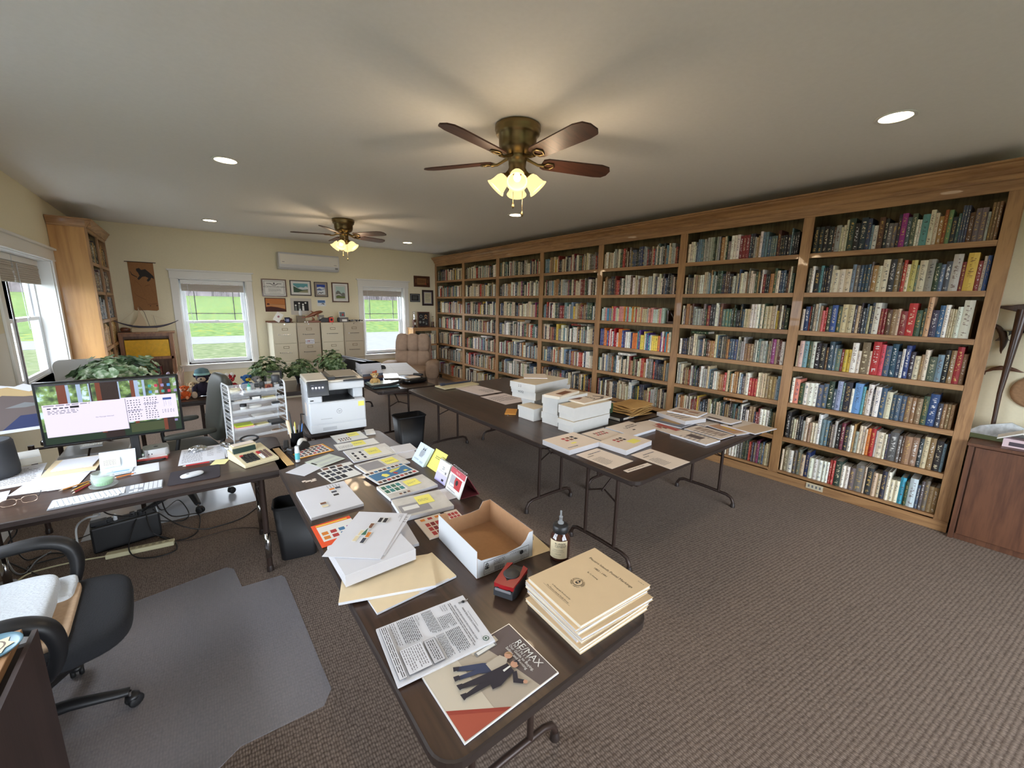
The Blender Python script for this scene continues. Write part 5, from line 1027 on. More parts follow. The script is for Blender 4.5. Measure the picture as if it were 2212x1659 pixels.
# ------------------------------------------------------------------ stationery where the three tables meet
q = atz(643, 1000, T); g = thing('glue_stick', 'upright white and teal glue stick on the orange stamp sheet', 'glue stick', (q.x+.004, q.y+.012, T+.004))
MB().lathe([(.013, 0), (.014, .002), (.014, .075), (.0125, .077), (.0125, .1), (.011, .104)], WPL, n=18).build('tube', g); MB().lathe([(.0143, .018), (.0143, .06)], C('glue label teal', (90, 180, 190)), n=18, cap=False).build('label', g)
g = thing('tape_dispenser', 'black desk tape dispenser with a white roll by the pen cup', 'tape dispenser', (.50, 3.0, T+.001), R(35))
MB().prisma([(-.08, 0), (.075, 0), (.08, .02), (.06, .05), (.03, .062), (-.01, .035), (-.05, .03), (-.078, .042), (-.085, .03)], .045, 'y', BLACK, -.0225).build('body', g, bev=.004)
b = MB(); b.T = Matrix.Translation((.03, 0, .045)) @ Matrix.Rotation(R(90), 4, 'X'); b.lathe([(.013, -.01), (.034, -.01), (.034, .01), (.013, .01)], SLV, n=24, cap=False).build('tape_roll', g)
g = thing('stapler', 'black and chrome stapler in front of the organizer', 'stapler', (.436, 3.085, T+.001), R(80)); MB().box((-.07, -.015, 0), (.07, .015, .008), BLACK).prisma([(-.07, .02), (.06, .014), (.07, .03), (.06, .046), (-.06, .05), (-.072, .036)], .03, 'y', BLACK, -.015).build('body', g, bev=.003); MB().box((-.066, -.011, .008), (.066, .011, .02), CHROME).build('magazine', g)
q = atz(645, 965, T); g = thing('pen_cup', 'black mesh pen cup full of pens left of the printer', 'pen cup', (q.x, q.y+.04, T+.001))
MB().lathe([(.0, .001), (.04, .001), (.042, .0), (.043, .1), (.046, .102), (.0415, .102), (.04, .004)], BLACK, n=24, cap=False).build('cup', g)
for k, (dx, dy, m, L) in enumerate([(-.02, .01, TEAL, .17), (.0, .02, YEL, .16), (.02, .01, BLACK, .17), (-.01, -.02, WPL, .15), (.022, -.01, BLUE, .155), (-.03, -.01, M('hand lotion cream', (220, 200, 170), .5), .19), (.01, -.01, GREY, .15), (-.015, .03, BLACK, .24)]):
    x, y = g.location.x+dx*.8, g.location.y+dy*.8; names = ['teal pen', 'yellow highlighter', 'black pen', 'white pen', 'blue pen', 'cream brush handle', 'grey pen', 'long thin black rod']
    o = MB().tube([(0, 0, 0), (dx*.9, dy*.9, L*.9), (dx, dy, L)], [.0045, .0045, .001] if k != 5 else [.006, .012, .008], m, 10).build('pen', loc=(x, y, T+.006)); tag(o, '%s leaning in the black pen cup' % names[k], 'pen', 'pens in the black pen cup')
g = MB().box((-.02, -.19, 0), (.02, .19, .006), M('wooden ruler', (206, 168, 110), .5, var=.05, sc=20)).build('ruler', loc=(.39, 2.935, T+.001), rz=R(4), bev=.001); tag(g, 'wide wooden ruler along the seam between two tables', 'ruler')
g = thing('hobby_knife', 'slim black handled knife lying beside the wooden ruler', 'knife', (.44, 2.9, T+.001), R(8)); MB().sq((0, -.03, .006), (.018, .12, .012), BLACK, .5, nu=14).build('handle', g); MB().prism([(-.006, .03), (.006, .03), (.005, .11), (-.003, .1)], .004, .006, CHROME).build('blade', g)
# printer
pr = thing('printer', 'large white office printer with touch screen and round logo', 'printer', (.845, 3.275, T+.001), R(-4))
PWH = M('printer white', (206, 210, 215), .35); PTP = M('printer warm white', (214, 208, 196), .4)
b = MB(); b.box((-.208, 0, .012), (.208, .40, .252), PWH).box((-.208, .24, .252), (.208, .40, .336), PWH).box((-.208, .0, .252), (-.11, .24, .336), PWH).box((.13, .07, .252), (.208, .24, .336), PWH); b.build('body', pr, bev=.008)
MB().box((-.2, -.006, .085), (.2, .0, .246), PWH).build('front_door', pr, bev=.004); d = MB().box((-.206, -.008, .014), (.206, .0, .078), PWH).build('paper_tray', pr, bev=.004); MB().box((-.12, -.0095, .03), (-.02, -.0075, .055), C('tray grip grey', (180, 184, 190))).build('grip', d)
b = MB(); b.box((-.212, .02, .335), (.212, .40, .395), PWH); b.build('scanner_unit', pr, bev=.01)
b = MB().box((-.208, .03, .395), (-.06, .39, .425), PTP).prisma([(.03, .395), (.37, .395), (.37, .43), (.03, .41)], .27, 'x', PTP, -.06); b.build('document_feeder', pr, bev=.006)
b = MB(); b.prisma([(.06, .43), (.35, .438), (.35, .442), (.06, .434)], .2, 'x', C('feeder tray grey', (150, 142, 128)), -.02).box((-.05, .05, .415), (.0, .36, .436), BLACK).prism([(.05, .01), (.205, .01), (.205, .03), (.1, .03)], .40, .412, BLACK); b.build('feeder_tray', pr)
MB().box((-.108, .012, .252), (.128, .236, .258), BLACK).build('output_tray', pr); MB().box((-.108, .232, .258), (.128, .239, .335), BLKS).build('output_slot', pr)
b = MB(); b.T = Matrix.Translation((-.208, .0, .300)) @ Matrix.Rotation(R(-12), 4, 'X'); b.box((0, -.012, 0), (.15, .012, .118), BLKS); sc = b.build('control_panel', pr, bev=.004)
b = MB(); b.T = Matrix.Translation((-.208, .0, .300)) @ Matrix.Rotation(R(-12), 4, 'X') @ Matrix.Translation((.02, -.0125, .036)) @ Matrix.Rotation(R(90), 4, 'X'); b.box((0, 0, -.0005), (.105, .06, .0), M('lit blue-grey screen', (20, 22, 34), .2, emit=.35))
deco(b, [('r', x, .42, x+.12, .62, M('screen icon', (220, 220, 230), .3, emit=.8)) for x in (.1, .32, .54, .76)]+[('r', x, .28, x+.1, .33, GREY) for x in (.1, .32, .54, .76)]+[('r', .06, .85, .25, .9, GREY)], .105, .06, 0); b.build('screen', sc)
b = MB(); b.T = Matrix.Translation((0.005, -.0065, .172)) @ Matrix.Rotation(R(90), 4, 'X'); b.quad([(.02*math.cos(2*PI*i/28), .02*math.sin(2*PI*i/28), 0) for i in range(28)], C('logo grey', (130, 134, 142))); b.quad([(.0175*math.cos(2*PI*i/28), .0175*math.sin(2*PI*i/28), .0002) for i in range(28)], PWH)
for x, y0, y1 in ((-.007, -.007, .014), (-.001, -.007, .005), (.003, -.014, .005), (.0095, -.006, .005)): b.quad([(x-.0035, y0, .0004), (x-.0015, y0, .0004), (x+.0015, y1, .0004), (x-.0005, y1, .0004)], C('logo grey', (130, 134, 142)))
b.quad([(-.0035, .003, .0004), (.002, .003, .0004), (.0026, .005, .0004), (-.0029, .005, .0004)], C('logo grey', (130, 134, 142))); b.quad([(.0045, .003, .0004), (.0105, .003, .0004), (.011, .005, .0004), (.005, .005, .0004)], C('logo grey', (130, 134, 142))); b.build('round_logo', pr)
MB().box((-.195, -.004, .268), (-.172, .004, .276), BLACK).box((-.13, -.0075, .12), (-.05, -.006, .122), GREY).build('usb_slot', pr)
for x, z0 in ((.15, .195),): MB().box((x, -.0085, z0), (x+.045, -.0065, z0+.038), YEL).build('sticky_note', pr)
MB().box((-.2135, .12, .13), (-.2085, .16, .23), CREAMP).build('sticky_note', pr)
MB().tube([(-.2, .3, .1), (-.24, .25, .12), (-.25, .1, .03), (-.24, -.03, .004)], .004, BLACK, 8).build('power_cord', pr)
for x in (-.18, .18): MB().cb((x, .05, .006), (.03, .03, .012), BLACK).build('rubber_foot', pr)
# organizer of clear trays
og = thing('tray_organizer', 'white wire-sided organizer with six clear plastic trays of stationery', 'organizer', (.16, 3.38, T+.001), R(9))
OW, OD, OH = .355, .2, .42; LV = [.36, .29, .225, .16, .095, .03]
for x in (0, OW):
    b = MB()
    for y in (0, OD): b.tube([(x, y, 0), (x, y, OH-.02), (x, y+(.02 if y == 0 else -.02), OH)], .006, WPL, 8)
    b.tube([(x, .02, OH), (x, OD-.02, OH)], .006, WPL, 8)
    for z in [OH*k/14 for k in range(1, 14)]: b.tube([(x, 0, z), (x, OD, z)], .0028, WPL, 6)
    b.build('side_rack', og)
for z in LV: MB().box((.008, .004, z), (OW-.008, OD-.004, z+.0025), CLEAR).box((.008, .004, z), (OW-.008, .007, z+.02), CLEAR).box((.008, OD-.007, z), (OW-.008, OD-.004, z+.035), CLEAR).build('tray', og)
def og_at(x, y, k): a = R(9); return (.16+x*math.cos(a)-y*math.sin(a), 3.38+x*math.sin(a)+y*math.cos(a), T+.001+LV[k]+.0035)
def small(name, label, cat, b, x, y, k, rz=9, bev=0): o = b.build(name, loc=og_at(x, y, k), rz=R(rz), bev=bev); return tag(o, label, cat)
small('soap_dish', 'small cream ceramic dish on the organizer top tray', 'dish', MB().lathe([(.0, .001), (.03, .0), (.034, .005), (.036, .03), (.033, .03), (.03, .008)], M('cream ceramic', (220, 214, 190), .3), n=24, cap=False), .045, .05, 0)
t = thing('glue_bottle', 'small clear bottle with a green nozzle cap on the top tray', 'bottle', og_at(.135, .05, 0)); MB().lathe([(.012, 0), (.014, .003), (.014, .03), (.008, .036)], C('pale mint plastic', (190, 220, 214)), n=16).build('bottle_body', t); MB().lathe([(.0105, .03), (.01, .045), (.004, .05), (.002, .064)], M('green cap', (30, 150, 120), .4), n=16).build('cap', t)
small('date_stamp', 'small black date stamp with metal frame on the top tray', 'rubber stamp', MB().box((-.016, -.012, 0), (.016, .012, .024), CHROME).box((-.014, -.01, .024), (.014, .01, .052), BLACK), .185, .05, 0, bev=.003)
small('self_inking_stamp', 'upright slim black stamp in the middle of the top tray', 'rubber stamp', MB().box((-.014, -.012, 0), (-.009, .012, .03), BLACK).box((.009, -.012, 0), (.014, .012, .03), BLACK).sq((0, 0, .042), (.032, .028, .044), BLACK, .4, nu=16), .22, .05, 0)
small('wooden_hand_stamp', 'small reddish brown wooden block stamp on the top tray', 'rubber stamp', MB().box((-.032, -.014, 0), (.032, .014, .034), C('reddish stamp wood', (150, 90, 66))).lathe([(.012, 0), (.012, .02), (.006, .03)], C('dark red knob', (90, 26, 22)), (0, -.016, .0), 14), .262, .06, 0)
t = thing('round_stamp', 'big round-topped grey and black self-inking stamp, right end of the top tray', 'rubber stamp', og_at(.315, .055, 0), R(12)); MB().box((-.028, -.022, 0), (.028, .022, .008), BLACK).box((-.028, -.02, 0), (-.022, .02, .045), BLACK).box((.022, -.02, 0), (.028, .02, .045), BLACK).box((-.018, -.012, .008), (.018, .012, .028), WPL).build('frame', t); MB().lathe([(.026, .045), (.029, .05), (.029, .09), (.026, .098), (.01, .1)], DGREY, n=24).build('grip', t)
small('scissors', 'steel scissors with dark handles lying in the second tray', 'scissors', MB().tube([(-.07, 0, .003), (.03, .02, .003)], .004, CHROME, 6).tube([(-.07, .02, .003), (.03, 0, .003)], .004, CHROME, 6).tube([(-.09+.02*math.cos(a), .02+.014*math.sin(a), .004) for a in [2*PI*i/12 for i in range(12)]], .003, DGREY, 6, closed=True).tube([(-.09+.02*math.cos(a), -.01+.014*math.sin(a), .004) for a in [2*PI*i/12 for i in range(12)]], .003, DGREY, 6, closed=True), .11, .07, 1)
small('loupe_box', 'small black framed loupe box in the second tray', 'box', MB().box((-.034, -.012, 0), (.034, .012, .036), BLACK).box((-.025, -.0135, .006), (.025, -.012, .03), wht), .165, .03, 1, bev=.003)
small('note_block', 'pale yellow notes in the second tray', 'note pad', MB().box((-.04, -.03, 0), (.04, .03, .01), C('faded yellow notes', (226, 216, 150))), .26, .06, 1)
small('binder_clips', 'small heap of dark clips at the right of the second tray', 'clips', MB().sq((0, 0, .012), (.02, .016, .024), DGREY, .6, nu=10, nv=6).sq((.018, .004, .01), (.018, .014, .02), BLACK, .6, nu=10, nv=6).sq((.008, -.012, .009), (.02, .012, .018), GREY, .6, nu=10, nv=6), .32, .05, 1)
t = thing('small_jar', 'small clear jar with a wide black lid in the third tray', 'jar', og_at(.09, .06, 2)); MB().lathe([(.018, 0), (.02, .003), (.02, .026)], C('frosted jar', (214, 214, 210)), n=20).build('jar_body', t); MB().lathe([(.022, .026), (.022, .044), (.018, .047)], BLACK, n=20).build('lid', t)
small('plastic_bag', 'bag of rubber bands and odds and ends in the third tray', 'bag', MB().sq((0, 0, .014), (.09, .06, .028), SLV, .7, nu=18), .165, .07, 2)
small('small_radio_part', 'small black and silver boxed gadget in the third tray', 'gadget', MB().box((-.026, -.018, 0), (.026, .018, .014), WPL).box((-.024, -.016, .014), (.024, .016, .03), BLACK), .305, .07, 2, bev=.002)
small('white_paper_slips', 'white paper slips in the fourth tray', 'paper', MB().box((-.06, -.05, 0), (.05, .05, .004), PAPER).box((.07, -.05, 0), (.2, .04, .008), SLV), .08, .09, 3)
small('green_note_pad', 'lime green sticky pad over a pink one in the fifth tray', 'note pad', MB().box((-.05, -.04, 0), (.06, .05, .012), C('salmon notes', (240, 150, 140))).box((-.052, -.035, .012), (.056, .055, .022), C('lime notes', (190, 206, 60))), .08, .07, 4, 8)
small('yellow_note_block', 'small yellow sticky block in the middle of the fifth tray', 'note pad', MB().box((-.04, -.025, 0), (.04, .03, .01), C('faded yellow notes', (226, 216, 150))), .195, .06, 4, 16)
small('black_wallet_box', 'flat black box sticking out at the right of the fifth tray', 'box', MB().box((-.05, -.06, 0), (.045, .05, .018), BLACK), .295, .05, 4, 6, .002)
small('rope_coaster', 'round cream patterned disc in the bottom tray', 'coaster', MB().lathe([(.0, .004), (.036, .004), (.038, .002), (.038, 0)], CREAMP, n=24, cap=False).lathe([(.024, .0045), (.028, .007), (.03, .0045)], KRAFT, n=24, cap=False).lathe([(.012, .0045), (.015, .007), (.018, .0045)], KRAFT, n=24, cap=False), .29, .06, 5)
# magnifier
t = thing('magnifier', 'large round black-rimmed magnifier leaning before the organizer', 'magnifying glass', (.245, 3.33, T+.045), R(20))
b = MB(); b.T = Matrix.Rotation(R(14), 4, 'X'); b.tube([(.055*math.cos(a), .04*math.sin(a), 0) for a in [2*PI*i/28 for i in range(28)]], .007, BLACK, 8, closed=True).build('rim', t)
b = MB(); b.T = Matrix.Rotation(R(14), 4, 'X'); b.quad([(.052*math.cos(a), .037*math.sin(a), 0) for a in [2*PI*i/28 for i in range(28)]], CLEAR); b.build('lens', t)
MB().tube([(.0, -.04, -.01), (.0, -.045, -.03), (0, -.03, -.038)], .01, BLACK, 8).lathe([(.02, -.044), (.022, -.04), (.01, -.03)], BLACK, (0, -.03, 0), 14).build('stand', t)
# ------------------------------------------------------------------ computer desk
mo = thing('computer_monitor', 'wide black monitor showing a redwood forest and open windows', 'monitor', (-.413, 3.335, T+.001), R(-1.2))
MW, MH, z0 = .624, .37, .172
b = MB(); b.box((-MW/2, 0, z0), (MW/2, .022, z0+MH), BLKS); b.build('bezel', mo, bev=.004)
MB().box((-.16, .022, z0+.06), (.16, .05, z0+.3), BLACK).build('back_housing', mo, bev=.01)
b = MB(); b.box((.04, .05, .0), (.08, .075, .33), BLACK); b.build('stand_column', mo, bev=.004)
MB().prism(rrect(-.08, -.03, .2, .17, .03), 0, .008, BLACK).build('stand_foot', mo)
def scr(n, c, e=.62):
    m = M('screen '+n, (8, 8, 8), .25, emit=e, ecol=c); return m
FOR = leafy_noise('screen forest', [(20, 28, 20), (50, 66, 34), (90, 110, 60), (150, 170, 190)], 22, .3)
_b = FOR.node_tree.nodes['Principled BSDF']; _b.inputs['Emission Strength'].default_value = .7; _r = [n for n in FOR.node_tree.nodes if n.type == 'VALTORGB'][0]; FOR.node_tree.links.new(_r.outputs[0], _b.inputs['Emission Color'])
b = MB(); W2, H2 = MW-.024, MH-.024; b.T = Matrix.Translation((-W2/2, -.0008, z0+.012)) @ Matrix.Rotation(R(90), 4, 'X')
b.quad([(0, 0, 0), (W2, 0, 0), (W2, H2, 0), (0, H2, 0)], FOR)
TRK, TRK2, SKYS, LIL = scr('redwood trunk', (120, 60, 40)), scr('dark trunk', (46, 30, 26)), scr('pale sky', (170, 190, 220)), scr('white window', (226, 218, 240), .72)
D = [('r', .0, 0, 1, .22, scr('forest floor', (34, 52, 34))), ('r', .6, .04, .95, .2, scr('forest floor light', (70, 80, 50)))]+[('r', x, .55, x+w, .97, SKYS) for x, w in ((.19, .02), (.26, .03), (.34, .02), (.54, .02), (.67, .03), (.73, .02))]+[('r', .13, .2, .19, .99, TRK), ('r', .41, .0, .55, .99, TRK2), ('r', .39, .1, .425, .99, TRK), ('r', .64, .2, .67, .99, TRK), ('r', .35, .3, .36, .99, TRK2), ('r', .86, .02, .9, .99, TRK), ('r', .89, .0, .95, .99, TRK2), ('r', 0, .975, 1, 1, scr('menu bar', (60, 60, 70)))]
D += [('r', .555, .24, .985, .68, LIL), ('r', .02, .12, .59, .665, scr('grey shadow', (150, 144, 160))), ('r', .02, .125, .585, .665, LIL)]
LN = scr('grey line', (110, 108, 124), .3); 
D += [('r', .2, .585, .26, .62, scr('pill', (50, 50, 56), .2)), ('l', .05, .5, .25, .57, 3, LN), ('l', .03, .63, .5, .66, 1, LN), ('t', .36, .38, .009, 'No Message Selected', LN)]+[('r', x, .59, x+.025, .61, LN) for x in (.05, .09, .13, .165)]
D += [('l', .6, .26, .7, .64, 9, LN), ('l', .73, .26, .83, .66, 10, LN), ('r', .59, .425, .71, .445, scr('selection', (190, 184, 204))), ('r', .72, .53, .84, .55, scr('selection', (190, 184, 204))), ('r', .875, .58, .945, .62, scr('blue heading', (60, 90, 160))), ('l', .88, .46, .91, .57, 7, LN), ('l', .92, .46, .945, .57, 7, LN), ('l', .86, .34, .96, .41, 3, LN)]
ic = [(80, 150, 210), (200, 200, 210), (60, 160, 150), (200, 60, 90), (150, 140, 190)]
D += [('r', .775+.05*i, .72+.11*j, .8+.05*i, .77+.11*j, scr('icon%d' % ((i+2*j) % 5), ic[(i+2*j) % 5])) for i in range(5) for j in range(2)]+[('r', .95, .17, .975, .21, scr('icon4', ic[4]))]
deco(b, D, W2, H2, 0); b.build('screen', mo)
mm_ = thing('mini_computer', 'small square silver desktop computer with rounded corners at the monitor foot', 'computer', (-.262, 3.42, T+.014), R(8)); ALU = M('brushed aluminium', (206, 206, 204), .3, .9)
MB().prism(rrect(-.063, -.063, .063, .063, .026), .0, .05, ALU).build('case', mm_, bev=.004); b = MB().box((-.045, -.0638, .018), (-.04, -.0632, .026), BLACK).box((-.03, -.0638, .018), (-.025, -.0632, .026), BLACK); b.quad([(x, y, .0505) for x, y in [(.012*math.cos(2*PI*i/14)*(1-.12*math.sin(2*PI*i/14)), .012*math.sin(2*PI*i/14)) for i in range(14)]], DGREY); b.build('ports', mm_)
sheet('greeting_card', 'red and green bordered booklet under the small silver computer', 'card', [(293, 996.5), (364, 986), (365, 972), (306, 981)], z_, .012, C('card green', (90, 140, 90)), [('r', .04, .05, .96, .9, wht), ('p', [(.2, .3), (.5, .6), (.8, .4), (.6, .8), (.3, .7)], RED), ('r', 0, 0, 1, .16, RED)], side=RED)
t = thing('subwoofer', 'dark grey rounded cylinder at the far left of the desk', 'speaker', (-.97, 3.50, T+.001)); MB().lathe([(.085, 0), (.105, .01), (.108, .05), (.1, .2), (.092, .215), (.086, .215), (.08, .19), (.01, .18)], DGREY, n=36).build('body', t)
# papers: bottom-left, bottom-right, top-right, top-left
Zd = Z(0, 740, .22604); Ze = Z(360, 740, .22604)
TX = lambda n=8: [('l', .08, .12, .92, .88, n, INKG)]
sheet('document', 'large printed white document at the left edge of the desk', 'paper', Zd(-120, 1440, 330, 1330, 480, 1150, 0, 1215), z_, .0015, PAPER, TX(9))
sheet('document', 'white sheet showing beneath the eyeglasses at the left edge', 'paper', Zd(-120, 1560, 40, 1500, 110, 1415, -60, 1440), z_, .001, PAPER)
sheet('manila_folder', 'manila folder full of papers in the middle of the desk', 'folder', Zd(370, 1300, 920, 1215, 1010, 1065, 530, 1130), z_, .005, MANILA, side=PAPER)
sheet('document', 'loose white papers stacked on the desk manila folder', 'paper', Zd(490, 1240, 880, 1160, 980, 1085, 600, 1110), z_+.0065, .008, PAPER, side=REAM)
sheet('document', 'blank white sheet touching the candle dish on its left', 'paper', Zd(440, 1430, 720, 1370, 880, 1230, 610, 1270), z_+.0012, .001, PAPER)
sheet('document', 'blank white sheet left of the sheet beside the candle', 'paper', Zd(100, 1460, 460, 1420, 620, 1270, 320, 1290), z_, .001, PAPER)
sheet('white_slip', 'white slip behind the green candle and the orange pencil', 'paper', Zd(1060, 1280, 1240, 1240, 1258, 1162, 1040, 1195), z_, .001, PAPER)
sheet('white_slip', 'white slip with pencil across its corner, right of the candle', 'paper', Zd(1250, 1270, 1525, 1220, 1515, 1142, 1265, 1190), z_, .001, PAPER)
t = thing('letter_holder', 'clear tilted stand holding pale letters and a sticky note below the monitor', 'letter holder', (-.44, 3.27, T+.001), R(-2))
b = MB(); b.prisma([(-.11, 0), (.0, 0), (.0, .002), (-.11, .002)], .16, 'x', CLEAR, -.07).prisma([(-.005, .0), (.035, .105), (.037, .104), (-.002, 0)], .16, 'x', C('pale blue-grey paper', (200, 208, 216)), -.07); b.build('stand', t)
b = MB(); b.T = Matrix.Translation((-.06, -.003, .02)) @ Matrix.Rotation(R(70), 4, 'X'); b.box((0, 0, .001), (.08, .055, .002), C('faded note', (222, 222, 196))); deco(b, [('l', .1, .2, .8, .8, 4, INKG)], .08, .055, .002); b.build('sticky_note', t)
b = MB(); b.T = Matrix.Translation((-.06, -.1, .004)); b.box((0, 0, 0), (.14, .08, .003), C('pale blue-grey paper', (200, 208, 216))); deco(b, [('r', .2, .2, .9, .5, C('blue tint', (130, 170, 214)))], .14, .08, .003); b.build('letters', t)
sheet('spare_keyboard', 'short pale device half hidden behind the monitor bottom edge', 'remote', Zd(780, 1000, 980, 975, 990, 945, 770, 975), z_, .012, ALU, [('g', .04, .2, .96, .8, 8, 1, .2, [wht])])
sheet('document', 'printed account sheet with columns right of the monitor foot', 'paper', Ze(120, 1185, 565, 1100, 545, 980, 135, 1020), z_, .001, PAPER, [('l', .06, .1, .5, .9, 12, INKG), ('l', .6, .3, .75, .9, 9, INKG), ('l', .82, .4, .95, .9, 7, INKG)])
sheet('document', 'white sheet running under the desktop calculator', 'paper', Ze(565, 1100, 760, 1060, 735, 975, 550, 1005), z_, .0008, PAPER, TX(4))
sheet('sticky_note', 'pale yellow note poking out below the calculator by the red pen', 'note', Ze(415, 1170, 560, 1160, 600, 1110, 470, 1120), z_, .0012, C('pale yellow note', (226, 220, 160)))
def stick(name, label, cat, pa, pb, r, m, tip=None, n=8, z=None):
    a, c = atz(*pa, T+r), atz(*pb, T+r); d = c-a; L = d.length; t = thing(name, label, cat, (a.x, a.y, (z or T)+r+.0012), math.atan2(d.y, d.x)); MB().tube([(.0, 0, 0), (L*.88, 0, 0)], r, m, n).build('barrel', t)
    MB().tube([(L*.88, 0, 0), (L, 0, 0)], [r, r*.15], tip or CREAMP, n).build('tip', t); MB().tube([(-.004, 0, 0), (0.006, 0, 0)], r*1.05, CHROME, n).build('ferrule', t)
stick('pen', 'red pen lying below the account sheet', 'pen', Ze(420, 1140)[0], Ze(150, 1185)[0], .0045, RED)
stick('pencil', 'yellow pencil, first of the three left of the candle dish', 'pencil', Zd(860, 1325)[0], Zd(560, 1420)[0], .0038, C('pencil ochre', (190, 130, 60)))
stick('pencil', 'orange-yellow pencil between two others left of the candle dish', 'pencil', Zd(860, 1340)[0], Zd(680, 1425)[0], .0038, C('pencil yellow', (214, 160, 60)))
stick('pencil', 'dark red pencil nearest the keyboard, left of the candle dish', 'pencil', Zd(870, 1352)[0], Zd(690, 1445)[0], .0038, C('pencil red', (150, 40, 44)))
stick('pencil', 'orange pencil resting on the white slips right of the candle', 'pencil', Zd(1290, 1250)[0], Zd(1085, 1300)[0], .0038, C('pencil orange', (214, 120, 50)), z=T+.001)
t = thing('candle_glass', 'green candle in a ribbed clear glass on a glass dish', 'candle', (-.463, 3.0, T+.0015)); GL = M('clear ribbed glass', (225, 235, 232), .08, alpha=.2)
MB().lathe([(.0, .001), (.05, .002), (.058, .006), (.06, .012), (.054, .008), (.03, .005)], GL, n=32, cap=False).build('glass_dish', t)
MB().lathe([(.034, .008), (.04, .012), (.046, .035), (.046, .06), (.042, .075), (.043, .08), (.04, .079), (.042, .06), (.041, .035), (.036, .016)], GL, n=48, cap=False, flute=.03, nf=24).build('glass', t)
MB().lathe([(.033, .012), (.038, .02), (.0395, .038), (.036, .04), (.0, .039)], M('pale green wax', (140, 196, 140), .4), n=28, cap=False).build('wax', t)
# keyboard
kb = thing('keyboard', 'long white slim keyboard at the front edge of the desk', 'keyboard', (-.425, 2.845, T+.001), R(.8)); KW_, KD = .425, .115
MB().prisma([(-KD/2, 0), (KD/2, 0), (KD/2, .009), (-KD/2, .004)], KW_, 'x', M('keyboard gap grey', (140, 143, 148), .5), -KW_/2).build('case', kb, bev=.001)
b = MB()
def key(x, y, w, d=.0155): b.prisma([(y, .0065), (y+d, .0075), (y+d, .0095), (y, .0085)], w, 'x', WPL, x)
for rw in range(6):
    y = -KD/2+.004+rw*.0183; x = -KW_/2+.004
    ws = {0: [.019, .016, .016, .022, .085, .022, .016, .016, .0185]}.get(rw, [.0165+.0045*((rw*3) % 4)]+[.0165]*12+[.024-.0045*((rw*3) % 4)])
    for w in ws: key(x, y, w-.0002); x += w+.0022
    for i in range(3):
        if rw in (3, 4, 5) or (rw == 0) or (rw == 1 and i == 1): key(KW_/2-.135+i*.0185, y, .0163)
    for i in range(4): key(KW_/2-.0765+i*.0187, y, .0165)
b.build('keys', kb)
c, a, w, h = fit(Zd(1585, 1375, 2110, 1280, 2095, 1160, 1640, 1240), T+.003); t = MB().prism(rrect(-w/2, -h/2, w/2, h/2, .02), 0, .003, M('dark plum mouse pad', (44, 38, 44), .8)).build('mouse_pad', loc=(c.x, c.y, T+.001), rz=a); tag(t, 'dark plum mouse pad at the desk front right of the keyboard', 'mouse pad')
q = atz(415, 1024, T+.015); ms = thing('computer_mouse', 'flat white wireless mouse on the dark pad', 'mouse', (q.x, q.y, T+.0045), R(-72)); b = MB(); b.sq((0, 0, .008), (.058, .112, .022), WPL, .75, nu=28, nv=14); b.build('shell', ms); MB().lathe([(.007, 0), (.007, .0008), (.001, .001)], GREY, (0, -.02, .0185), 14).build('logo', ms)
# eyeglasses
eg = thing('eyeglasses', 'thin wire-framed eyeglasses lying at the front left of the desk', 'eyeglasses', (-.755, 2.945, T+.0032), R(8)); GW = M('pale gold wire', (214, 190, 170), .25, .8); b = MB()
for s in (-1, 1): b.tube([(s*.034+.026*math.copysign(abs(math.cos(a))**.7, math.cos(a)), .001, .02+.017*math.copysign(abs(math.sin(a))**.7, math.sin(a))) for a in [2*PI*i/24 for i in range(24)]], .0013, GW, 6, closed=True)
b.tube([(-.008, 0, .026), (0, -.002, .03), (.008, 0, .026)], .0012, GW, 6); b.build('rim', eg)
for s in (-1, 1): MB().tube([(s*.061, 0, .026), (s*.066, .004, .026), (s*.067, .1, .02), (s*.065, .135, .004)], .0013, GW if s < 0 else DGREY, 6).build('temple', eg)
# calculator
cl = thing('desk_calculator', 'old beige printing calculator with dark keys and green display', 'calculator', (.232, 2.99, T+.001), R(16)); BG = M('aged beige plastic', (214, 202, 166), .5)
MB().prisma([(-.13, 0), (.13, 0), (.13, .062), (.06, .05), (-.13, .018)], .2, 'x', BG, -.1).build('case', cl, bev=.004)
MB().prisma([(.045, .047), (.052, .078), (.066, .078), (.07, .052)], .13, 'x', M('dark green display', (24, 50, 40), .2), -.092).build('display', cl, bev=.002)
b = MB().prisma([(.068, .052), (.07, .085), (.12, .092), (.125, .062)], .14, 'x', BG, -.09).prism([(-.08, .075), (.04, .075), (.04, .12), (-.08, .12)], .0885, .094, CREAMP); b.build('printer_hood', cl, bev=.003)
b = MB(); sl = .032/.19
def ky(x, y, w, d, m): z = .018+(y+.13)*sl; b.prisma([(y, z), (y+d, z+d*sl), (y+d-.001, z+d*sl+.007), (y+.001, z+.007)], w, 'x', m, x)
for i in range(4):
    for j in range(5): ky(-.078+i*.0205, -.1+j*.0215, .0165, .017, BLACK if i else (RED if j == 4 else BLACK))
for i in range(2):
    for j in range(5): ky(.018+i*.019, -.095+j*.0215, .0155, .016, (wht if j < 3 else RED) if i == 0 else M('grey brown key', (110, 84, 80), .5))
for j in range(5): ky(.062, -.09+j*.021, .015, .014, M('grey brown key', (110, 84, 80), .5))
b.build('keys', cl)
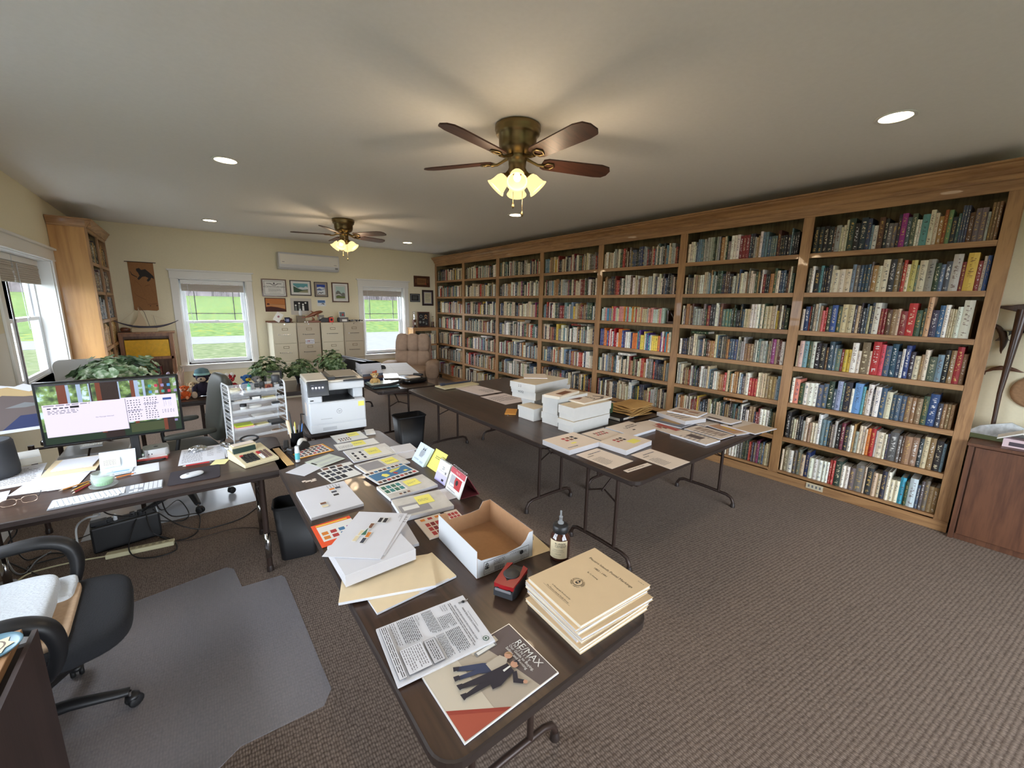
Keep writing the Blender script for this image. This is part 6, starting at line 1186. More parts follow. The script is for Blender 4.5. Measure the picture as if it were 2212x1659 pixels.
def foil(name, label, x, y, s, hh):
    r = random.Random(name); b = MB(); b.sq((0, 0, s[2]/2), s, M('crinkled foil', (210, 212, 214), .18, 1), .9, nu=16, nv=10); b.v = [(a+r.uniform(-.006, .006), c+r.uniform(-.006, .006), max(0, d+r.uniform(-.006, .006))) for a, c, d in b.v]; b.sm = [False]*len(b.sm); tag(b.build('foil_ball', loc=(x, y, T+.001), rz=hh), label, 'foil')
foil('a', 'crumpled ball of silver foil behind the account sheet', -.05, 3.36, (.1, .05, .04), 0)
foil('b', 'long twist of silver foil at the left foot of the tray organizer', .105, 3.33, (.035, .15, .04), .3)
# ------------------------------------------------------------------ under the desk: UPS, strip, cords
up_ = thing('power_backup', 'long black battery backup with plugs on the floor under the desk', 'power supply', (-.5, 3.79, .001), R(8)); MB().box((-.19, -.06, 0), (.17, .07, .185), BLACK).build('body', up_, bev=.012)
MB().box((-.16, -.03, .185), (.15, .03, .188), DGREY).build('outlet_panel', up_)
for x in (-.09, .03, .07): MB().cb((x, 0, .2), (.03, .03, .03), BLACK).build('plug', up_, bev=.004)
MB().box((-.185, -.025, .186), (-.1, .03, .215), BLACK).build('adapter', up_, bev=.004); MB().lathe([(.012, .188), (.01, .225), (.004, .235)], WPL, (-.06, 0, 0), 12).build('white_plug', up_)
ps = thing('power_strip', 'beige power strip on the carpet in front of the battery backup', 'power strip', (-.43, 3.585, .001), R(-8)); IV = M('ivory plastic', (206, 198, 160), .5); MB().box((-.18, -.025, 0), (.18, .025, .032), IV).build('housing', ps, bev=.004)
b = MB()
for i in range(6): b.box((-.05+i*.036, -.012, .0322), (-.03+i*.036, .012, .0335), C('outlet tan', (170, 160, 130)))
b.build('outlets', ps)
def cord(label, pts, r=.004, m=BLACK, z0=None):
    P = [Vector(p) for p in pts]; out = []
    for i in range(len(P)-1):
        a, b_, c, d = P[max(i-1, 0)], P[i], P[i+1], P[min(i+2, len(P)-1)]
        for k in range(8):
            t = k/8; out.append(.5*((2*b_)+(-a+c)*t+(2*a-5*b_+4*c-d)*t*t+(-a+3*b_-3*c+d)*t**3))
    out.append(P[-1]); out = [Vector((p.x, p.y, max(p.z, r+.001))) for p in out]; tag(MB().tube(out, r, m, 8).build('cable'), label, 'cord', 'cords under the computer desk')
def G(px, py, z=.006): v = atz(px, py, z); return (v.x, v.y, v.z)
cord('black cord looping widest on the carpet right of the battery backup', [(-.42, 3.79, .2), (-.36, 3.75, .25), G(300, 1110, .2), G(278, 1180, .06), G(300, 1205), G(350, 1200), G(382, 1185), G(370, 1165), G(330, 1150, .1), (-.40, 3.78, .2)])
cord('black cord running right from the battery backup to the table leg', [(-.36, 3.8, .2), G(390, 1135, .08), G(450, 1142), G(520, 1120), G(570, 1090), (.27, 3.36, .4)])
cord('black cord hanging from the desk front edge to the battery backup', [(-.52, 3.0, .69), (-.53, 3.3, .45), (-.5, 3.6, .28), (-.47, 3.78, .2)])
cord('thin black cord hanging beside the far chair caster', [(-.3, 3.3, .69), (-.29, 3.4, .35), G(385, 1080, .1), G(408, 1108), G(395, 1124), G(330, 1125, .05)])
cord('black cord dropping from the desk middle and curling on the mat', [(-.26, 3.2, .69), (-.25, 3.4, .3), G(428, 1110, .03), G(425, 1150), G(380, 1168), G(345, 1160)])
cord('brown cord curving far right over the carpet from the power strip', [(-.25, 3.56, .02), G(420, 1165), G(500, 1143), G(550, 1140), G(575, 1145), G(600, 1150)], .003, STEELB)
cord('white cable arching up from the floor left of the battery backup', [G(172, 1215), G(168, 1180, .1), G(165, 1140, .2), G(185, 1120, .3), G(215, 1112, .32), (-.6, 3.5, .4)], .006, WPL)
cord('white cable lying straight from the power strip toward the left wall', [(-.6, 3.61, .015), G(180, 1210), G(110, 1225), G(60, 1240), G(30, 1262)], .005, IV)
cord('grey white cable near the chair arm at the left', [G(110, 1192), G(80, 1210), G(55, 1238), G(30, 1235), G(10, 1200)], .005, GREY)
cord('tangled black cord at the far left below the desk', [(-1.0, 3.3, .69), G(10, 1130, .3), G(30, 1180, .1), G(60, 1210), G(110, 1195), G(140, 1200), G(60, 1225), G(100, 1250), G(20, 1215)])
cord('second tangled black cord at the far left below the desk', [(-.95, 3.2, .69), G(35, 1140, .3), G(18, 1175, .2), G(40, 1190, .1), G(180, 1160), G(250, 1120, .05), (-.45, 4.0, .05)])
tag(MB().lathe([(.05, 0), (.055, .01), (.05, .03), (.0, .032)], GREY, n=24).build('charging_puck', loc=G(12, 1272, .001)), 'round grey disc on the carpet at the left edge', 'adapter')
# ------------------------------------------------------------------ lower left wooden desk
dk = thing('side_desk', 'dark brown side desk at the lower left corner of the view', 'desk', (0, 0, 0)); SD = wood('very dark brown panel', (58, 42, 38), (48, 34, 30), 2, .55, 6, 0)
MB().box((-.478, .55, .002), (-.466, 1.74, .722), SD).build('side_panel', dk); MB().box((-1.2, .55, .715), (-.494, 1.735, .74), wood('mid brown desk top', (150, 112, 76), (120, 84, 54), 1, .4, 8)).build('desk_top', dk, bev=.002); MB().box((-1.2, 1.70, .002), (-.48, 1.72, .7), SD).build('end_panel', dk)
pl = thing('seal_plate', 'round blue and cream plate with a seal on the side desk', 'plate', (atz(-22, 1404, .745).x, atz(-22, 1404, .745).y, .741)); pl.scale = (.62, .62, .62); MB().lathe([(.0, .006), (.085, .006), (.098, .014), (.1, .012), (.088, .0), (.0, 0)], M('slate blue glaze', (84, 116, 130), .3), n=40, cap=False).build('dish', pl)
b = MB(); b.T = Matrix.Translation((0, 0, .0085)); star = [((.075 if i % 2 == 0 else .055)*math.cos(2*PI*i/14), (.075 if i % 2 == 0 else .055)*math.sin(2*PI*i/14), 0) for i in range(14)]; b.quad(star, C('seal cream', (206, 190, 160))); deco(b, [('c', 0, 0, .047, C('seal brown', (110, 96, 86))), ('c', 0, 0, .04, C('seal cream', (206, 190, 160))), ('t', 0, -.01, .03, 'SEAL', C('seal brown', (110, 96, 86)), .5)], 1, 1, 0); b.build('seal', pl)
b = MB(); b.box((-.1, -.14, 0), (.1, .14, .004), wht); b.T = Matrix.Translation((-.1, -.14, 0)); deco(b, [('r', .1, .1, .9, .9, C('brochure lilac', (150, 150, 200)))], .2, .28, .004); tag(b.build('brochure', loc=(-.64, 1.30, .741), rz=R(20)), 'white and lilac brochure on the side desk', 'brochure')
# ------------------------------------------------------------------ white boxes on the far tables
WCB = M('white corrugated card', (204, 203, 199), .75, var=.02, sc=20); WCT = M('cream box lid top', (208, 196, 174), .8, var=.02, sc=20)
def carton(label, x, y, z, w, d, h, rz, lid=.45, mark=None, nm='white_box'):
    """x, y is the near-left base corner; w along local x, d along local y"""
    t = thing(nm, label, 'box', (x, y, z+.0008), rz, 'white lidded boxes on the far tables'); e = .006; hl = h*lid
    MB().box((e, e, 0), (w-e, d-e, h-.004), WCB).build('body', t, bev=.0015)
    b = MB().box((0, 0, h-hl), (w, d, h-.0012), WCB).box((.0005, .0005, h-.0012), (w-.0005, d-.0005, h), WCT)
    b.prisma([(-.0006, h-hl), (-.0006, h-hl+.012), (.0006, h-hl+.012), (.0006, h-hl)], .03, 'x', WCB, w*.5)
    if mark: b.text(mark, (-.0006, d*.6, h-hl*.75), (0, -1, 0), (0, 0, 1), .03, INK, .5)
    b.build('lid', t, bev=.0015); return t
z1 = T+.001
def SX(x, y): return x, y
carton('lower white box of the front stack, nearest the camera', 2.325, 2.158, z1, .47, .178, .1, R(2), .42)
carton('upper white box of the front stack, carrying the magazines', 2.33, 2.163, z1+.1018, .47, .175, .112, R(1), .62)
carton('lower narrow white box beside the front stack', 2.365, 2.375, z1, .36, .2, .1, R(3), .6)
carton('upper narrow white box beside the front stack', 2.35, 2.37, z1+.1018, .38, .19, .15, R(2), .5)
carton('single small white shoebox left of the narrow boxes, standing on bare table', 2.298, 2.612, z1, .16, .215, .114, R(2), .35)
carton('bottom small white box of the tallest stack', 2.47, 2.80, z1, .3, .17, .07, R(6), .5)
carton('second small white box from the bottom of the tallest stack', 2.46, 2.79, z1+.0718, .31, .18, .075, R(4), .5)
carton('second box from the top of the tallest white stack', 2.42, 2.73, z1+.1486, .5, .3, .075, R(10), .4, 'VOS2')
carton('topmost white box of the tallest stack, marked with scribbles', 2.40, 2.715, z1+.2254, .52, .31, .078, R(10), .7, '2 2')
q = Vector((3.02, 3.12, 0)); cbx = carton('white box with a red triangle mark behind the tallest box stack', q.x+.05, q.y, z1, .22, .16, .15, R(3), .3)
MB().prism([(.10, .03), (.15, .05), (.10, .085), (.118, .057)], 0, .0006, RED).build('red_mark', cbx).matrix_basis = Matrix.Translation((0, -.0008, .02)) @ Matrix.Rotation(R(90), 4, 'X')
def zpx(ox, oy): return Z(ox, oy, .27125)
Zf = Z(1100, 780, .27125)
sheet('loose_envelopes', 'several cream envelopes on top of the tallest white box stack', 'envelopes', [(1133, 816), (1176, 817), (1184, 807), (1130, 808)], T+.3045, .006, CREAMP, side=PAPER)
sheet('magazine', 'thick bundle of small magazines on the front boxes, left pile', 'magazine', Zf(300, 265, 395, 290, 535, 240, 440, 212), z1+.2545, .022, CREAMP, [('r', .4, .25, .85, .75, C('magazine brown print', (120, 80, 60)))], side=PAGES)
sheet('magazine', 'cream magazine with bold dark lettering and curl on the front boxes', 'magazine', Zf(435, 292, 590, 340, 785, 290, 620, 235), z1+.2146, .012, CREAMP, [('p', [(.05, .1), (.4, .02), (.6, .2), (.5, .4), (.3, .35), (.1, .3)], C('magazine brown print', (120, 80, 60))), ('t', .35, .5, .05, 'INDIA', INK), ('p', [(.5, .75), (.8, .9), (.95, .7), (.9, .4), (.86, .4), (.88, .66), (.78, .8), (.55, .7)], C('magazine grey curl', (120, 110, 104)))], side=PAGES)
b = MB()
for a in (0, 1): b.box((a*.0, 0, a*.062), (.2, .1, a*.062+.06), C('dark green box', (40, 66, 36)))
tag(b.build('green_boxes', loc=(2.86, 2.33, z1), rz=R(5), bev=.003), 'two dark green boxes stacked behind the front white boxes', 'boxes')
bd = thing('ring_binder', 'black ring binder lying flat beside the kraft envelopes', 'binder', (2.94, 2.17, z1), R(3)); MB().box((0, 0, 0), (.29, .25, .003), BLACK).box((0, 0, .03), (.29, .25, .033), BLACK).box((0, 0, 0), (.29, .004, .033), BLACK).box((.05, -.0015, .008), (.22, 0, .026), C('binder label', (190, 184, 176))).build('cover', bd, bev=.001); MB().box((.01, .008, .004), (.28, .24, .029), PAGES).build('pages', bd)
r = random.Random(4)
for k in range(9):
    b = MB(); w, h = .36, .26; n = 8; s = r.uniform(.004, .009); vs = []; up_s = []
    for j in range(n+1):
        for i in range(n+1):
            x, y = -w/2+w*i/n, -h/2+h*j/n; zz = s*math.sin(i*.7+k)+s*.6*math.cos(j*.8+k*2)-(.004*abs(i-n/2)/4*k*.3); vs.append((x, y, zz))
    m = len(vs); vs += [(x, y, zz+.004) for x, y, zz in vs]
    fs = [(j*(n+1)+i, j*(n+1)+i+1, (j+1)*(n+1)+i+1, (j+1)*(n+1)+i) for j in range(n) for i in range(n)]
    edge = [i for i in range(n+1)]+[(n+1)*j+n for j in range(1, n+1)]+[(n+1)*n+i for i in range(n-1, -1, -1)]+[(n+1)*j for j in range(n-1, 0, -1)]
    b.add(vs, [f[::-1] for f in fs]+[tuple(q+m for q in f) for f in fs], KRAFTE, True); L = len(edge); b.add(vs, [(edge[i], edge[(i+1) % L], edge[(i+1) % L]+m, edge[i]+m) for i in range(L)], KRAFTE)
    q = ['bottom', 'second from the bottom', 'third from the bottom', 'fourth from the bottom', 'middle', 'fourth from the top', 'third from the top', 'second from the top', 'topmost'][k]
    tag(b.build('kraft_envelope', loc=(3.26+r.uniform(-.015, .015), 2.3+r.uniform(-.015, .015), z1+.012+k*.0112), rz=R(5+r.uniform(-8, 8))), 'padded kraft envelope, %s of the brown envelope pile' % q, 'envelope', 'pile of kraft envelopes')
# booklets and newspapers on the crosswise table
def bk_(label, px, z, th, D, m=None, name='booklet', cat='booklet', side=PAPER): return sheet(name, label, cat, px, z, th, m or CREAMP, D, side=side)
four = [('g', .35, .5, .75, .8, 3, 2, .15, [sR, sB, sK])]
bk_('thick booklet with curled corner at the near left edge of the crosswise table', Zf(478, 715, 722, 640, 515, 562, 277, 628), z1, .036, four+[('r', .35, .3, .5, .38, YEL), ('l', .08, .08, .4, .2, 1, INKG)], side=REAM)
bk_('thick booklet with a large yellow note, second at the table front', Zf(918, 715, 1152, 630, 905, 577, 722, 640), z1+.0005, .036, [('g', .3, .55, .65, .85, 3, 2, .15, [sR, sB, sK]), ('r', .5, .2, .8, .48, YEL)], side=REAM)
bk_('thin booklet with ten small stamps behind the two thick booklets', Zf(745, 645, 910, 582, 750, 533, 590, 575), z1, .02, [('g', .25, .45, .75, .8, 5, 2, .15, [sR, sB])])
bk_('booklet with big black stencil letters behind the thick booklets', Zf(1000, 592, 1145, 540, 965, 475, 755, 530), z1, .02, [('t', .3, .5, .05, '1A', INK), ('l', .5, .5, .85, .75, 2, INK), ('r', .4, .3, .5, .36, INK)])
sheet('printed_order_form', 'left printed order sheet at the front edge of the crosswise table', 'paper', Zf(820, 860, 988, 795, 700, 695, 530, 745), z1, .0012, CREAMP, [('l', .3, .78, .9, .88, 1, INKG), ('l', .1, .2, .5, .6, 9, INKG), ('l', .12, .7, .4, .76, 1, INK)])
sheet('printed_order_form', 'right printed order sheet near the rounded table corner', 'paper', Zf(1285, 868, 1440, 800, 1120, 700, 975, 745), z1, .0012, CREAMP, [('l', .3, .78, .9, .88, 1, INKG), ('l', .1, .2, .5, .6, 9, INKG), ('l', .12, .7, .4, .76, 1, INK)])
sheet('paper_strip', 'short white paper strip between the two order sheets', 'paper', Zf(940, 890, 1130, 825, 1105, 810, 915, 870), z1, .001, CREAMP, [('l', .1, .3, .8, .7, 1, INK)])
bk_('red and cream brochure right of the stencil letter booklet', Zf(1290, 590, 1400, 550, 1120, 475, 1010, 485), z1, .004, [('r', .6, .1, .95, .7, C('brochure red', (176, 90, 84))), ('p', [(.3, .4), (.4, .7), (.45, .4)], sR), ('g', .45, .3, .6, .6, 1, 2, .1, [sB])], name='brochure', cat='brochure')
bk_('grey blue folder beneath the thick book at the newspaper pile', Zf(1390, 535, 1520, 470, 1300, 430, 1075, 460), z1+.001, .008, [('r', .2, .2, .8, .8, C('map brown', (170, 140, 100)))], m=C('folder slate', (120, 124, 136)), name='folder', cat='folder')
bk_('thick pale block of papers on the grey blue folder', Zf(1425, 490, 1525, 450, 1345, 385, 1185, 405), z1+.0095, .034, [('l', .1, .2, .9, .8, 4, INKG)], side=REAM)
bk_('spiral-bound photo notebook on top at the back of the pile', Zf(1500, 442, 1580, 410, 1345, 365, 1252, 395), z1+.045, .012, [('g', .05, .1, .95, .9, 5, 2, .08, [C('photo tan', (190, 150, 120)), CREAMP, C('photo brown', (150, 110, 90))])], name='spiral_notebook', cat='notebook')
for k, (dx, la) in enumerate(((0, 'bottom'), (3, 'middle'), (-2, 'top'))):
    bk_('%s one of three thick white reports right of the spiral notebook' % la, [(x+dx*.4, y) for x, y in Zf(1770, 500, 1835, 475, 1560, 405, 1500, 430)], z1+.013*k, .012, [('r', .1, .3, .35, .7, MGB)], name='report', cat='booklet', side=REAM)
bk_('cream newspaper page half under the three white reports', Zf(1560, 520, 1665, 492, 1560, 462, 1445, 490), z1+.0005, .004, [('l', .1, .1, .9, .9, 6, INKG)], name='newspaper', cat='newspaper')
bk_('newspaper with a crowded group photograph in front of the pile', Zf(1690, 625, 1785, 590, 1500, 510, 1400, 540), z1+.005, .005, [('g', .4, .1, .85, .9, 14, 5, .08, [MGB, C('photo brown', (150, 110, 90)), CREAMP]), ('l', .05, .2, .35, .8, 6, INKG)], name='newspaper', cat='newspaper')
bk_('folded newspaper with a wide dark photo nearest the table front', Zf(1575, 675, 1665, 625, 1390, 550, 1295, 575), z1, .012, [('r', .35, .3, .75, .7, MGB), ('l', .05, .2, .3, .8, 5, INKG), ('l', .8, .2, .95, .8, 5, INKG)], name='newspaper', cat='newspaper')
bk_('magazine with tan cover picture and yellow spot by the table right end', Zf(1820, 592, 1900, 572, 1660, 490, 1570, 510), z1+.0005, .006, [('r', .05, .1, .95, .9, C('photo tan', (190, 150, 120))), ('r', .5, .3, .7, .7, C('magazine yellow spot', (210, 170, 70)))], name='magazine', cat='magazine')
bk_('newspaper with black crest overhanging the far right table corner', Zf(1970, 588, 2078, 540, 1845, 455, 1735, 515), z1+.008, .006, [('r', .05, .05, .95, .6, C('newsprint tan', (206, 180, 150))), ('c', .14, .8, .02, INK), ('l', .3, .76, .9, .86, 1, INK)], name='newspaper', cat='newspaper')
# papers and trimmer on the bare table
Zg = Z(840, 740, .25316)
sheet('open_leaflet', 'open white leaflet with drawings lying on the bare far table', 'leaflet', Zg(780, 455, 950, 415, 740, 362, 572, 385), z1, .004, C('pinkish paper', (220, 208, 206)), [('l', .5, .1, .95, .5, 5, INKG), ('r', .48, 0, .485, 1, INKG)])
sheet('document', 'white printed paper right of the open leaflet, near the shoebox', 'paper', Zg(1010, 540, 1150, 490, 990, 425, 815, 465), z1, .001, C('pinkish paper', (220, 208, 206)), [('l', .1, .3, .9, .8, 6, INKG)])
sheet('small_kraft_parcel', 'small orange-brown packet with coins beside the shoebox', 'packet', Zg(985, 598, 1090, 620, 1090, 560, 1010, 570), z1, .008, C('orange kraft', (200, 140, 60)))
b = MB(); rr2 = random.Random(2)
for i in range(8): b.lathe([(.008, 0), (.008, .004)], CHROME, (rr2.uniform(-.03, .03), rr2.uniform(-.03, .03), 0), 10)
q = atz(1096, 893); tag(b.build('loose_coins', loc=(q.x, q.y-.02, z1)), 'handful of loose coins in front of the orange-brown packet', 'coins', kind='stuff')
pt = thing('paper_trimmer', 'cream based paper trimmer with a dark blue rail near table end', 'paper trimmer', (2.56, 4.36, T+.0045), R(5)); MB().box((-.26, -.1, 0), (.26, .12, .018), M('cream trimmer base', (206, 196, 160), .5)).build('base', pt, bev=.005); MB().tube([(-.2, .06, .032), (.24, .06, .026)], .012, M('dark slate rail', (60, 66, 84), .4), 12).tube([(-.21, .06, .034), (-.16, .06, .034)], .02, M('dark slate rail', (60, 66, 84), .4), 14).build('rail', pt)
# ------------------------------------------------------------------ far table with the guillotine, phone and papers
gt = thing('guillotine_trimmer', 'black framed paper cutter with pale green board on the near table corner', 'paper trimmer', (1.83, 4.84, T+.001), R(-4))
MB().box((-.2, -.13, .004), (.13, .24, .03), M('dark teal grey', (64, 84, 88), .4)).build('base', gt, bev=.01); MB().box((-.18, -.1, .03), (.1, .22, .034), M('pale mint board', (206, 222, 220), .3)).build('cutting_board', gt)
MB().tube([(-.22, -.15, .045), (.0, -.155, .05), (.11, -.135, .06), (.17, -.1, .075)], [.012, .016, .018, .02], BLACK, 10).build('blade_arm', gt); MB().tube([(-.22, -.15, .04), (-.25, -.12, .06), (-.27, -.16, .03), (-.24, -.2, .02), (-.2, -.17, .03)], .005, BLACK, 8).build('spring', gt)
ph = thing('answering_machine', 'rounded black telephone base with papers and a handset, right table corner', 'telephone', (2.22, 4.93, T+.001), R(8)); MB().sq((0, 0, .032), (.33, .25, .064), BLKS, .4, nu=36).build('base', ph)
MB().box((-.08, -.06, .064), (.08, .06, .07), CREAMP).build('papers', ph); b = MB(); b.sq((.1, .03, .085), (.06, .14, .035), BLACK, .5, rz=R(25), ry=R(10)); b.build('handset', ph)
# blueprints, stack of papers, black case
sheet('blueprint_sheets', 'large pale blue-white plan sheets covering the middle of the far table', 'plans', [(838, 812), (925, 822), (845, 778), (800, 783)], z1, .003, C('plan sheet blue-white', (206, 214, 228)), [('r', .1, .3, .9, .31, C('plan line', (170, 180, 200))), ('r', .1, .6, .9, .61, C('plan line', (170, 180, 200))), ('r', .5, .1, .505, .9, C('plan line', (170, 180, 200)))], size=(.62, 1.25))
st = None; rs = random.Random(8); zc = z1; nm_ = ['bottom book of the paper tower behind the printer', 'second book of the paper tower behind the printer', 'third book of the paper tower behind the printer']
for k, (hh, m, w) in enumerate(((.045, C('navy spine', (40, 50, 80)), .27), (.035, C('brown book', (110, 80, 66)), .27), (.03, C('slate book', (90, 96, 110)), .26))):
    b = MB().box((0, 0, 0), (w, .2, .002), m).box((0, 0, hh-.002), (w, .2, hh), m).box((0, .0, 0), (w, .002, hh), m).box((.002, .002, .002), (w-.002, .198, hh-.002), PAGES); tag(b.build('stacked_book', loc=(1.66, 5.2+rs.uniform(-.01, .01), zc), rz=R(rs.uniform(-4, 4))), nm_[k], 'book', 'paper tower behind the printer'); zc += hh+.0006
for k, q in enumerate(('lower', 'middle', 'upper', 'topmost')):
    b = MB(); hh = .034; b.box((0, 0, 0), (.27, .2, hh), REAM).box((0, 0, hh-.001), (.27, .2, hh), PAPER); tag(b.build('paper_pile', loc=(1.64+rs.uniform(-.02, .01), 5.19+rs.uniform(-.01, .01), zc), rz=R(rs.uniform(-5, 5))), '%s ream of white papers on the tower behind the printer' % q, 'paper pile', 'paper tower behind the printer'); zc += hh+.0006
pc_ = thing('drawing_case', 'long black drawing board case propped on the far table end', 'case', (2.02, 6.45, T+.001), R(-3)); b = MB(); b.prisma([(-.3, .0), (-.3, .16), (-.26, .2), (.3, .06), (.32, .03), (.32, 0)], .62, 'y', BLACK, -.3); b.build('case', pc_, bev=.01); b = MB(); b.prisma([(-.27, .205), (.3, .065), (.3, .070), (-.27, .209)], .3, 'y', C('case grey top', (96, 102, 116)), -.1); b.build('top_sheet', pc_)
# plush toy in front of the paper tower
def plush(name, label, loc, s, body, muzzle, extras=None, rz=0, foot=None):
    t = thing(name, label, 'stuffed animal', loc, rz, 'stuffed animals on the tables'); foot = foot or muzzle
    b = MB(); b.sq((0, 0, .075*s), (.12*s, .1*s, .15*s), body, .85, nu=20)
    for q in (-1, 1):
        b.tube([(q*.045*s, .0, .12*s), (q*.08*s, -.02*s, .09*s), (q*.075*s, -.055*s, .05*s)], [.022*s, .021*s, .018*s], body, 10)
        b.tube([(q*.035*s, 0, .03*s), (q*.055*s, -.06*s, .026*s), (q*.06*s, -.11*s, .03*s)], [.03*s, .027*s, .022*s], body, 10)
    b.build('body', t); b = MB()
    for q in (-1, 1): b.sq((q*.062*s, -.125*s, .038*s), (.05*s, .03*s, .07*s), foot, .9, nu=14)
    b.build('feet', t)
    b = MB(); b.sq((0, -.01*s, .2*s), (.115*s, .105*s, .11*s), body, .95, nu=20)
    for q in (-1, 1): b.sq((q*.062*s, 0, .22*s), (.035*s, .02*s, .04*s), body, .9, nu=12)
    hd = b.build('head', t)
    b = MB(); b.sq((0, -.06*s, .185*s), (.075*s, .05*s, .05*s), muzzle, .9, nu=16); b.sq((0, -.085*s, .195*s), (.018*s, .014*s, .014*s), BLKS, .9, nu=10)
    b.build('muzzle', hd); b = MB()
    for q in (-1, 1): b.sq((q*.024*s, -.058*s, .222*s), (.016*s, .01*s, .018*s), BLKS if extras != 'white eyes' else wht, .9, nu=10)
    b.build('eyes', hd)
    if extras == 'cap':
        MB().lathe([(.066*s, .0), (.066*s, .02*s), (.055*s, .05*s), (.02*s, .065*s), (.001, .066*s)], M('teal knit cap', (90, 120, 130), .9), (0, -.005*s, .235*s), 20).lathe([(.068*s, 0), (.07*s, .01*s), (.068*s, .022*s)], M('mint cap band', (150, 196, 196), .9), (0, -.005*s, .228*s), 20, cap=False).build('cap', hd)
    if extras == 'crest': MB().sq((-.0, 0, .26*s), (.1*s, .06*s, .05*s), C('reddish fur', (170, 80, 50)), 1, nu=12).sq((.03*s, 0, .28*s), (.04*s, .03*s, .04*s), C('reddish fur', (170, 80, 50)), 1, nu=10).build('crest', hd)
    if extras == 'white eyes': MB().sq((-.03*s, -.03*s, .25*s), (.05*s, .05*s, .05*s), wht, 1, nu=12).sq((.03*s, -.03*s, .25*s), (.05*s, .05*s, .05*s), wht, 1, nu=12).build('pompoms', hd)
    return t
F_ = lambda n, c: M('plush '+n, c, .95, var=.12, sc=120, bump=.6)
plush('plush_toy', 'tan plush toy with reddish crest in front of the paper tower', (1.74, 4.99, T+.001), .62, F_('tan', (206, 170, 110)), F_('cream', (226, 206, 170)), 'crest', R(-10))
sheet('plastic_pouch', 'clear wrinkled pouch beside the plush toy on the far table', 'pouch', [(828, 818), (862, 815), (858, 806), (830, 808)], z1+.0045, .012, SLV)
zt = T+.0015
plush('plush_toy', 'dark purple plush toy wearing a teal knitted cap', (.04, 5.38, zt), 1.0, F_('dark purple', (44, 38, 58)), F_('beige', (190, 170, 150)), 'cap', R(-10), F_('beige', (190, 170, 150)))
plush('plush_toy', 'black and cream faced plush toy between the capped toy and the red one', (.155, 5.36, zt), .72, F_('black', (34, 30, 30)), F_('cream', (206, 190, 160)), None, R(20))
plush('plush_toy', 'bright red plush toy with white pompoms behind the olive chair', (.27, 5.37, zt), .85, F_('red', (150, 24, 34)), F_('rose', (190, 60, 64)), 'white eyes', R(15))
plush('plush_toy', 'small orange plush toy at the left of the plush row', (-.12, 5.31, zt), .55, F_('orange', (214, 96, 40)), F_('peach', (226, 150, 110)), None, R(-15))
plush('plush_toy', 'small pale tan plush toy squeezed behind the orange one', (-.05, 5.42, zt), .6, F_('pale tan', (200, 176, 140)), F_('cream', (206, 190, 160)), None, 0)
plush('plush_toy', 'blue plush bird with yellow head behind the organizer', (.43, 5.40, zt), .75, F_('blue', (50, 100, 160)), F_('yellow', (226, 190, 60)), None, R(20))
plush('plush_toy', 'grey and white plush animal right of the blue bird', (.52, 5.33, zt), .7, F_('grey', (130, 130, 134)), F_('white', (214, 214, 210)), None, R(30))
pf = picture('framed_note', 'black photo frame standing between the plush toys and first geranium', 'picture frame', .60, .78, T+.004, T+.21, BLACK, .022, C('frame paper', (186, 180, 160)), .01, [('l', .1, .1, .9, .9, 7, INKG)], y=5.36, th=.016); pf.rotation_euler = (R(-12), 0, R(-8)); pf.location.z = T+.115
bp_ = M('dried stems', (200, 176, 160), .9); b = MB(); rk = random.Random(9)
for i in range(22): a = rk.uniform(0, 6.28); q = rk.uniform(.02, .06); b.tube([(0, 0, .02), (q*.5*math.cos(a), q*.5*math.sin(a), .12), (q*math.cos(a), q*math.sin(a), rk.uniform(.18, .3))], [.002, .002, .004], bp_, 5)
b.lathe([(.02, 0), (.03, .01), (.03, .08), (.025, .09)], C('frosted jar', (214, 214, 210)), n=16); tag(b.build('stem_jar', loc=(-.14, 5.55, zt)), 'jar of pale thin stems left of the plush toys', 'jar')
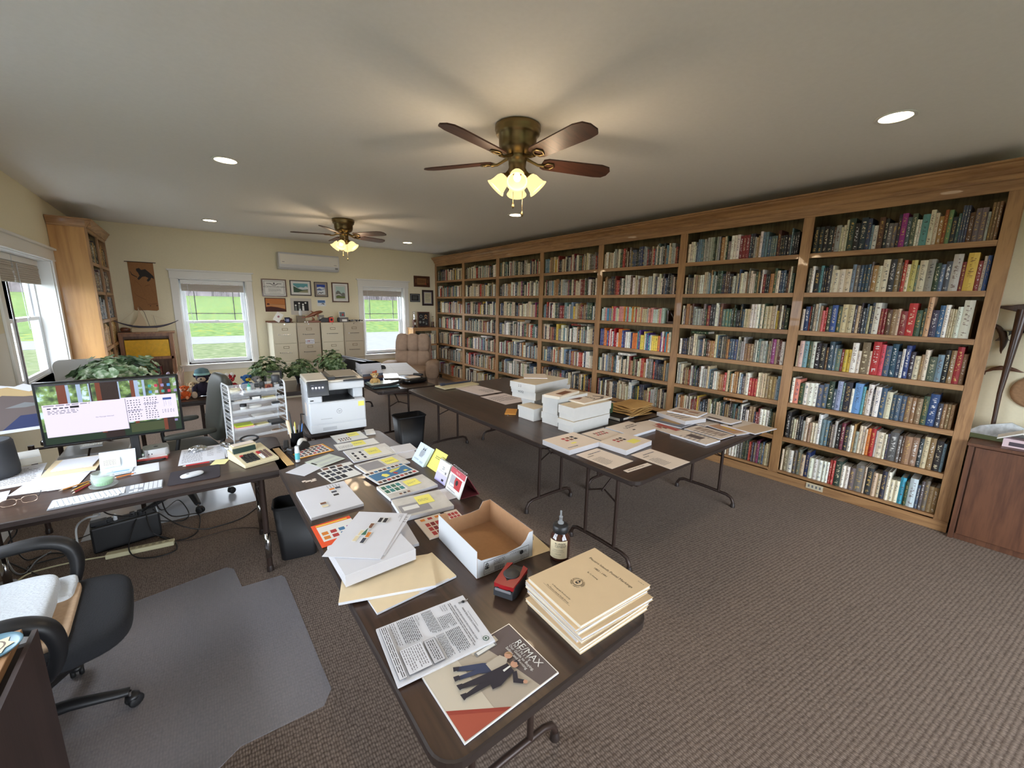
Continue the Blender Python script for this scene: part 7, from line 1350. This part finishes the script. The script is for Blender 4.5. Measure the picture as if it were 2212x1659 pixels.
# ------------------------------------------------------------------ potted plants
def plant(label, loc, pot_r, pot_h, rx, rz_, n, leaf, m, seed, potm=BLACK, low=.0, nm='potted_geranium'):
    t = thing(nm, label, 'potted plant', loc, 0, 'potted geraniums on the far table' if nm == 'potted_geranium' else None); r = random.Random(seed)
    if nm != 'potted_geranium' and 'group' in t: del t['group']
    b = MB(); b.lathe([(pot_r*.72, 0), (pot_r*.74, .004), (pot_r*.95, pot_h*.82), (pot_r*1.04, pot_h*.84), (pot_r*1.05, pot_h), (pot_r*.96, pot_h), (pot_r*.9, pot_h*.9), (.002, pot_h*.9)], potm, n=28); b.build('pot', t)
    b = MB(); s = MB()
    for i in range(n):
        u = r.uniform(-1, 1); th = r.uniform(0, 2*PI); k = r.uniform(.45, 1)**.5*(1+.2*math.sin(3*th+seed*1.7)+.12*math.sin(7*th+u*4+seed)); q = math.sqrt(max(0, 1-u*u))
        c = Vector((rx*k*q*math.cos(th), rx*k*q*math.sin(th), pot_h+rz_*.75+rz_*k*u*(.8 if u > 0 else .6)-low*q*k))
        nn = Vector((math.cos(th)*q*1.0, math.sin(th)*q*1.0, .75+u*.4)).normalized(); nn = (nn+Vector((r.uniform(-.4, .4), r.uniform(-.4, .4), r.uniform(-.2, .3)))).normalized()
        a = nn.orthogonal().normalized(); e = nn.cross(a); L = leaf*r.uniform(.65, 1.15); w0 = r.uniform(0, 6.3); vs = [tuple(c)]; m_ = 11
        for j in range(m_): f = w0+2*PI*j/m_; rad = L*(1 if j % 2 else .86)*(1 if j else .35); vs.append(tuple(c+a*math.cos(f)*rad+e*math.sin(f)*rad+nn*(L*.22*(1 if j % 2 else .6))))
        b.add(vs, [(0, 1+j, 1+(j+1) % m_) for j in range(m_)], m, r.random() < .3)
        if i % 4 == 0: s.tube([(c.x*.08, c.y*.08, pot_h*.85), (c.x*.6, c.y*.6, pot_h+(c.z-pot_h)*.6), tuple(c)], [.003, .0025, .0015], C('plant stem', (110, 120, 70)), 5)
    b.build('foliage', t)['kind'] = 'stuff'; s.build('stems', t); return t
def pz(px, py, y): v = aty(px, py, y); return v
plant('bushy potted geranium at the left of the three, behind the organizer', (aty(577, 800, 5.55).x, 5.55, T+.001), .085, .13, .19, .15, 210, .036, LEAF, 1, low=.05)
plant('potted geranium in the middle of the three, behind the printer', (aty(652, 800, 5.62).x, 5.62, T+.001), .085, .10, .17, .135, 190, .034, LEAF, 2, low=.04)
plant('potted geranium with tall sprigs at the right, by the paper tower', (aty(717, 800, 5.6).x, 5.6, T+.001), .085, .11, .18, .17, 210, .035, LEAF, 3)
tb = table('narrow side table behind the monitor carrying the pale variegated plant', -.72, 4.62, .9, .42, R(90), .1, 'leg')
plant('large pale variegated plant spreading above the monitor top', (-.52, 4.5, T+.001), .12, .24, .24, .19, 420, .05, LEAFV, 4, potm=M('grey green pot', (110, 120, 110), .6), nm='variegated_plant')
cz = thing('white_cooler_back', 'white rounded plastic panel behind the variegated plant', 'chair', (-.80, 5.02, .0)); MB().prisma([(p[0], p[1]) for p in rrect(-.15, .5, .28, 1.2, .05)], .03, 'y', WPL).build('panel', cz, bev=.008)
for x in (-.12, .25): MB().tube([(x, .015, .0), (x, .015, .52)], .012, WPL, 10).build('leg', cz)
MB().box((-.15, -.38, .43), (.28, .02, .46), WPL).build('seat', cz, bev=.01)
for x in (-.12, .25): MB().tube([(x, -.35, .0), (x, -.35, .44)], .012, WPL, 10).build('leg', cz)
fo = M('pale purple petals', (190, 176, 206), .7); b = MB(); b.lathe([(.028, 0), (.03, .004), (.034, .12)], CLEAR, n=18, cap=False)
for i, (a, c_) in enumerate(((-.02, .2), (.015, .24), (.03, .19), (0, .17), (-.01, .21))): b.tube([(a*.3, 0, .01), (a, .01*i-.02, c_*.7)], .003, C('plant stem', (110, 120, 70)), 5).sq((a*1.2, .01*i-.02, c_), (.035, .03, .08), fo if i % 2 else wht, 1, nu=10, ry=a*12)
tag(b.build('iris_vase', loc=(-.255, 5.4, T+.002)), 'glass vase of white and pale purple petals before the magazine case', 'vase')
tag(MB().sq((0, 0, .07), (.14, .05, .14), M('pinkish shell', (206, 180, 166), .5), .9).build('conch_shell', loc=(-.22, 5.28, T+.002)), 'pinkish rounded shell behind the monitor right of the variegated plant', 'shell')
# ------------------------------------------------------------------ on the magazine case: model boat
bt = thing('model_outrigger', 'model sailing outrigger with cream sail on the magazine case', 'model boat', (-.55, 8.58, 1.2135)); HULL = M('dark blue grey hull', (64, 62, 80), .5)
MB().box((-.17, -.05, 0), (.13, .03, .06), C('pale display block', (196, 180, 150))).build('display_block', bt)
b = MB(); N = 16; b.tube([(-.36+.76*i/N, 0, .07+.105*(abs(2*i/N-1.0))**2.2) for i in range(N+1)], [.004+.013*math.sin(PI*i/N) for i in range(N+1)], HULL, 8); b.build('hull', bt)
b = MB(); b.tube([(-.02, 0, .09), (-.06, 0, .36)], .003, DARKW, 6).tube([(.04, 0, .08), (.0, 0, .3), (-.05, 0, .39)], .003, DARKW, 6).tube([(.1, 0, .25), (.12, 0, .1)], .0015, DARKW, 5); b.build('masts', bt)
b = MB(); P = [(-.17, .09), (-.11, .16), (-.075, .26), (-.065, .38), (-.04, .28), (-.01, .2), (.01, .085), (-.08, .1)]; b.prisma(P, .002, 'y', M('sail cream', (204, 186, 156), .8), -.004); b.build('sail', bt)
b = MB(); b.tube([(-.06, 0, .37), (-.3, 0, .14)], .0007, KRAFTE, 4).tube([(.08, 0, .26), (.33, 0, .135)], .0007, KRAFTE, 4).tube([(.08, 0, .26), (.1, 0, .09)], .0007, KRAFTE, 4); b.build('rigging', bt)
tag(MB().sq((0, 0, .035), (.12, .08, .07), BROWNW, .8).box((-.08, -.06, 0), (.06, .05, .01), DARKW).build('carved_ornament', loc=(-.8, 8.6, 1.2135), bev=.003), 'small dark carved ornament at the left end of the magazine case top', 'ornament')
# ------------------------------------------------------------------ on the filing cabinets
zc = 1.345
tag(MB().box((-.2, -.1, 0), (.2, .1, .012), BROWNW).tube([(-.23, -.05, .02), (-.12, -.06, .012), (.05, -.06, .02), (.18, -.05, .05)], [.012, .02, .028, .02], BROWNW, 10).build('carved_tray', loc=(1.27, 8.42, zc), bev=.004), 'long brown carved wooden piece lying on the leftmost cabinets', 'ornament')
b = MB(); b.T = Matrix.Rotation(R(32), 4, 'Y'); b.box((-.055, -.002, 0), (.055, .002, .16), wht); b.quad([(.03*math.cos(a)*.6, -.003, .09+.02*math.sin(a)) for a in [2*PI*i/12 for i in range(12)]][::-1], C('card motif', (150, 100, 110))); tag(b.build('greeting_card', loc=(1.19, 8.30, zc+.03)), 'white greeting card tilted at the left cabinet end', 'card')
mg = thing('coffee_mug', 'dark navy mug with pale emblem on the leftmost filing cabinet', 'mug', (1.37, 8.28, zc)); NAVY = M('navy glaze', (22, 26, 54), .25); MB().lathe([(.0, 0), (.042, 0), (.045, .004), (.045, .092), (.042, .092), (.041, .008), (.0, .007)], NAVY, n=28, cap=False).build('cup', mg)
MB().tube([(.042, 0, .075), (.065, 0, .072), (.075, 0, .05), (.065, 0, .025), (.042, 0, .02)], .006, C('mug handle brown', (96, 50, 50)), 8).build('handle', mg); b = MB(); vs = [(.0455*math.sin(a), -.0455*math.cos(a), z) for z in (.02, .07) for a in [R(-30+10*i) for i in range(7)]]; b.add(vs, [(i, i+1, i+8, i+7) for i in range(6)], C('mug emblem', (130, 136, 170))); b.build('emblem', mg)
tag(MB().box((-.07, -.06, 0), (.06, .08, .12), C('grey brown box', (120, 108, 90))).build('small_box', loc=(1.62, 8.40, zc), bev=.003), 'grey brown box beside the wooden whale carving', 'box')
wb_ = thing('water_bottle', 'small clear water bottle standing on the grey brown box', 'bottle', (1.61, 8.38, zc+.1215)); MB().lathe([(.02, 0), (.028, .004), (.028, .07), (.024, .085), (.012, .105), (.012, .11)], M('clear bottle', (220, 226, 230), .1, alpha=.45), n=18).build('bottle_body', wb_); MB().lathe([(.014, .108), (.014, .122)], WPL, n=14).build('cap', wb_)
og2 = thing('whale_carving', 'brown wooden leaping whale carving on a stepped wood base', 'sculpture', (1.80, 8.33, zc)); ORW = wood('red brown carving wood', (136, 80, 52), (96, 52, 34), 0, .35, 18)
MB().box((-.13, -.05, 0), (.13, .05, .02), ORW).box((-.07, -.04, .02), (.1, .04, .032), ORW).tube([(.0, 0, .03), (.02, 0, .06), (-.01, 0, .09)], [.03, .018, .014], ORW, 10).build('base', og2)
b = MB(); b.tube([(-.14, 0, .085), (-.08, 0, .105), (0, 0, .14), (.08, 0, .175), (.15, 0, .195), (.185, 0, .195)], [.006, .018, .034, .034, .024, .006], ORW, 14); b.prisma([(-.19, .07), (-.15, .08), (-.13, .09), (-.16, .11), (-.175, .09)], .008, 'y', ORW, -.004).prisma([(0, .165), (.05, .18), (-.03, .215)], .008, 'y', ORW, -.004).prisma([(.06, .14), (.1, .155), (.1, .08), (.08, .1)], .01, 'y', ORW, -.03).prisma([(.03, .13), (.07, .145), (.03, .09)], .01, 'y', ORW, .02); b.build('whale', og2)
tag(MB().sq((-.02, 0, .013), (.03, .03, .026), wht, .8, nu=12).sq((.02, 0, .011), (.026, .026, .022), wht, .8, nu=12).build('white_trinkets', loc=(1.66, 8.2, zc)), 'tiny white trinkets in front of the grey brown box', 'ornament')
tag(MB().prisma([(-.1, 0), (.08, 0), (.1, .05), (.06, .08), (-.02, .085), (-.09, .05)], .1, 'y', DGREY, -.05).tube([(.05, 0, .08), (.1, -.02, .1), (.14, 0, .1)], .008, DARKW, 6).build('black_figurine', loc=(2.02, 8.35, zc), bev=.004), 'dark angular object left of the red and black tin', 'ornament')
tag(MB().box((-.035, -.03, 0), (.035, .03, .09), M('bright red tin', (214, 60, 40), .4)).quad([(.02*math.cos(a), -.031, .05+.025*math.sin(a)) for a in [2*PI*i/12 for i in range(12)]][::-1], INK).build('red_tin', loc=(2.10, 8.24, zc), bev=.003), 'bright red tin with black mark on the third cabinet', 'tin')
tag(MB().box((-.07, -.05, 0), (.09, .05, .09), C('grey machine', (104, 100, 100))).sq((-.08, 0, .045), (.05, .08, .09), DGREY, .7).box((-.03, -.052, .015), (.06, -.05, .055), wht).build('label_maker', loc=(2.33, 8.3, zc), bev=.004), 'grey box-shaped device with a white label on the cabinets', 'device')
b = MB(); b.T = Matrix.Rotation(R(-8), 4, 'X'); b.box((-.06, 0, 0), (.06, .003, .11), wht); b.T = b.T @ Matrix.Translation((-.05, -.001, .01)) @ Matrix.Rotation(R(90), 4, 'X'); deco(b, [('r', 0, 0, 1, 1, C('photo grey green', (100, 110, 110))), ('p', [(.4, .2), (.8, .3), (.7, .7), (.5, .6)], RED)], .1, .09, 0); tag(b.build('small_photo', loc=(2.33, 8.32, zc+.0905)), 'small white-edged photo propped on the grey device', 'photo')
b = MB(); b.T = Matrix.Rotation(R(-10), 4, 'X'); b.box((-.06, 0, 0), (.06, .003, .13), C('photo grey', (150, 148, 140))); b.T = b.T @ Matrix.Translation((-.05, -.001, .01)) @ Matrix.Rotation(R(90), 4, 'X'); deco(b, [('c', .5, .5, .02, wht), ('r', .2, .1, .8, .3, GREY)], .1, .11, 0); tag(b.build('small_photo', loc=(1.98, 8.48, zc)), 'small grey photo behind the dark angular object', 'photo')
b = MB(); rk = random.Random(12)
for i in range(46): b.sq((rk.uniform(-.16, .16), rk.uniform(-.05, .05), rk.uniform(.012, .04)), (.05, .022, .018), rk.choice([DGREY, GREY, C('bead cream', (190, 180, 160)), BLACK]), .9, rz=rk.uniform(0, 3), nu=8, nv=6)
tag(b.build('bead_garland', loc=(2.54, 8.32, zc)), 'tangled heap of dark and pale beads on the right cabinet', 'beads', kind='stuff')
# ------------------------------------------------------------------ on the corner case: trophies and medal frame
zl = 1.1935
def trophy(label, x, y, s, m):
    t = thing('trophy', label, 'trophy', (x, y, zl)); MB().prism([(q*.05*s, w*.05*s) for q, w in ((-1, -1), (1, -1), (1, 1), (-1, 1))], 0, .02*s, BLACK).prism([(q*.04*s, w*.04*s) for q, w in ((-1, -.6), (-.6, -1), (.6, -1), (1, -.6), (1, .6), (.6, 1), (-.6, 1), (-1, .6))], .02*s, .2*s, PLQ).build('base', t)
    b = MB(); b.tube([(0, 0, .2*s), (0, 0, .25*s), (.0, 0, .3*s), (.005*s, 0, .34*s)], [.018*s, .014*s, .02*s, .014*s], m, 12).sq((.008*s, 0, .375*s), (.026*s, .026*s, .032*s), m, 1, nu=12).tube([(0, 0, .33*s), (-.03*s, 0, .36*s), (-.05*s, 0, .385*s), (.03*s, 0, .4*s)], .006*s, m, 8); b.build('figure', t)
    MB().box((-.02*s, -.0415*s, .07*s), (.02*s, -.04*s, .13*s), wht if s > .8 else BRASS).build('name_plate', t)
trophy('trophy with silver figure on a dark wooden column, left of the medal case', 3.955, 8.62, .88, CHROME)
trophy('smaller bronze-toned trophy right of the medal case', 4.40, 8.60, .62, BRASS)
picture('medal_case', 'dark framed display case of medals and chevrons on the corner bookcase', 'display case', 4.06, 4.35, zl+.001, zl+.345, PLQ, .024, blk, .004, [('c', .24, .74, .036, gry), ('c', .24, .74, .024, blk), ('p', [(.6, .8), (.75, .9), (.9, .8), (.9, .7), (.75, .8), (.6, .7)], KRAFT), ('p', [(.6, .62), (.75, .72), (.9, .62), (.9, .52), (.75, .62), (.6, .52)], KRAFT), ('r', .4, .46, .6, .56, gry), ('c', .15, .3, .03, gry), ('c', .5, .28, .024, gry), ('r', .65, .28, .85, .31, gry), ('c', .8, .16, .02, gry)], y=8.70, th=.04)
# ------------------------------------------------------------------ right: brown cabinet and carved animals
cb = thing('brown_cabinet', 'reddish brown two-door cabinet beside the right bookcase end', 'cabinet', (0, 0, 0)); CX, CY, CT = 4.50, .185, .775
MB().box((CX+.02, CY-1.15, .002), (XW-.02, CY-.002, CT-.02), CABW).build('body', cb); MB().box((CX-.012, CY-1.17, CT-.022), (XW-.01, CY+.006, CT), CABW).build('top_board', cb, bev=.003)
for k in range(2):
    y0, y1 = CY-.035-.375*(k+1), CY-.04-.375*k; d = MB().box((CX+.002, y0, .05), (CX+.02, y1, CT-.03), CABW).build('door', cb, bev=.002)
    yk = y0+.04 if k == 0 else y1-.04; MB().sq((CX-.012, yk, .50), (.026, .024, .075), M('light wooden knob', (196, 140, 84), .4), .6, nu=14).build('knob', d)
for ya, yb in ((CY-.032, CY-.002), (CY-1.15, CY-.83)): MB().box((CX+.004, ya, .002), (CX+.02, yb, CT-.022), CABW).build('stile', cb, bev=.002)
outl = MB().box((XB-.018, 1.015, .03), (XB-.012, 1.15, .085), M('outlet plate', (206, 196, 170), .4)); 
for i in range(4): outl.box((XB-.0185, 1.03+i*.03, .045), (XB-.018, 1.045+i*.03, .07), GREY)
tag(outl.build('outlet_plate', bev=.001), 'cream electrical outlet plate in the bookcase base board', 'outlet')
CW2 = wood('dark carved fish wood', (70, 46, 36), (46, 30, 24), 2, .35, 14)
pole = thing('tail_pole', 'tall dark carved pole ending in a whale tail, on the brown cabinet', 'sculpture', (4.80, .095, CT+.001)); v0 = (0, 0, 0)
MB().tube([(-.02, .0, .0), (0, .01, .35), (.02, .0, .75), (.03, -.005, .98)], [.012, .014, .024, .034], CW2, 12).build('pole', pole)
b = MB(); b.prisma([(.17, 1.0), (.1, .985), (.03, .965), (-.03, .955), (-.09, .975), (-.2, 1.05), (-.12, 1.02), (-.05, 1.015), (0, 1.02), (.06, 1.01)], .03, 'x', CW2, .015); b.build('tail_fin', pole, bev=.005)
def leaper(name, label, loc, s, m, flip=1, belly=None, tilt=0):
    t = thing(name, label, 'wall carving', loc, 0); b = MB(); b.T = Matrix.Rotation(tilt, 4, 'X')
    b.tube([(0, flip*s*y, s*z) for y, z in ((-.5, -.16), (-.42, -.1), (-.28, .0), (-.1, .07), (.1, .075), (.28, .03), (.42, -.02), (.5, -.03))], [s*q for q in (.012, .035, .06, .085, .085, .06, .028, .008)], m, 14)
    b.prisma([(flip*s*y, s*z) for y, z in ((-.02, .12), (.1, .14), (.18, .22), (.12, .12))], s*.04, 'x', m, -s*.02); b.prisma([(flip*s*y, s*z) for y, z in ((-.6, -.2), (-.48, -.13), (-.42, -.12), (-.44, -.26), (-.5, -.17))], s*.05, 'x', m, -s*.025); b.prisma([(flip*s*y, s*z) for y, z in ((.0, .0), (.12, .0), (.1, -.1))], s*.03, 'x', m, -s*.07)
    b.build('body', t)
    if belly: MB().sq((-s*.075, flip*s*.15, .01), (.02*s, s*.3, s*.06), belly, 1).build('white_patch', t)
leaper('dolphin_carving', 'small brown wooden dolphin hung left of the tail pole', (4.885, .115, 1.30), .2, wood('warm dolphin wood', (104, 66, 46), (76, 46, 32), 1, .35, 14), -1)
leaper('orca_carving', 'black orca carving on the wall behind the tail pole', (4.875, -.02, 1.56), .30, BLKS, -1, wht, R(30))
leaper('long_fish_carving', 'thin dark carved fish hung on the wall against the bookcase side', (4.89, .175, 1.55), .26, CW2, -1, None, R(75))
tag(MB().lathe([(.0, .012), (.1, .012), (.12, .006), (.122, 0), (.0, 0)], M('tan woven disc', (150, 116, 84), .8, var=.15, sc=60), n=30, cap=False).build('woven_disc', loc=(XW-.014, -.06, 1.15)), 'round tan woven disc on the wall at the right edge', 'wall hanging').rotation_euler = (0, R(-90), 0)
b = MB(); b.prisma([(.16, 0), (-.14, 0), (-.13, .12), (-.05, .155), (.02, .13), (.1, .1), (.16, .04)], .015, 'x', M('painted rock white', (190, 196, 200), .8, var=.3, sc=26)); b.prisma([(.16, -.0), (-.14, 0), (-.14, .03), (.16, .035)], .002, 'x', C('painted moss', (110, 120, 84)), -.002); tag(b.build('painted_rock', loc=(4.72, .06, CT+.001)), 'flat rock painted with a snowy mountain, left on the brown cabinet', 'ornament')
hs_ = thing('paper_house', 'small pale pink and white model house on the brown cabinet', 'model house', (4.62, -.05, CT+.001)); MB().box((-.04, -.08, 0), (.06, .08, .06), C('pale pink card', (214, 190, 196))).build('walls', hs_); MB().prisma([(-.11, .05), (0, .11), (.11, .05), (.11, .058), (0, .12), (-.11, .058)], .14, 'x', wht, -.06).build('roof', hs_); MB().box((-.042, -.05, .012), (-.04, .05, .04), C('house window dark', (70, 60, 70))).build('windows', hs_)
# ------------------------------------------------------------------ left wall: torn poster and papers
b = MB(); b.prisma([(-.16, 0), (.16, 0), (.165, .27), (.12, .285), (.09, .275), (.04, .3), (.0, .285), (-.06, .3), (-.1, .28), (-.165, .31)], .004, 'y', PAPER); b.T = Matrix.Translation((-.14, -.0008, .02)) @ Matrix.Rotation(R(90), 4, 'X')
deco(b, [('p', [(0, .0), (1, .0), (1, .78), (.8, .88), (.6, .8), (.3, .95), (0, .8)], MGB), ('p', [(0, .62), (.3, .8), (.6, .74), (1, .72), (1, .92), (.7, .84), (.4, .98), (.1, .95), (0, .8)], C('poster tan sky', (186, 160, 116))), ('p', [(.2, 0), (1, 0), (1, .3), (.5, .3)], C('poster navy', (40, 50, 90))), ('p', [(.3, .5), (.6, .6), (.9, .52), (.6, .48)], GREY)], .28, .27, 0)
o = b.build('torn_poster', loc=(-.905, 3.86, T+.17)); o.rotation_euler = (R(-8), 0, R(14)); tag(o, 'torn dark photographic poster propped behind the desk at far left', 'poster')
tag(MB().box((-.12, -.08, 0), (.1, .08, .045), PAGES).box((-.12, -.08, .045), (.1, .08, .05), wht).build('book_pile', loc=(-.93, 3.72, T+.0012), rz=R(14)), 'pale books lying flat under the torn poster at the desk back', 'book')
sheet_ = MB().prisma([(-.2, -.3), (.2, -.28), (.19, .3), (-.2, .3)], .002, 'x', M('old wall paper sheet', (226, 224, 214), .8)); tag(sheet_.build('wall_notice', loc=(XL+.001, 5.05, 1.12)), 'large pale paper pinned on the left wall below the window', 'notice')
